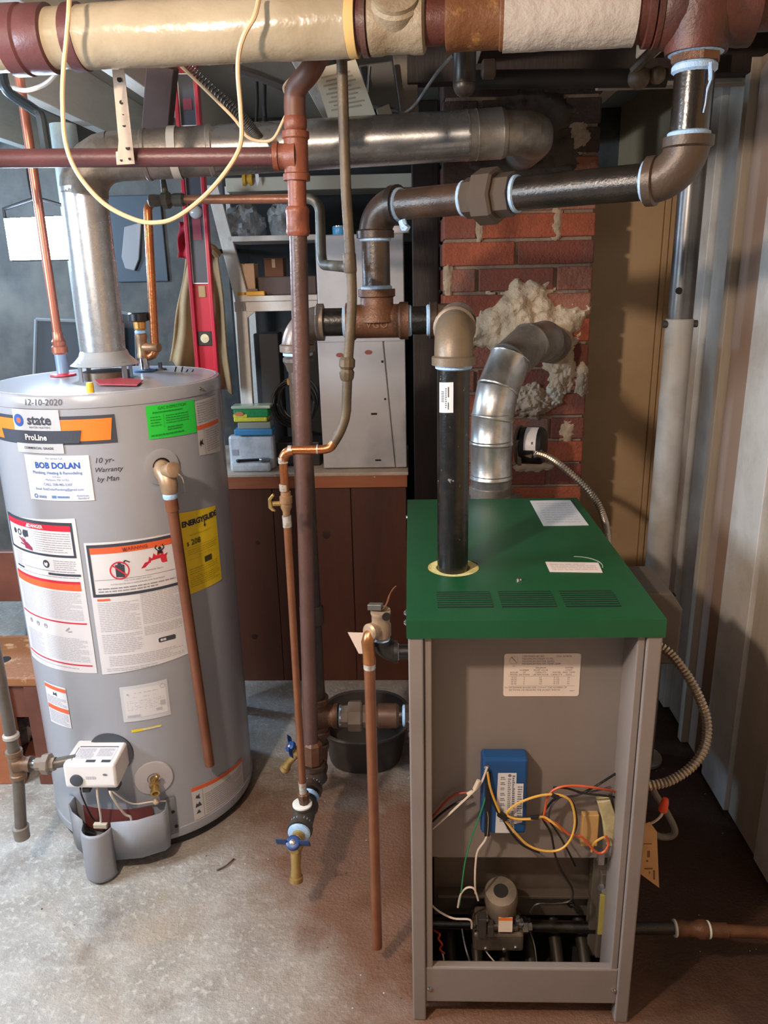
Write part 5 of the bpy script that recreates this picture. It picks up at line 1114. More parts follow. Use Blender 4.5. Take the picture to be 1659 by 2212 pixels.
# gas control on the front
gvb = [at(152, 1612, Y=1.765), at(262, 1606, Y=1.765), at(256, 1646, Y=1.690), at(147, 1652, Y=1.690)]
lo_ = [at(162, 1703, Y=1.695), at(262, 1697, Y=1.695)]
zt_b = (gvb[0].z+gvb[1].z)/2; zt_f = (gvb[2].z+gvb[3].z)/2; zb = (lo_[0].z+lo_[1].z)/2; x0_ = (gvb[0].x+gvb[3].x)/2; x1_ = (gvb[1].x+gvb[2].x)/2
gc = part('gas_control', MB().prism([V(x0_, 1.79, zb+.012), V(x0_, 1.69, zb), V(x0_, 1.682, zb+.01), V(x0_, 1.684, zt_f), V(x0_, 1.765, zt_b), V(x0_, 1.79, zt_b)], (x1_-x0_, 0, 0)), white_plastic, wh, 'white plastic gas control cover', smooth=30, bevel=.010)
part('mount_ring', MB().lathe(V((x0_+x1_)/2+.02, 1.80, (zb+zt_b)/2+.006), (0, -1, 0), [(.060, 0), (.060, .022), (.052, .024)], 28), mat('ring_slate', '#43464e', .45), wh)
tn = (V(0, 1.765, zt_b)-V(0, 1.684, zt_f)).normalized(); nn = V(0, -tn.z, tn.y)
def ct(u, v, off): return V(x0_+(x1_-x0_)*u, 1.684, zt_f)+tn*((V(0, 1.765, zt_b)-V(0, 1.684, zt_f)).length*v)+nn*(off+.0006)
DC = Decal(ct)
mb = MB(); DC.poly(mb, rrect(.12, .90, .10, .90, .08), .0); cl_ = part('cover_label', mb, label_white, gc, smooth=0)
mb = MB(); DC.rect(mb, .14, .90, .87, .91, .0006, 1); DC.rect(mb, .42, .60, .11, .23, .0006, 1); DC.rect(mb, .72, .89, .11, .23, .0006, 1); DC.rect(mb, .12, .13, .2, .85, .0006, 1); part('label_bars', mb, ink_slate, cl_, smooth=0)
mb = MB(); rr2 = random.Random(2)
DC.fine(mb, .16, .50, .28, .80, 8, .0006, rr2, .4, wl=.06); DC.fine(mb, .56, .86, .40, .80, 6, .0006, rr2, .4, wl=.06); part('fine_print', mb, ink_grey, cl_, smooth=0)
DF = Decal(lambda u, v, off: V(x0_+(x1_-x0_)*u, 1.683-off-.0006, zb+(zt_f-zb)*v))
part('knob', MB().lathe(DF.mp(.24, .40, -.002), (0, -1, 0), [(.0165, 0), (.0165, .006), (.012, .008)], 20), mat('knob_slate', '#454852', .45), gc)
mb = MB(); DF.fine(mb, .42, .66, .42, .56, 1, .0004, random.Random(1), .8, wl=.05); part('cover_lettering', mb, mat('ink_lilac', '#c2bcc0', .5), gc, smooth=0)
mb = MB(); DF.disc(mb, .80, .62, .045, .0006, 12); part('sensor_eye', mb, mat('eye_grey', '#77747a', .4), gc, smooth=0)
mb = MB().box(DF.mp(.30, .02, -.004), DF.mp(.44, -.14, -.03)).box(DF.mp(.80, .06, -.004), DF.mp(1.0, -.06, -.03)); part('latch', mb, black_plastic, gc, smooth=0)
# drain cock
part('drain_plate', MB().lathe(T(.345, .243, -.003), V(math.sin(.345), -math.cos(.345), 0), [(.052, 0), (.050, .004), (.018, .007), (.016, .003)], 28), mat('drain_plastic', '#b3aeb3', .4), wh)
dn_ = V(math.sin(.345), -math.cos(.345), 0)
part('drain_cock', MB().lathe(T(.345, .243, .002), dn_+V(0, 0, -.25), [(.011, 0), (.011, .015), (.014, .018), (.014, .026), (.010, .028), (.0095, .04), (.0125, .042), (.0125, .052), (.008, .052), (.007, .044)], 16).lathe(T(.345, .250, .02), dn_*.3+V(.5, 0, .8), [(.006, 0), (.006, .024), (.003, .026)], 8), brass, wh, 'small brass drain cock', smooth=35)

# sheet metal burner cover with spout
path = [(-.545, .0015), (-.475, .0015), (-.44, .030), (-.34, .052), (-.205, .072)]
path2 = [(.015, .074), (.20, .072), (.37, .060), (.405, .050), (.43, .004), (.505, .0015)]
def wall(pth, z0, z1):
    return MB().grid(len(pth), 2, lambda a, b: T(pth[round(a*(len(pth)-1))][0], z0+(z1-z0)*b, pth[round(a*(len(pth)-1))][1]))
cov = part('burner_cover', wall(path, .052, .172), tank_trim, wh, 'bent grey sheet metal cover', smooth=30, solid=.003)
part('cover_wing', wall(path2, .052, .172), tank_trim, cov, smooth=30, solid=.003)
hl = T(-.205, 0, .072); hr = T(.015, 0, .074); hc = (hl+hr)/2; hx_ = (hr-hl)/2; hn = V(-.1, -1, 0).normalized()
hp = [hc-hx_*math.cos(t)+hn*.045*math.sin(t) for t in [PI*i/10 for i in range(11)]]
part('cover_spout', MB().grid(11, 4, lambda a, b: V(hp[round(a*10)].x, hp[round(a*10)].y, [.012, .022, .15, .158][round(b*3)])+hn*([.0, .004, .0, -.004][round(b*3)])), tank_trim, cov, smooth=60, solid=.003)
part('pocket_floor', MB().add([T(-.44, .06, .002), T(-.44, .06, .03), T(-.2, .06, .07), T(.01, .06, .07), T(.37, .06, .055), T(.42, .06, .002), T(0, .06, .002)], [(0, 6, 5, 4, 3, 2, 1)]), mat('pocket_dark', '#54484a', .6), cov, smooth=0)
part('pocket_back', MB().grid(14, 2, lambda a, b: T(-.36+.66*a, .085+.075*b, .006)), mat('pocket_red', '#6d3733', .6), cov, smooth=60)
for f_, z_ in ((-.53, .085), (.49, .075), (.475, .125)): part('slot', MB().lathe(T(f_, z_, .002), V(math.sin(f_), -math.cos(f_), 0), [(.005, 0), (.005, .003)], 10), soot_black, cov)
def tw(name, pts, r, m): return part(name, MB().tube(crom(pts, 6), r, 7), m, wh)
tw('igniter_wire', [V(x0_+.030, 1.70, zb-.005), V(x0_+.036, 1.69, zb-.025), T(-.18, .165, .045), T(-.14, .14, .04)], .0022, ink_black)
tw('igniter_wire', [V(x0_+.070, 1.715, zb), V(x0_+.072, 1.70, zb-.025), T(-.09, .165, .05), T(-.12, .135, .045)], .003, cable_white)
tw('igniter_wire', [V(x1_-.025, 1.70, zb), V(x1_-.022, 1.69, zb-.02), T(.09, .178, .045), T(.13, .155, .035), T(.12, .12, .03)], .0035, cable_white)
tw('igniter_wire', [V(x1_-.028, 1.70, zb), V(x1_-.015, 1.695, zb-.018), T(.15, .195, .03), T(.3, .185, .02), T(.42, .178, .02)], .0022, cable_white)
part('wire_connector', MB().obox(T(-.10, .142, .05), (1, .2, -.2), (0, 1, 0), (0, 0, 1), .035, .012, .014), cream_plastic, wh, smooth=0, bevel=.002)
part('igniter_button', MB().sphere(T(.34, .182, .02), .009), mat('putty', '#c9b29c', .6), wh)

# top fittings
def ztop(px, py): return at(px, py, Z=TZ1)
hn_ = ztop(137, 812)
part('hot_nipple', MB().cyl((hn_.x, hn_.y, TZ1), (hn_.x, hn_.y, TZ1+.062), .016, n=16), mat('nipple_blue', '#8fa6c4', .3, .4), wh)
part('red_gasket', MB().lathe((hn_.x, hn_.y, TZ1+.002), (0, 0, 1), [(.035, 0), (.034, .004), (.017, .006)], 20), label_red, wh)
cn_ = ztop(313, 802)
part('cold_nipple', MB().cyl((cn_.x, cn_.y, TZ1), (cn_.x, cn_.y, TZ1+.04), .015, n=16), chrome, wh)
part('blue_gasket', MB().lathe((cn_.x, cn_.y, TZ1+.001), (0, 0, 1), [(.033, 0), (.032, .004), (.016, .006)], 20), mat('gasket_blue', '#3a6a94', .5), wh)
yc_ = ztop(196, 848)
part('yellow_plug', MB().lathe((yc_.x, yc_.y, TZ1-.002), (0, 0, 1), [(.0085, 0), (.0085, .022), (.007, .026), (.001, .026)], 14), mat('plug_yellow', '#e2b52c', .4), wh)
rt_ = [at(205, 822, Z=TZ1+.004), at(240, 815, Z=TZ1+.004), at(310, 822, Z=TZ1+.004), at(296, 833, Z=TZ1+.004), at(215, 832, Z=TZ1+.004)]
part('red_tag', MB().prism(rt_, (0, 0, .002)), mat('tag_red', '#bb4a55', .5), wh, smooth=0)
an = ztop(347, 799)
part('anode_cap', MB().lathe((an.x, an.y, TZ1), (0, 0, 1), [(.018, 0), (.018, .004), (.006, .006), (.006, .022), (.002, .022)], 8), ink_slate, wh, smooth=0)
mb = MB()
for px in (378, 392, 402, 414):
    q = ztop(px, 803); mb.cyl(q, q+V(.006, -.004, .014 if px < 400 else .006), .0022, n=6)
part('clip_studs', mb, ink_black, wh)

# hot outlet copper (stands on the left nipple)
hot = thing('hot_water_pipe', 'copper pipe standing on the left side of the water heater top', 'pipe', (hn_.x, hn_.y, TZ1+.05))
z2 = TZ1+.06
part('dielectric_union', MB().lathe((hn_.x, hn_.y, z2), (0, 0, 1), [(.017, 0), (.021, .004), (.021, .02), (.017, .024), (.019, .034), (.014, .042), (.0135, .06)], 14), mat('copper_pink', '#b3705c', .35, .6), hot, smooth=30)
part('copper_pipe', MB().cyl((hn_.x, hn_.y, z2+.05), (hn_.x-.004, hn_.y, 2.04), .0118, n=14), mat('copper_pink', ''), hot)
# vacuum breaker stub at the cold side
vb = thing('cold_water_tee', 'bronze tee with black cap on top of the water heater', 'fitting', (cn_.x, cn_.y, TZ1+.035))
z3 = TZ1+.038
part('tee_body', MB().lathe((cn_.x, cn_.y, z3), (0, 0, 1), [(.0165, 0), (.0165, .010), (.0145, .014), (.0145, .05), (.0165, .054), (.0165, .066), (.012, .068)], 18).cyl((cn_.x, cn_.y, z3+.03), (cn_.x+.055, cn_.y-.02, z3+.03), .0125), bronze, vb, smooth=35)
part('sealant', dope((cn_.x, cn_.y, z3+.072), (0, 0, 1), .013, .010, 1.2), dope_m, vb)
part('cap_collar', MB().lathe((cn_.x, cn_.y, z3+.078), (0, 0, 1), [(.013, 0), (.017, .005), (.018, .022), (.012, .024)], 12), mat('collar_orange', '#c98f4a', .4, .5), vb, smooth=25)
part('cap', MB().lathe((cn_.x, cn_.y, z3+.100), (0, 0, 1), [(.016, 0), (.030, .004), (.030, .022), (.026, .026), (.001, .026)], 20), black_plastic, vb, smooth=35)

# ------------------------------------------------------------------ water heater vent
vent = thing('water_heater_vent', 'shiny metal vent rising from the water heater and crossing to the chimney', 'vent pipe', (TXC, TYC, TZ1))
zs = at(215, 787, Y=TYC).z
VR = .0565
part('draft_skirt', MB().lathe((TXC, TYC, zs), (0, 0, 1), [(.084, 0), (.088, .001), (.078, .008), (.064, .022), (.060, .034), (.058, .036)], 48, False), mat('skirt_zinc', '#b9bbbf', .3, .45), vent, 'flared draft hood', smooth=60, solid=.0015)
part('flue_baffle', MB().lathe((TXC, TYC, TZ1), (0, 0, 1), [(.06, 0), (.06, .02), (.05, .022)], 32), dark_sheet, vent)
for k in range(4):
    t = -2.5+k*PI/2+.35
    q = V(TXC+.078*math.cos(t), TYC+.078*math.sin(t), TZ1)
    part('hood_leg', MB().obox(q+V(0, 0, (zs-TZ1)/2+.003), (math.cos(t), math.sin(t), 0), (-math.sin(t), math.cos(t), 0), (0, 0, 1), .003, .014, zs-TZ1+.012), zinc, vent, smooth=0)
VT = at(195, 330, Y=TYC).z
VT = 1.838
sat = mat('satin_vent', '#bcbec3', .27, .75, '#b0b2b7', 40, .45, .6, .03, 120, rough2=.33)
part('vertical_pipe', MB().lathe((TXC, TYC, zs+.03), (0, 0, 1), [(VR, 0), (VR, VT-.08-zs-.03), (VR*1.03, VT-.079-zs-.03), (VR*1.03, VT-.066-zs-.03), (VR, VT-.065-zs-.03)], 40), sat, vent, smooth=40)
V1 = V(TXC, TYC, VT); V2 = V(.30, 2.17, 1.884)
vd_ = (V2-V1).normalized()
part('vent_elbow', MB().tube(arc(V1, V(0, 0, -1), vd_, .085, 5), VR*1.04, 36), galv_old, vent, smooth=20)
brk = [0.085, .30, .42]
part('vent_run', MB().lathe(V1+vd_*.08, vd_, [(VR*1.03, 0), (VR*1.03, .08), (VR*1.07, .083), (VR*1.07, .090), (VR*1.03, .093), (VR*1.03, .24), (VR*1.08, .243), (VR*1.08, .252), (VR*1.04, .255)], 40), galv_old, vent, smooth=35)
L_ = (on_axis(V1, V2, 1003)-V1).length
L2 = (on_axis(V1, V2, 1082)-V1).length
part('vent_run', MB().lathe(V1+vd_*.33, vd_, [(VR*1.04, 0), (VR*1.04, L_-.33), (VR*1.06, L_-.328), (VR*1.06, L_-.322), (VR*1.03, L_-.32)], 40), mat('vent_grey', '#a9a6a4', .26, .9, '#96928f', 20, .45, .6, .03, 60, rough2=.31), vent, 'long horizontal vent run', smooth=35)
part('vent_run', MB().lathe(V1+vd_*(L_+.008), vd_, [(VR*1.05, 0), (VR*1.05, .02), (VR*1.07, .021), (VR*1.05, .026), (VR*1.06, L2-L_-.012), (VR*1.075, L2-L_-.010), (VR*1.02, L2-L_)], 40), galv_old, vent, smooth=35)
ve = V1+vd_*L2
part('vent_elbow', MB().tube([ve, ve+vd_*.035, ve+vd_*.062+V(0, .014, 0), ve+vd_*.088+V(0, .045, -.002), ve+vd_*.098+V(0, .1, -.004), ve+vd_*.098+V(0, .345, -.004)], [VR*.93, VR*.93, VR*.95, VR*.95, VR*.93, VR*.93], 32), galv_old, vent, smooth=22)
part('hanger_strap', MB().ring(on_axis(V1, V2, 378)-vd_*.008, vd_, VR*1.075, VR*1.10, .02), mat('band_pale', '#b5b1aa', .5), vent)

# ------------------------------------------------------------------ gas line at the left with drip leg
gl = thing('gas_drip_leg', 'dark gas pipe with drip leg and cap left of the water heater', 'pipe', tuple(at(48, 1812, Y=1.70)))
GY = 1.70
gt = at(35, 1650, Y=GY); gb = at(50, 1800, Y=GY)
up_ = V(0, 0, 1)
part('pipe', MB().cyl((gt.x, GY, gt.z+.03), (gt.x, GY, 2.068), .0148, n=16), mat('gas_iron', '#6c655e', .42, .3, '#55504a', 10, .4, .7, .1, 120), gl)
part('tee', tee((gt.x, GY, gt.z), (0, 0, 1), (1, 0, 0), .0155, .040), mat('gas_tee', '#7d6450', .45, .2, '#6a513f', 10), gl, smooth=40)
part('joint_ring', MB().lathe((gt.x, GY, gt.z+.075), (0, 0, 1), [(.016, 0), (.0205, .004), (.0205, .012), (.016, .016)], 16), mat('ring_pale', '#a39d96', .5), gl)
part('drip_pipe', MB().cyl((gt.x, GY, gt.z-.03), (gb.x-.004, GY, gb.z+.01), .0150, n=16), mat('gas_iron', ''), gl)
part('cap', MB().lathe((gb.x-.004, GY, gb.z-.016), (0, 0, 1), [(.012, 0), (.020, .003), (.0205, .030), (.0215, .032), (.0215, .038), (.016, .040)], 18), mat('cap_grey', '#857c74', .45, .3), gl, smooth=35)
gx = lambda px: at(px, 1660, Y=GY).x
part('nipple', MB().cyl((gt.x+.035, GY, gt.z), (gx(85), GY, gt.z), .0125, n=14), galv, gl)
part('union', MB().lathe((gx(80), GY, gt.z), (1, 0, 0), [(.017, 0), (.017, .018), (.0265, .019), (.0275, .036), (.024, .038), (.018, .039), (.018, .05)], 8), mat('union_tan', '#8d7f73', .42, .3), gl, smooth=22)
part('nipple', MB().cyl((gx(115), GY, gt.z), (x0_+.02, GY+.02, gt.z), .0135, n=14), mat('gas_iron', ''), gl)

# ------------------------------------------------------------------ post, workbench and what stands on it
col = thing('lally_column', 'grey and white steel support column right of the chimney', 'column', (.748, 2.24, 0))
LXp, LYp = .748, 2.24
zj = at(1468, 690, Y=LYp).z
part('lower_tube', MB().lathe((LXp, LYp, 0), (0, 0, 1), [(.065, 0), (.065, .008), (.0375, .009), (.0375, zj), (.0355, zj+.002)], 28), mat('column_white', '#aca69f', .45, 0, '#938d87', 5, .45, .65), col, smooth=40)
part('upper_tube', MB().cyl((LXp, LYp, zj-.05), (LXp, LYp, 2.07), .034, n=28), mat('column_steel', '#6d6a68', .32, .6, '#5a5756', 10), col)
part('pin', MB().cyl((LXp-.047, LYp-.004, zj-.012), (LXp+.047, LYp-.004, zj-.012), .010, n=12), mat('pin_steel', '#55504c', .45, .5), col)
ph = at(1466, 628, Y=LYp-.033)
part('pin_hole', MB().lathe((ph.x, LYp-.032, ph.z), (.1, -1, 0), [(.009, 0), (.009, .003)], 14), soot_black, col)

post = MB().box((at(893, 800, Y=2.72).x, 2.72, 0), (at(948, 800, Y=2.72).x, 2.80, 2.07))
solo('wooden_post', post, wood_dark, 'dark wooden post between the white cabinet and the chimney', 'post', smooth=0, bevel=.004)

BF = 2.757; BT = .857
bx0, bx1 = -1.15, at(880, 1035, Y=BF).x
bench = thing('workbench', 'low brown stained workbench with pale ledge behind the pipes', 'workbench', ((bx0+bx1)/2, BF+.25, 0))
part('top_board', MB().box((bx0, BF-.014, BT-.012), (bx1+.004, BF+.5, BT)), mat('ledge_pale', '#b9a795', .55, 0, '#a28f7d', 8), bench, smooth=0, bevel=.002)
part('front_rail', MB().box((bx0, BF-.010, BT-.058), (bx1, BF+.02, BT-.012)), wood_orange, bench, smooth=0, bevel=.002)
ed = [bx0, at(600, 1250, Y=BF).x, at(764, 1250, Y=BF).x, bx1-.004]
for a, b in zip(ed[:-1], ed[1:]): part('panel_board', MB().box((a+.001, BF, .0), (b-.001, BF+.018, BT-.058)), wood_brown, bench, smooth=0, bevel=.002)
part('end_panel', MB().box((bx1-.02, BF+.018, 0), (bx1-.004, BF+.5, BT-.012)), wood_dark, bench, smooth=0)
for px, py, r_ in ((705, 1155, .016), (556, 1172, .009), (550, 1375, .012)):
    q = at(px, py, Y=BF); part('knot', MB().lathe((q.x, BF-.0006, q.z), (0, -1, 0), [(r_, 0), (r_*.6, .0006)], 16), mat('knot', '#34190f', .5), bench)
part('nail', MB().lathe(at(809, 1030, Y=BF-.011), (0, -1, 0), [(.002, 0), (.002, .002)], 8), white_plastic, bench)

# backdrop board behind the shelves
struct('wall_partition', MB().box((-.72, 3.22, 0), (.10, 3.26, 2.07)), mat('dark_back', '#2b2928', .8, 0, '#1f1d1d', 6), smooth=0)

# white shelf unit standing on the bench
SY = 2.86
sx = lambda px, py=700: at(px, py, Y=SY).x
sz = lambda py, px=600: at(px, py, Y=SY).z
she = thing('white_shelf_unit', 'white painted shelf unit with a slanted side on the workbench', 'shelf', (sx(600), SY+.15, BT))
part('shelf_board', MB().box((sx(480, 515), SY, sz(520)), (sx(686, 515), SY+.30, sz(508))), white_paint, she, smooth=0, bevel=.002)
part('shelf_board', MB().box((sx(508, 640), SY-.01, sz(650)), (sx(686, 640), SY+.30, sz(638))), white_paint, she, smooth=0, bevel=.002)
part('slanted_side', MB().prism([at(444, 400, Y=SY), at(470, 400, Y=SY), at(536, 642, Y=SY), at(508, 650, Y=SY)], (0, .02, 0)), white_paint, she, 'slanted white side board', smooth=0, bevel=.002)
part('side_board', MB().box((sx(446, 400), SY+.28, BT), (sx(456, 400), SY+.30, sz(380))), white_paint, she, smooth=0)
part('front_rail', MB().box((sx(506, 665), SY, sz(672)), (sx(686, 665), SY+.02, sz(650))), white_paint, she, smooth=0, bevel=.002)
part('leg', MB().prism([at(508, 650, Y=SY), at(532, 650, Y=SY), at(553, 985, Y=SY), at(528, 985, Y=SY)], (0, .03, 0)), white_paint, she, smooth=0, bevel=.002)
part('corner_gusset', MB().prism([at(530, 668, Y=SY+.002), at(556, 668, Y=SY+.002), at(530, 690, Y=SY+.002)], (0, .015, 0)), white_paint, she, smooth=0)
part('leg', MB().box((sx(505, 700), SY+.26, BT), (sx(505, 700)+.03, SY+.29, sz(650))), white_paint, she, smooth=0)
part('top_shelf', MB().box((sx(470, 390), SY+.12, sz(404)), (sx(905, 385), SY+.34, sz(372))), mat('cream_board', '#b9b4a4', .55), she, 'cream board across the top', smooth=0, bevel=.003)

# white metal cabinet
MYc = 2.80
cx_ = lambda px, py=800: at(px, py, Y=MYc).x
cz_ = lambda py, px=780: at(px, py, Y=MYc).z
cab = thing('metal_cabinet', 'scratched white metal cabinet standing on the workbench', 'cabinet', (cx_(785), MYc+.15, BT))
part('body', MB().box((cx_(692), MYc+.012, BT), (cx_(876), MYc+.30, cz_(505))), white_metal, cab, smooth=0, bevel=.004)
part('upper_door', MB().box((cx_(694), MYc, cz_(672)), (cx_(875), MYc+.012, cz_(507))), white_metal, cab, smooth=0, bevel=.003)
part('lower_door', MB().prism([V(cx_(688), MYc, cz_(735)), V(cx_(828), MYc, cz_(735)), V(cx_(850), MYc, BT+.004), V(cx_(690), MYc, BT+.004)], (0, .012, 0)), white_metal, cab, smooth=0, bevel=.003)
part('side_door', MB().prism([V(cx_(831), MYc, cz_(735)), V(cx_(876), MYc, cz_(735)), V(cx_(876), MYc, BT+.004), V(cx_(853), MYc, BT+.004)], (0, .012, 0)), white_metal, cab, smooth=0, bevel=.003)
part('top_rail', MB().box((cx_(689), MYc-.004, cz_(738)), (cx_(876), MYc+.012, cz_(725))), white_metal, cab, smooth=0, bevel=.002)
for px, py, w, h in ((808, 894, .022, .007), (817, 994, .022, .006), (826, 781, .008, .008), (832, 862, .007, .007)):
    q = at(px, py, Y=MYc); part('slot', MB().box((q.x-w/2, MYc-.0012, q.z-h/2), (q.x+w/2, MYc+.004, q.z+h/2)), soot_black, cab, smooth=0)
for px, py in ((796, 761), (734, 767)):
    q = at(px, py, Y=MYc); part('red_patch', MB().prism([V(q.x+.014*math.cos(t), MYc-.0012, q.z+.008*math.sin(t)) for t in [i*PI/5 for i in range(10)]], (0, .002, 0)), mat('old_red', '#8f4a3d', .6), cab, smooth=0)

def item(name, a, b, Y, depth, m, lab, cat, base=None, grp=None, bev=.004):
    """box-like object between two pixels of its front face"""
    P = at(*a, Y=Y); Q = at(*b, Y=Y); z0 = base if base is not None else min(P.z, Q.z)
    return solo(name, MB().box((P.x, Y, z0), (Q.x, Y+depth, max(P.z, Q.z))), m, lab, cat, group=grp, smooth=0, bevel=bev)
s2 = sz(638); s1 = sz(508)
def carton(a, b, Y, depth, m, lab, base):
    P = at(*a, Y=Y); Q = at(*b, Y=Y); z1 = max(P.z, Q.z)
    t = thing('cardboard_box', lab, 'box', ((P.x+Q.x)/2, Y+depth/2, base))
    part('carton', MB().box((P.x, Y, base), (Q.x, Y+depth, z1)), m, t, smooth=0, bevel=.002)
    part('flap', MB().box((P.x-.001, Y-.001, z1), ((P.x+Q.x)/2-.002, Y+depth+.001, z1+.003)), m, t, smooth=0)
    part('flap', MB().box(((P.x+Q.x)/2+.002, Y-.001, z1), (Q.x+.001, Y+depth+.001, z1+.003)), m, t, smooth=0)
    part('packing_tape', MB().box(((P.x+Q.x)/2-.006, Y-.0012, z1-.03), ((P.x+Q.x)/2+.006, Y-.0002, z1)), mat('tape_tan', '#a98a63', .3), t, smooth=0)
carton((506, 572), (552, 628), SY+.03, .08, mat('cardboard_pale', '#c7a487', .7), 'small pale cardboard box on the middle shelf', s2)
carton((570, 560), (614, 620), SY+.12, .08, mat('cardboard_brown', '#7d5644', .7), 'brown cardboard box at the back of the middle shelf', s2)
item('dark_tray', (556, 598), (684, 634), SY+.03, .08, mat('tray_brown', '#4a3a38', .6), 'low dark tray on the middle shelf', 'tray', s2)
yb = thing('yellow_spirit_level', 'small yellow block lying at the left front of the middle shelf', 'level', (sx(540, 625), SY+.01, s2))
P = at(510, 616, Y=SY); Q = at(571, 632, Y=SY); part('bar', MB().box((P.x, SY, s2), (Q.x, SY+.025, s2+.016)), mat('block_yellow', '#e0a52a', .45), yb, smooth=0, bevel=.003); part('grip', MB().box((P.x+.03, SY+.003, s2+.016), (P.x+.075, SY+.02, s2+.024)), mat('grip_grey', '#7b705f', .6), yb, smooth=0, bevel=.002)
# crumpled clear bags on the upper shelf
def crumple(c, rx, ry, rz, seed, n=30, m=16, amp=.22):
    r = random.Random(seed); ph = [r.uniform(0, 6.28) for _ in range(9)]; c = Vector(c); mb = MB(); vs = []; fs = []
    for j in range(m+1):
        p = -PI/2+PI*j/m
        for i in range(n):
            t = 2*PI*i/n
            e = 1+amp*(math.sin(3*t+4*p+ph[0])*.4+math.sin(5*t-6*p+ph[1])*.35+abs(math.sin(7*t+5*p+ph[2]))*.4+.3*math.sin(11*t+9*p+ph[3]))
            z = max(-.0, (math.sin(p)+.35))*rz*e if True else 0
            vs.append(c+V(rx*math.cos(p)*math.cos(t)*e, ry*math.cos(p)*math.sin(t)*e, z))
    for j in range(m):
        for i in range(n): k2 = (i+1) % n; fs.append((j*n+i, j*n+k2, (j+1)*n+k2, (j+1)*n+i))
    fs.append(tuple(range(n))[::-1]); fs.append(tuple(m*n+i for i in range(n)))
    return mb.add(vs, fs)
q = at(560, 505, Y=SY+.10)
solo('plastic_bag', crumple((at(528, 500, Y=SY+.1).x, SY+.11, s1), .068, .075, .075, 3), foil_bag, 'crumpled clear plastic bag at the left of the upper shelf', 'bag', smooth=30)
solo('plastic_bag', crumple((at(618, 500, Y=SY+.1).x, SY+.12, s1), .060, .075, .085, 8), foil_bag, 'crumpled clear plastic bag tucked behind the brown riser', 'bag', smooth=30)
bt_ = at(733, 500, Y=MYc+.05)
bc = thing('blue_can', 'small bright blue can on top of the white cabinet', 'can', (bt_.x, MYc+.06, cz_(505)))
part('can_body', MB().lathe((bt_.x, MYc+.06, cz_(505)), (0, 0, 1), [(.024, 0), (.025, .002), (.025, .026), (.024, .028)], 20), mat('can_blue', '#4d9bd0', .35), bc, smooth=40)
part('can_rim', MB().ring((bt_.x, MYc+.06, cz_(505)+.027), (0, 0, 1), .021, .0245, .003), chrome, bc)
wl2 = at(868, 492, Y=MYc+.03)
solo('rolled_rag', crumple((wl2.x-.01, MYc+.05, cz_(505)), .038, .03, .022, 5, 20, 10, .12), mat('rag_white', '#d8cfca', .8), 'rolled white rag on the right end of the cabinet top', 'rag', smooth=50)
ypx = at(538, 388, Y=SY+.13)
tr_ = thing('tape_measure_reel', 'yellow reel with white tag hanging above the shelf', 'reel', tuple(ypx-V(0, 0, .03)))
part('reel', MB().lathe(ypx+V(-.022, 0, 0), (1, 0, 0), [(.012, 0), (.024, .001), (.024, .012), (.018, .014), (.018, .024), (.024, .026), (.024, .036), (.012, .037)], 22), mat('reel_yellow', '#c79a34', .45), tr_, smooth=35)
part('tag', MB().prism([at(551, 374, Y=SY+.10), at(558, 372, Y=SY+.10), at(560, 388, Y=SY+.10), at(556, 402, Y=SY+.10), at(552, 388, Y=SY+.10)], (0, .001, 0)), white_plastic, tr_, smooth=0)

# sponges, boxes and tools on the bench top
def at_b(px, py): return at(px, py, Z=BT)
sp_t = thing('sponge_pack', 'green and yellow pack of scouring sponges on the workbench', 'sponge pack', tuple(at(548, 925, Y=2.80)))
P = at(505, 912, Y=2.80); Q = at(578, 873, Y=2.80)
part('sponge_layer', MB().box((P.x, 2.80, P.z), (Q.x-.006, 2.87, P.z+.016)), mat('sponge_yellow', '#d7cf45', .8, bump=.4), sp_t, smooth=0, bevel=.004)
part('scour_layer', MB().box((P.x, 2.802, P.z+.016), (Q.x, 2.87, P.z+.046)), mat('scour_green', '#1f8a4e', .8, bump=.4), sp_t, smooth=0, bevel=.005)
part('wrap', MB().box((P.x-.008, 2.804, P.z+.046), (Q.x+.008, 2.872, P.z+.058)), mat('wrap_clear', '#a9b8a0', .2), sp_t, smooth=0, bevel=.005)
part('logo_patch', MB().prism([V(P.x+.022+.017*math.cos(t), 2.7985, P.z+.030+.008*math.sin(t)) for t in [i*PI/8 for i in range(16)]], (0, .002, 0)), mat('logo_coral', '#d07a55', .5), sp_t, smooth=0)
part('logo_patch', MB().box((P.x-.001, 2.8012, P.z+.016), (P.x+.05, 2.8022, P.z+.028)), mat('sponge_yellow', ''), sp_t, smooth=0)
zz = P.z
item('grey_carton', (514, 928), (584, 912), 2.80, .07, mat('carton_grey', '#8f9488', .7), 'flat grey carton under the sponge pack', 'box', at(548, 927, Y=2.80).z)
item('blue_carton', (506, 941), (588, 927), 2.79, .066, mat('carton_blue', '#3f86b8', .5), 'flat bright blue carton below the grey one', 'box', at(548, 941, Y=2.79).z)
wb = thing('white_package', 'white wrapped package at the bottom of the stack on the bench', 'package', tuple(at_b(540, 1000)))
P = at(497, 1005, Y=2.812); Q = at(590, 941, Y=2.812)
part('bundle', MB().box((P.x, 2.812, BT), (Q.x, 2.858, Q.z)), mat('package_white', '#c9ced3', .35, 0, '#aeb4bb', 14, bump=.5, bscale=20), wb, smooth=0, bevel=.010)
part('printed_square', MB().box((P.x+.012, 2.8105, BT+.055), (P.x+.036, 2.8115, BT+.078)), ink_grey, wb, smooth=0)
wr_ = thing('wrench', 'black adjustable wrench lying at the front of the workbench top', 'wrench', tuple(at_b(545, 1015)))
p0 = at(517, 992, Y=2.80); p1 = at(566, 986, Y=2.80)
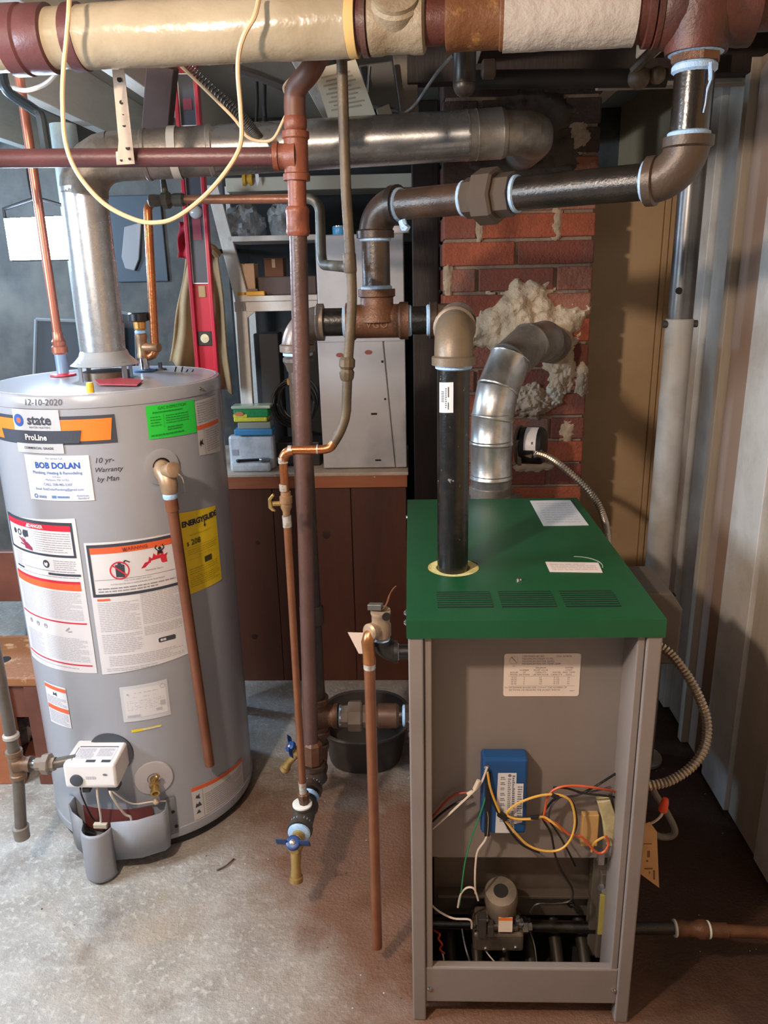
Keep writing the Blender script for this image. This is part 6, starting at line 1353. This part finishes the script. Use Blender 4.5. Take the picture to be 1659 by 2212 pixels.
part('handle', MB().beam((p0.x, 2.785, BT+.041), (p1.x, 2.79, BT+.043), .012, .010).cyl((p0.x, 2.785, BT+.036), (p0.x, 2.785, BT+.046), .009, n=12), mat('tool_black', '#2a2b30', .35, .5), wr_, smooth=0, bevel=.002)
part('jaw', MB().lathe((p1.x+.006, 2.79, BT+.036), (0, 0, 1), [(.016, 0), (.017, .004), (.017, .010), (.014, .013)], 10).box((p1.x+.012, 2.776, BT+.037), (p1.x+.032, 2.786, BT+.047)), mat('tool_steel', '#8d9096', .3, .8), wr_, smooth=0, bevel=.002)
solo('folded_rag', MB().box((p0.x-.03, 2.772, BT), (p1.x+.035, 2.81, BT+.034)), mat('rag_pale', '#c2c5c6', .8, 0, '#a9acae', 12, bump=.5, bscale=30), 'folded pale rag under the wrench on the workbench edge', 'rag', smooth=0, bevel=.010)
def bottle(px, Y, r, h, m, capm, lab):
    x = at(px, 950, Y=Y).x
    t = thing('bottle', lab, 'bottle', (x, Y, BT))
    part('flask', MB().lathe((x, Y, BT), (0, 0, 1), [(r*.92, 0), (r, .004), (r, h*.68), (r*.45, h*.84), (r*.4, h*.9)], 18), m, t, smooth=40)
    part('cap', MB().lathe((x, Y, BT+h*.88), (0, 0, 1), [(r*.5, 0), (r*.5, h*.12), (r*.4, h*.13)], 14), capm, t, smooth=40)
    part('wrap_label', MB().lathe((x, Y, BT+h*.18), (0, 0, 1), [(r*1.01, 0), (r*1.015, .001), (r*1.015, h*.38), (r*1.01, h*.381)], 18, False), label_paper, t, smooth=40)
bottle(570, 3.02, .024, .17, white_plastic, ink_slate, 'white squeeze bottle deep under the white shelf')
bottle(604, 3.04, .021, .21, mat('bottle_brown', '#5b4334', .3), black_plastic, 'tall brown bottle beside the cable coil')
# coil of black cable
cc = at(640, 868, Y=2.92); mb = MB(); rc = random.Random(4)
for i in range(9):
    rr3 = .082+.006*math.sin(i*2.1); o_ = V(rc.uniform(-.008, .008), rc.uniform(-.02, .02), rc.uniform(-.006, .008))
    mb.tube([cc+o_+V(rr3*math.cos(t)*.92, .02*math.sin(t*1+i)+.004*i-.02, rr3*math.sin(t)) for t in [2*PI*k_/36 for k_ in range(37)]], .0042, 7, False)
coil = thing('cable_coil', 'coil of black cable hanging under the white shelf', 'cable', tuple(cc-V(0, 0, .09)))
part('loops', mb, cable_black, coil)
part('tie', MB().tube([cc+V(-.02, -.03, .07), cc+V(-.02, -.035, .085), cc+V(-.02, .03, .092), cc+V(-.02, .035, .075)], .006, 7), mat('tie_tan', '#b48a4c', .6), coil)
item('tool_bin', (598, 995), (690, 955), 2.86, .12, mat('drawer_dark', '#231e1d', .5), 'dark tool bin beside the white cabinet', 'bin', BT)
item('clutter_box', (552, 800), (600, 720), 3.0, .1, mat('bag_black', '#222124', .6), 'black case standing deep under the white shelf', 'case', BT)

# ------------------------------------------------------------------ red level and canvas coat
lv = thing('spirit_level', 'long red spirit level standing upright against the wall', 'level', (at(455, 812, Y=2.55).x, 2.55, 0))
LYv = 2.55
lb = at(449, 805, Y=LYv); lt = at(402, 180, Y=LYv); ld = (lt-lb).normalized(); lo3 = lb-ld*(lb.z/ld.z); hi3 = lb+ld*((2.19-lb.z)/ld.z)
lw = .074; ls = ld.cross(V(0, 1, 0)).normalized()*-1
if ls.x < 0: ls = -ls
def lp(s_, w): return lo3+ld*s_+ls*w
Lh = (hi3-lo3).length
def s_of(py):
    a, b = 0, Lh
    for _ in range(30):
        m_ = (a+b)/2
        if proj(lp(m_, 0))[1] > py: a = m_
        else: b = m_
    return a
part('beam', MB().obox((lo3+hi3)/2+V(0, .012, 0), ls, V(0, 1, 0), ld, lw, .012, Lh), red_alu, lv, 'red painted beam', smooth=0, bevel=.002)
for k_ in (-1, 1): part('rail', MB().obox((lo3+hi3)/2+ls*k_*(lw/2-.006), ls, V(0, 1, 0), ld, .012, .026, Lh), red_alu, lv, smooth=0, bevel=.002)
for y0_, y1_ in ((612, 300), (272, 160)):
    a, b = s_of(y0_), s_of(y1_)
    w_ = part('web_recess', MB().obox(lp((a+b)/2, 0)+V(0, .003, 0), ls, V(0, 1, 0), ld, lw*.62, .006, b-a), ink_slate, lv, smooth=0)
    mb = MB()
    for k_ in (-1, 1): mb.obox(lp((a+b)/2, k_*lw*.33)+V(0, -.001, 0), ls, V(0, 1, 0), ld, .003, .006, b-a)
    for e in (a, b): mb.obox(lp(e, 0)+V(0, -.001, 0), ls, V(0, 1, 0), ld, lw*.66, .006, .003)
    part('white_trim', mb, white_plastic, w_, smooth=0)
    part('red_web', MB().obox(lp(a+(b-a)*.42, 0)+V(0, -.0005, 0), ls, V(0, 1, 0), ld, lw*.36, .003, (b-a)*.22), mat('level_maroon', '#7d2338', .5), w_, smooth=0)
part('vial_lens', MB().lathe(lp(s_of(458), 0)+V(0, 0, 0), V(0, -1, 0), [(.020, 0), (.020, .004), (.014, .009), (.001, .010)], 20), mat('lens_clear', '#b7bcc0', .1), lv, smooth=50)
part('hand_hole', MB().obox(lp(s_of(630), 0)+V(0, .0045, 0), ls, V(0, 1, 0), ld, .024, .006, .036), mat('hole_tan', '#a58a66', .8), lv, smooth=0, bevel=.008)
vf = part('vial_frame', MB().obox(lp(s_of(731), 0)+V(0, .002, 0), ls, V(0, 1, 0), ld, .044, .010, .044), black_plastic, lv, smooth=0, bevel=.001)
part('vial_lens', MB().lathe(lp(s_of(731), 0)+V(0, -.003, 0), V(0, -1, 0), [(.015, 0), (.014, .004), (.001, .006)], 18), mat('vial_cream', '#c9c19c', .25), vf, smooth=50)

coat = thing('canvas_coat', 'tan canvas work coat hanging behind the red level', 'coat', tuple(at(430, 850, Y=2.72)))
def drape(top, bot, Y, folds, seed, dep=.03):
    r = random.Random(seed); ph = r.uniform(0, 6)
    (tx0, ty), (tx1, ty1) = top; (bx0_, by), (bx1_, by1) = bot
    def fn(a, b):
        px = (tx0+(tx1-tx0)*a)*(1-b)+(bx0_+(bx1_-bx0_)*a)*b; py = (ty+(ty1-ty)*a)*(1-b)+(by+(by1-by)*a)*b
        return at(px, py, Y=Y) + V(0, dep*(.3+.7*b)*math.sin(a*folds*6.28+ph)+.01*math.sin(b*9+a*5), 0)
    return MB().grid(30, 16, lambda a, b: fn(a, b))
part('left_panel', drape(((402, 545), (432, 545)), ((362, 782), (440, 800)), 2.72, 1.6, 1), cloth_tan, coat, smooth=60, solid=.006)
part('right_panel', drape(((432, 545), (472, 540)), ((432, 830), (505, 850)), 2.74, 1.5, 4), cloth_tan, coat, smooth=60, solid=.006)
part('collar', MB().tube(crom([at(418, 560, Y=2.73), at(430, 540, Y=2.70), at(455, 535, Y=2.70), at(470, 550, Y=2.73)], 5), .014, 8), cloth_tan, coat)
part('hanger_peg', MB().cyl(at(440, 545, Y=2.72), at(440, 545, Y=2.72)+V(0, .55, .02), .008), wood_dark, coat)
solo('red_cloth', drape(((388, 480), (412, 476)), ((386, 555), (408, 560)), 2.66, 1, 6, .015), mat('cloth_red', '#9c2036', .8), 'red cloth hanging left of the spirit level', 'cloth', smooth=60, solid=.005)

# ------------------------------------------------------------------ work light
wk = thing('work_light', 'bright LED work light shining from behind the water heater', 'work light', tuple(at(80, 565, Y=2.52)))
c4 = [at(8, 472, Y=2.52), at(152, 466, Y=2.52), at(150, 560, Y=2.52), at(22, 562, Y=2.52)]
cm = sum(c4, V(0, 0, 0))/4
part('lens', MB().prism(c4, (0, .006, 0)), lens_glow, wk, 'glowing white lens', smooth=0)
mb = MB().prism([cm+(p-cm)*1.05+V(0, .007, 0) for p in c4], (0, .05, 0)); part('housing', mb, black_plastic, wk, smooth=0, bevel=.006)
part('bracket', MB().tube([cm+V(-.11, .03, 0), cm+V(-.11, .03, .09), cm+V(0, .03, .12), cm+V(.10, .03, .09), cm+V(.10, .03, 0)], .006, 8), black_plastic, wk)
part('cord', MB().tube(crom([cm+V(-.02, .05, .10), cm+V(-.03, .06, .2), cm+V(-.01, .06, .33)], 6), .005, 8), cable_black, wk)

# ------------------------------------------------------------------ far left: white column, screens, stool
lc = at(150, 380, Y=2.95)
solo('lally_column', MB().lathe((lc.x, 2.95, 0), (0, 0, 1), [(.06, 0), (.06, .01), (.045, .012), (.045, 2.07)], 24), mat('column_pale', '#b5bab4', .4, 0, '#9aa09b', 6), 'pale round support column behind the heater vent', 'column', loc=(lc.x, 2.95, 0), smooth=40)
def screen(a, b, c_, d, Y, lab, dep):
    P = [at(*p, Y=Y+o) for p, o in ((a, 0), (b, 0), (c_, dep), (d, dep))]
    cen = sum(P, V(0, 0, 0))/4
    t = thing('window_screen', lab, 'screen', (cen.x, cen.y, min(p.z for p in P)), 'window screens leaning at the back')
    mb = MB()
    for p, q_ in zip(P, P[1:]+P[:1]): mb.tube([p, q_], .007, 6)
    part('frame', mb, mat('screen_frame', '#9aa0a6', .4, .5), t)
    part('mesh', MB().prism(P, (0, .002, 0)), mat('screen_mesh', '#3a4047', .7), t, smooth=0)
screen((78, 690), (265, 697), (300, 1560), (50, 1560), 3.1, 'window screen leaning behind the left side of the heater vent', -.10)
screen((262, 675), (292, 680), (318, 1400), (285, 1400), 3.27, 'narrow window screen showing right of the heater vent', -.06)
solo('hanging_board', MB().prism([at(268, 490, Y=3.865), at(305, 480, Y=3.865), at(300, 560, Y=3.865), at(290, 585, Y=3.865), at(270, 580, Y=3.865), at(262, 555, Y=3.865)], (0, .02, 0)), mat('board_grey', '#a59b98', .6), 'pale rounded board hanging on the back wall', 'board', smooth=0, bevel=.004)
bs = at(300, 560, Y=3.5)
solo('framed_panel', MB().box((at(255, 610, Y=3.885).x, 3.885, at(255, 610, Y=3.885).z), (at(345, 420, Y=3.885).x, 3.90, at(345, 420, Y=3.885).z)), mat('panel_slate', '#4b5158', .6), 'dark slate panel fixed to the stone wall', 'panel', smooth=0, bevel=.004)
stl = thing('step_stool', 'paint splattered brown wooden step stool left of the water heater', 'stool', tuple(at(30, 1700, Z=0)))
SYs = 2.09
zs1 = at(40, 1465, Y=SYs).z
xl, xr = at(-190, 1465, Y=SYs).x, at(110, 1465, Y=SYs).x
seat = part('seat', MB().box((xl, SYs, zs1-.03), (xr, SYs+.30, zs1)), wood_splat, stl, 'paint splattered seat', smooth=0, bevel=.005)
qh = at(28, 1425, Z=zs1)
part('hand_slot', MB().lathe((qh.x-.03, qh.y, zs1-.001), (0, 0, 1), [(.022, 0), (.022, .002)], 14), soot_black, seat)
part('apron', MB().box((xl+.01, SYs+.02, zs1-.15), (xr-.01, SYs+.045, zs1-.03)), mat('wood_redbrown', '#6b3c2c', .45, 0, '#552d21', 4), stl, smooth=0, bevel=.003)
part('back_post', MB().beam((xr-.16, SYs+.28, 0), (xr-.13, SYs+.34, zs1+.42), .10, .03), mat('wood_redbrown', ''), stl, smooth=0, bevel=.003)
part('back_rail', MB().box((xl, SYs+.31, zs1+.12), (xr-.03, SYs+.335, zs1+.30)), mat('wood_redbrown', ''), stl, smooth=0, bevel=.003)
part('leg', MB().beam((xr-.07, SYs+.03, 0), (xr-.07, SYs+.03, zs1-.03), .05, .05, (0, 1, 0)), mat('wood_redbrown', ''), stl, smooth=0, bevel=.003)
q1 = at(14, 1720, Z=0)
part('leg', MB().box((q1.x-.12, SYs+.005, 0), (q1.x+.03, SYs+.03, zs1-.03)), wood_orange, stl, smooth=0, bevel=.003)
part('lower_shelf', MB().box((xl+.02, SYs+.03, .06), (xr-.03, SYs+.28, .085)), mat('wood_redbrown', ''), stl, smooth=0, bevel=.003)
solo('plastic_sheet', crumple((at(40, 1620, Y=2.25).x, 2.25, .086), .09, .08, .07, 14), mat('sheet_dark', '#5c4640', .25, 0, '#7d6a63', 10, bump=.4), 'crumpled dark plastic sheet on the stool lower shelf', 'plastic sheet', smooth=40)
solo('paper_scrap', MB().prism([at(70, 1570, Y=2.107), at(84, 1552, Y=2.107), at(90, 1580, Y=2.107), at(78, 1578, Y=2.107)], (0, .001, 0)), label_white, 'scrap of white paper stuck under the stool seat', 'paper', smooth=0)

# black oval tub behind the return pipe
TH = .135; _b = at(782, 1492, Z=TH); _f = at(778, 1606, Z=TH); _l = at(692, 1548, Z=TH); _r = at(884, 1545, Z=TH)
tc3 = V((_l.x+_r.x)/2, (_b.y+_f.y)/2, 0); TA = (_r.x-_l.x)/2; TB = (_b.y-_f.y)/2
tubt = thing('plastic_tub', 'black oval plastic tub on the floor behind the boiler return', 'tub', tuple(tc3))
def oval(prof, n=40):
    mb = MB(); vs = []; fs = []
    for r_, z in prof:
        for i in range(n):
            t = 2*PI*i/n; c_, s_ = math.cos(t), math.sin(t)
            vs.append(tc3+V(r_*TA*math.copysign(abs(c_)**.8, c_), r_*TB*math.copysign(abs(s_)**.8, s_), z))
    for j in range(len(prof)-1):
        for i in range(n): k2 = (i+1) % n; fs.append((j*n+i, j*n+k2, (j+1)*n+k2, (j+1)*n+i))
    fs.append(tuple(range(n))[::-1]); fs.append(tuple((len(prof)-1)*n+i for i in range(n)))
    return mb.add(vs, fs)
part('bowl', oval([(.80, 0), (.82, .004), (.97, TH-.006), (.93, TH-.002), (.78, .02)]), mat('tub_black', '#453e3b', .38), tubt, smooth=40)
mb = MB().tube([tc3+V(.985*TA*math.copysign(abs(math.cos(t))**.8, math.cos(t)), .985*TB*math.copysign(abs(math.sin(t))**.8, math.sin(t)), TH-.002) for t in [2*PI*i/40 for i in range(41)]], .007, 8, False); part('rim', mb, mat('tub_black', ''), tubt)

# ------------------------------------------------------------------ overhead odds and ends
st_ = thing('perforated_strap', 'cream perforated hanger strap holding the maroon branch pipe', 'strap', tuple(at(275, 356, Y=1.77)))
sa = [at(242, 150, Y=1.70), at(268, 150, Y=1.70), at(291, 354, Y=1.773), at(252, 356, Y=1.773), at(250, 328, Y=1.772), at(258, 326, Y=1.771)]
part('band', MB().prism(sa, (0, .002, 0)), strap_m, st_, smooth=0)
mb = MB()
for px, py, r_ in ((258, 172, .005), (262, 221, .004), (266, 246, .0025), (268, 270, .004), (276, 319, .005), (262, 346, .003), (280, 343, .003)):
    mb.lathe(at(px, py, Y=1.70+(py-150)/204*.073-.0006), (0, -1, 0), [(r_, -.001), (r_, .0008)], 10)
part('strap_holes', mb, soot_black, st_)
def cable(name, pts, r, m, lab, n=8): return solo(name, MB().tube(crom([at(p[0], p[1], Y=p[2]) for p in pts], n), r, 8), m, lab, 'cable', loc=tuple(at(*pts[len(pts)//2][:2], Y=pts[len(pts)//2][2])))
cable('hanging_cable', [(150, -10, 1.52), (148, 30, 1.50), (144, 80, 1.51), (137, 150, 1.52), (135, 220, 1.52), (142, 310, 1.52), (170, 378, 1.52), (225, 440, 1.52), (290, 474, 1.52), (335, 481, 1.52), (380, 470, 1.52), (440, 425, 1.52), (492, 365, 1.52), (520, 310, 1.52), (520, 240, 1.52), (514, 160, 1.51), (517, 110, 1.50), (530, 70, 1.49), (550, 35, 1.49), (560, -5, 1.51)], .0042, cable_cream, 'cream cable hanging in a wide loop from the overhead main')
cable('sagging_cable', [(30, 190, 1.75), (60, 195, 1.72), (100, 180, 1.70), (128, 150, 1.68), (134, 130, 1.67)], .0045, cable_white, 'short pale cable sagging under the left end of the main')
cable('spring_cable', [(388, 140, 1.85), (440, 190, 1.85), (500, 250, 1.85), (520, 275, 1.85), (534, 295, 1.85), (560, 305, 1.85), (590, 300, 1.84), (612, 260, 1.83), (625, 230, 1.82), (618, 205, 1.82), (615, 185, 1.82), (640, 160, 1.80), (668, 140, 1.78)], .0035, cable_cream, 'cream cable running down to the vent and back up to the riser')
spn = [at(400, 140, Y=1.95), at(515, 245, Y=1.95), at(560, 300, Y=1.97)]
ax_ = crom(spn, 10); hel = []
Ls = sum((b-a).length for a, b in zip(ax_[:-1], ax_[1:]))
for i in range(460):
    t = i/459; k_ = min(int(t*(len(ax_)-1)), len(ax_)-2); p = ax_[k_].lerp(ax_[k_+1], t*(len(ax_)-1)-k_); d = (ax_[k_+1]-ax_[k_]).normalized(); a, u, w = frame(d)
    hel.append(p+(u*math.cos(t*2*PI*40)+w*math.sin(t*2*PI*40))*.011)
solo('door_spring', MB().tube(hel, .0016, 5), mat('spring_steel', '#6b655e', .4, .7), 'steel door spring hanging under the overhead main', 'spring', loc=tuple(spn[1]))
bpv = at(345, 200, Y=2.15)
solo('wooden_brace', MB().beam(at(352, 140, Y=2.15), at(338, 300, Y=2.2), .07, .04, (0, 1, 0)), mat('brace_brown', '#4d332c', .6, 0, '#3c2721', 5), 'dark brown wooden brace beside the hanger strap', 'brace', smooth=0, bevel=.003)
lp_ = solo('bent_black_pipe', MB().tube(crom([at(4, 150, Y=1.90), at(8, 175, Y=1.90), at(20, 200, Y=1.90), at(75, 238, Y=1.92), at(88, 252, Y=1.92), at(95, 290, Y=1.92), at(104, 345, Y=1.93)], 6), .0115, 10), mat('pipe_bluegrey', '#3e474d', .4, .2), 'dark bent pipe at the upper left behind the maroon branch', 'pipe')
pp = thing('paper_notice', 'cream printed notice pinned above the long vent pipe', 'paper', tuple(at(740, 262, Y=2.22)))
Pn = [at(676, 150, Y=2.20), at(768, 128, Y=2.20), at(812, 250, Y=2.23), at(712, 266, Y=2.23)]
part('sheet', MB().prism(Pn, (0, .001, 0)), mat('paper_cream', '#c9bda6', .7), pp, smooth=0)
mb = MB(); rp_ = random.Random(9)
for i in range(9):
    t = .16+i*.075; a = Pn[0].lerp(Pn[3], t)+V(0, -.001, 0); b = Pn[1].lerp(Pn[2], t)+V(0, -.001, 0); s0_ = .12+.08*(i % 2); e0_ = .88-.2*rp_.random(); dv_ = (Pn[3]-Pn[0]).normalized()*.004
    mb.add([a.lerp(b, s0_), a.lerp(b, e0_), a.lerp(b, e0_)+dv_, a.lerp(b, s0_)+dv_], [(0, 3, 2, 1)])
part('notice_lines', mb, mat('ink_tan', '#a3957f', .7), pp, smooth=0)
jb = thing('junction_box', 'grey metal junction box above the vent next to the notice', 'junction box', tuple(at(830, 240, Y=2.30)))
part('box_body', MB().prism([at(775, 140, Y=2.27), at(848, 130, Y=2.27), at(862, 236, Y=2.27), at(798, 226, Y=2.27)], (0, .05, 0)), mat('box_grey', '#55534f', .5, .3), jb, smooth=0, bevel=.003)
part('conduit_edge', MB().tube([at(797, 142, Y=2.262), at(795, 170, Y=2.262), at(793, 200, Y=2.262)], .003, 6), chrome, jb)
part('connector', MB().prism([at(812, 235, Y=2.26), at(840, 224, Y=2.26), at(848, 248, Y=2.26), at(818, 252, Y=2.26)], (0, .03, 0)), mat('connector_pale', '#a39c8d', .5), jb, smooth=0, bevel=.002)
solo('wood_block', MB().prism([at(848, 118, Y=2.32), at(900, 112, Y=2.32), at(905, 250, Y=2.32), at(866, 250, Y=2.32)], (0, .04, 0)), mat('block_grey', '#8a8175', .7, 0, '#5d4c42', 3, .4, .6), 'pale and brown wooden block behind the junction box', 'block', smooth=0, bevel=.003)
cable('grey_cable', [(980, 118, 1.75), (950, 150, 1.9), (925, 185, 2.1), (900, 222, 2.25), (880, 240, 2.28), (862, 244, 2.28)], .004, cable_grey, 'thin grey cable running from the main to the junction box')
hk = thing('pipe_hook', 'black iron hook tools hanging above the vent pipe', 'hook', tuple(at(570, 270, Y=2.15)))
part('rod', MB().tube([at(555, 170, Y=2.15), at(556, 220, Y=2.15), at(553, 275, Y=2.15), at(548, 285, Y=2.15)], .004, 7), soot_black, hk)
part('rod', MB().tube([at(572, 165, Y=2.15), at(571, 225, Y=2.15), at(573, 255, Y=2.15)], .005, 7).lathe(at(573, 270, Y=2.15), (0, 0, 1), [(.009, 0), (.009, .006), (.005, .02)], 10), soot_black, hk)
part('bar', MB().tube([at(505, 148, Y=2.12), at(560, 165, Y=2.12), at(625, 190, Y=2.12)], .012, 8), mat('bar_dark', '#3a302b', .5), hk)
# upper right: dark pipe run, short stub and timber
dp = thing('dark_pipe_run', 'blackened pipe crossing in front of the chimney top', 'pipe', tuple(at(1200, 190, Y=2.15)))
part('pipe', MB().cyl(at(1010, 172, Y=2.15), at(1440, 168, Y=2.10), .021, n=18), mat('pipe_sooty', '#1b1613', .6, .1, '#2a221d', 9), dp)
part('coupling', MB().lathe(at(1040, 150, Y=2.10), (1, 0, 0), [(.015, 0), (.022, .004), (.022, .03), (.015, .034)], 14), mat('cpl_sooty', '#4f4036', .6), dp)
part('valve', MB().sphere(at(1380, 168, Y=2.06), .026, 14, 9).sphere(at(1420, 162, Y=2.06), .020, 12, 8).tube([at(1370, 150, Y=2.05), at(1425, 95, Y=1.95)], .012, 8), mat('valve_soot', '#6b5640', .55, .1, '#3d3026', 14), dp)
sbp = solo('pipe_stub', MB().tube([at(1004, 95, Y=1.72), at(1003, 150, Y=1.74), at(1003, 180, Y=1.74)], .023, 16).sphere(at(1003, 184, Y=1.74), .0228, 14, 8), mat('stub_iron', '#2f2723', .4, .2), 'dark rounded pipe stub hanging under the rusty coupling', 'pipe')
tm = at(1500, 165, Y=2.36)
solo('timber_plate', MB().box((.52, 2.37, at(1500, 182, Y=2.37).z), (.925, 2.42, at(1500, 150, Y=2.37).z)), wood_pale, 'pale horizontal timber behind the glossy drop pipe', 'timber', smooth=0, bevel=.003)
# small twig on the floor
tq1, tq2 = at(468, 1880, Z=.003), at(505, 1855, Z=.003)
solo('twig', MB().tube(crom([tq1, tq1.lerp(tq2, .5)+V(.004, -.006, .002), tq2], 5), [.0015]+[.002]*8+[.0025]*2, 6), mat('twig_brown', '#5a4231', .8), 'thin twig lying on the floor before the water heater', 'twig')
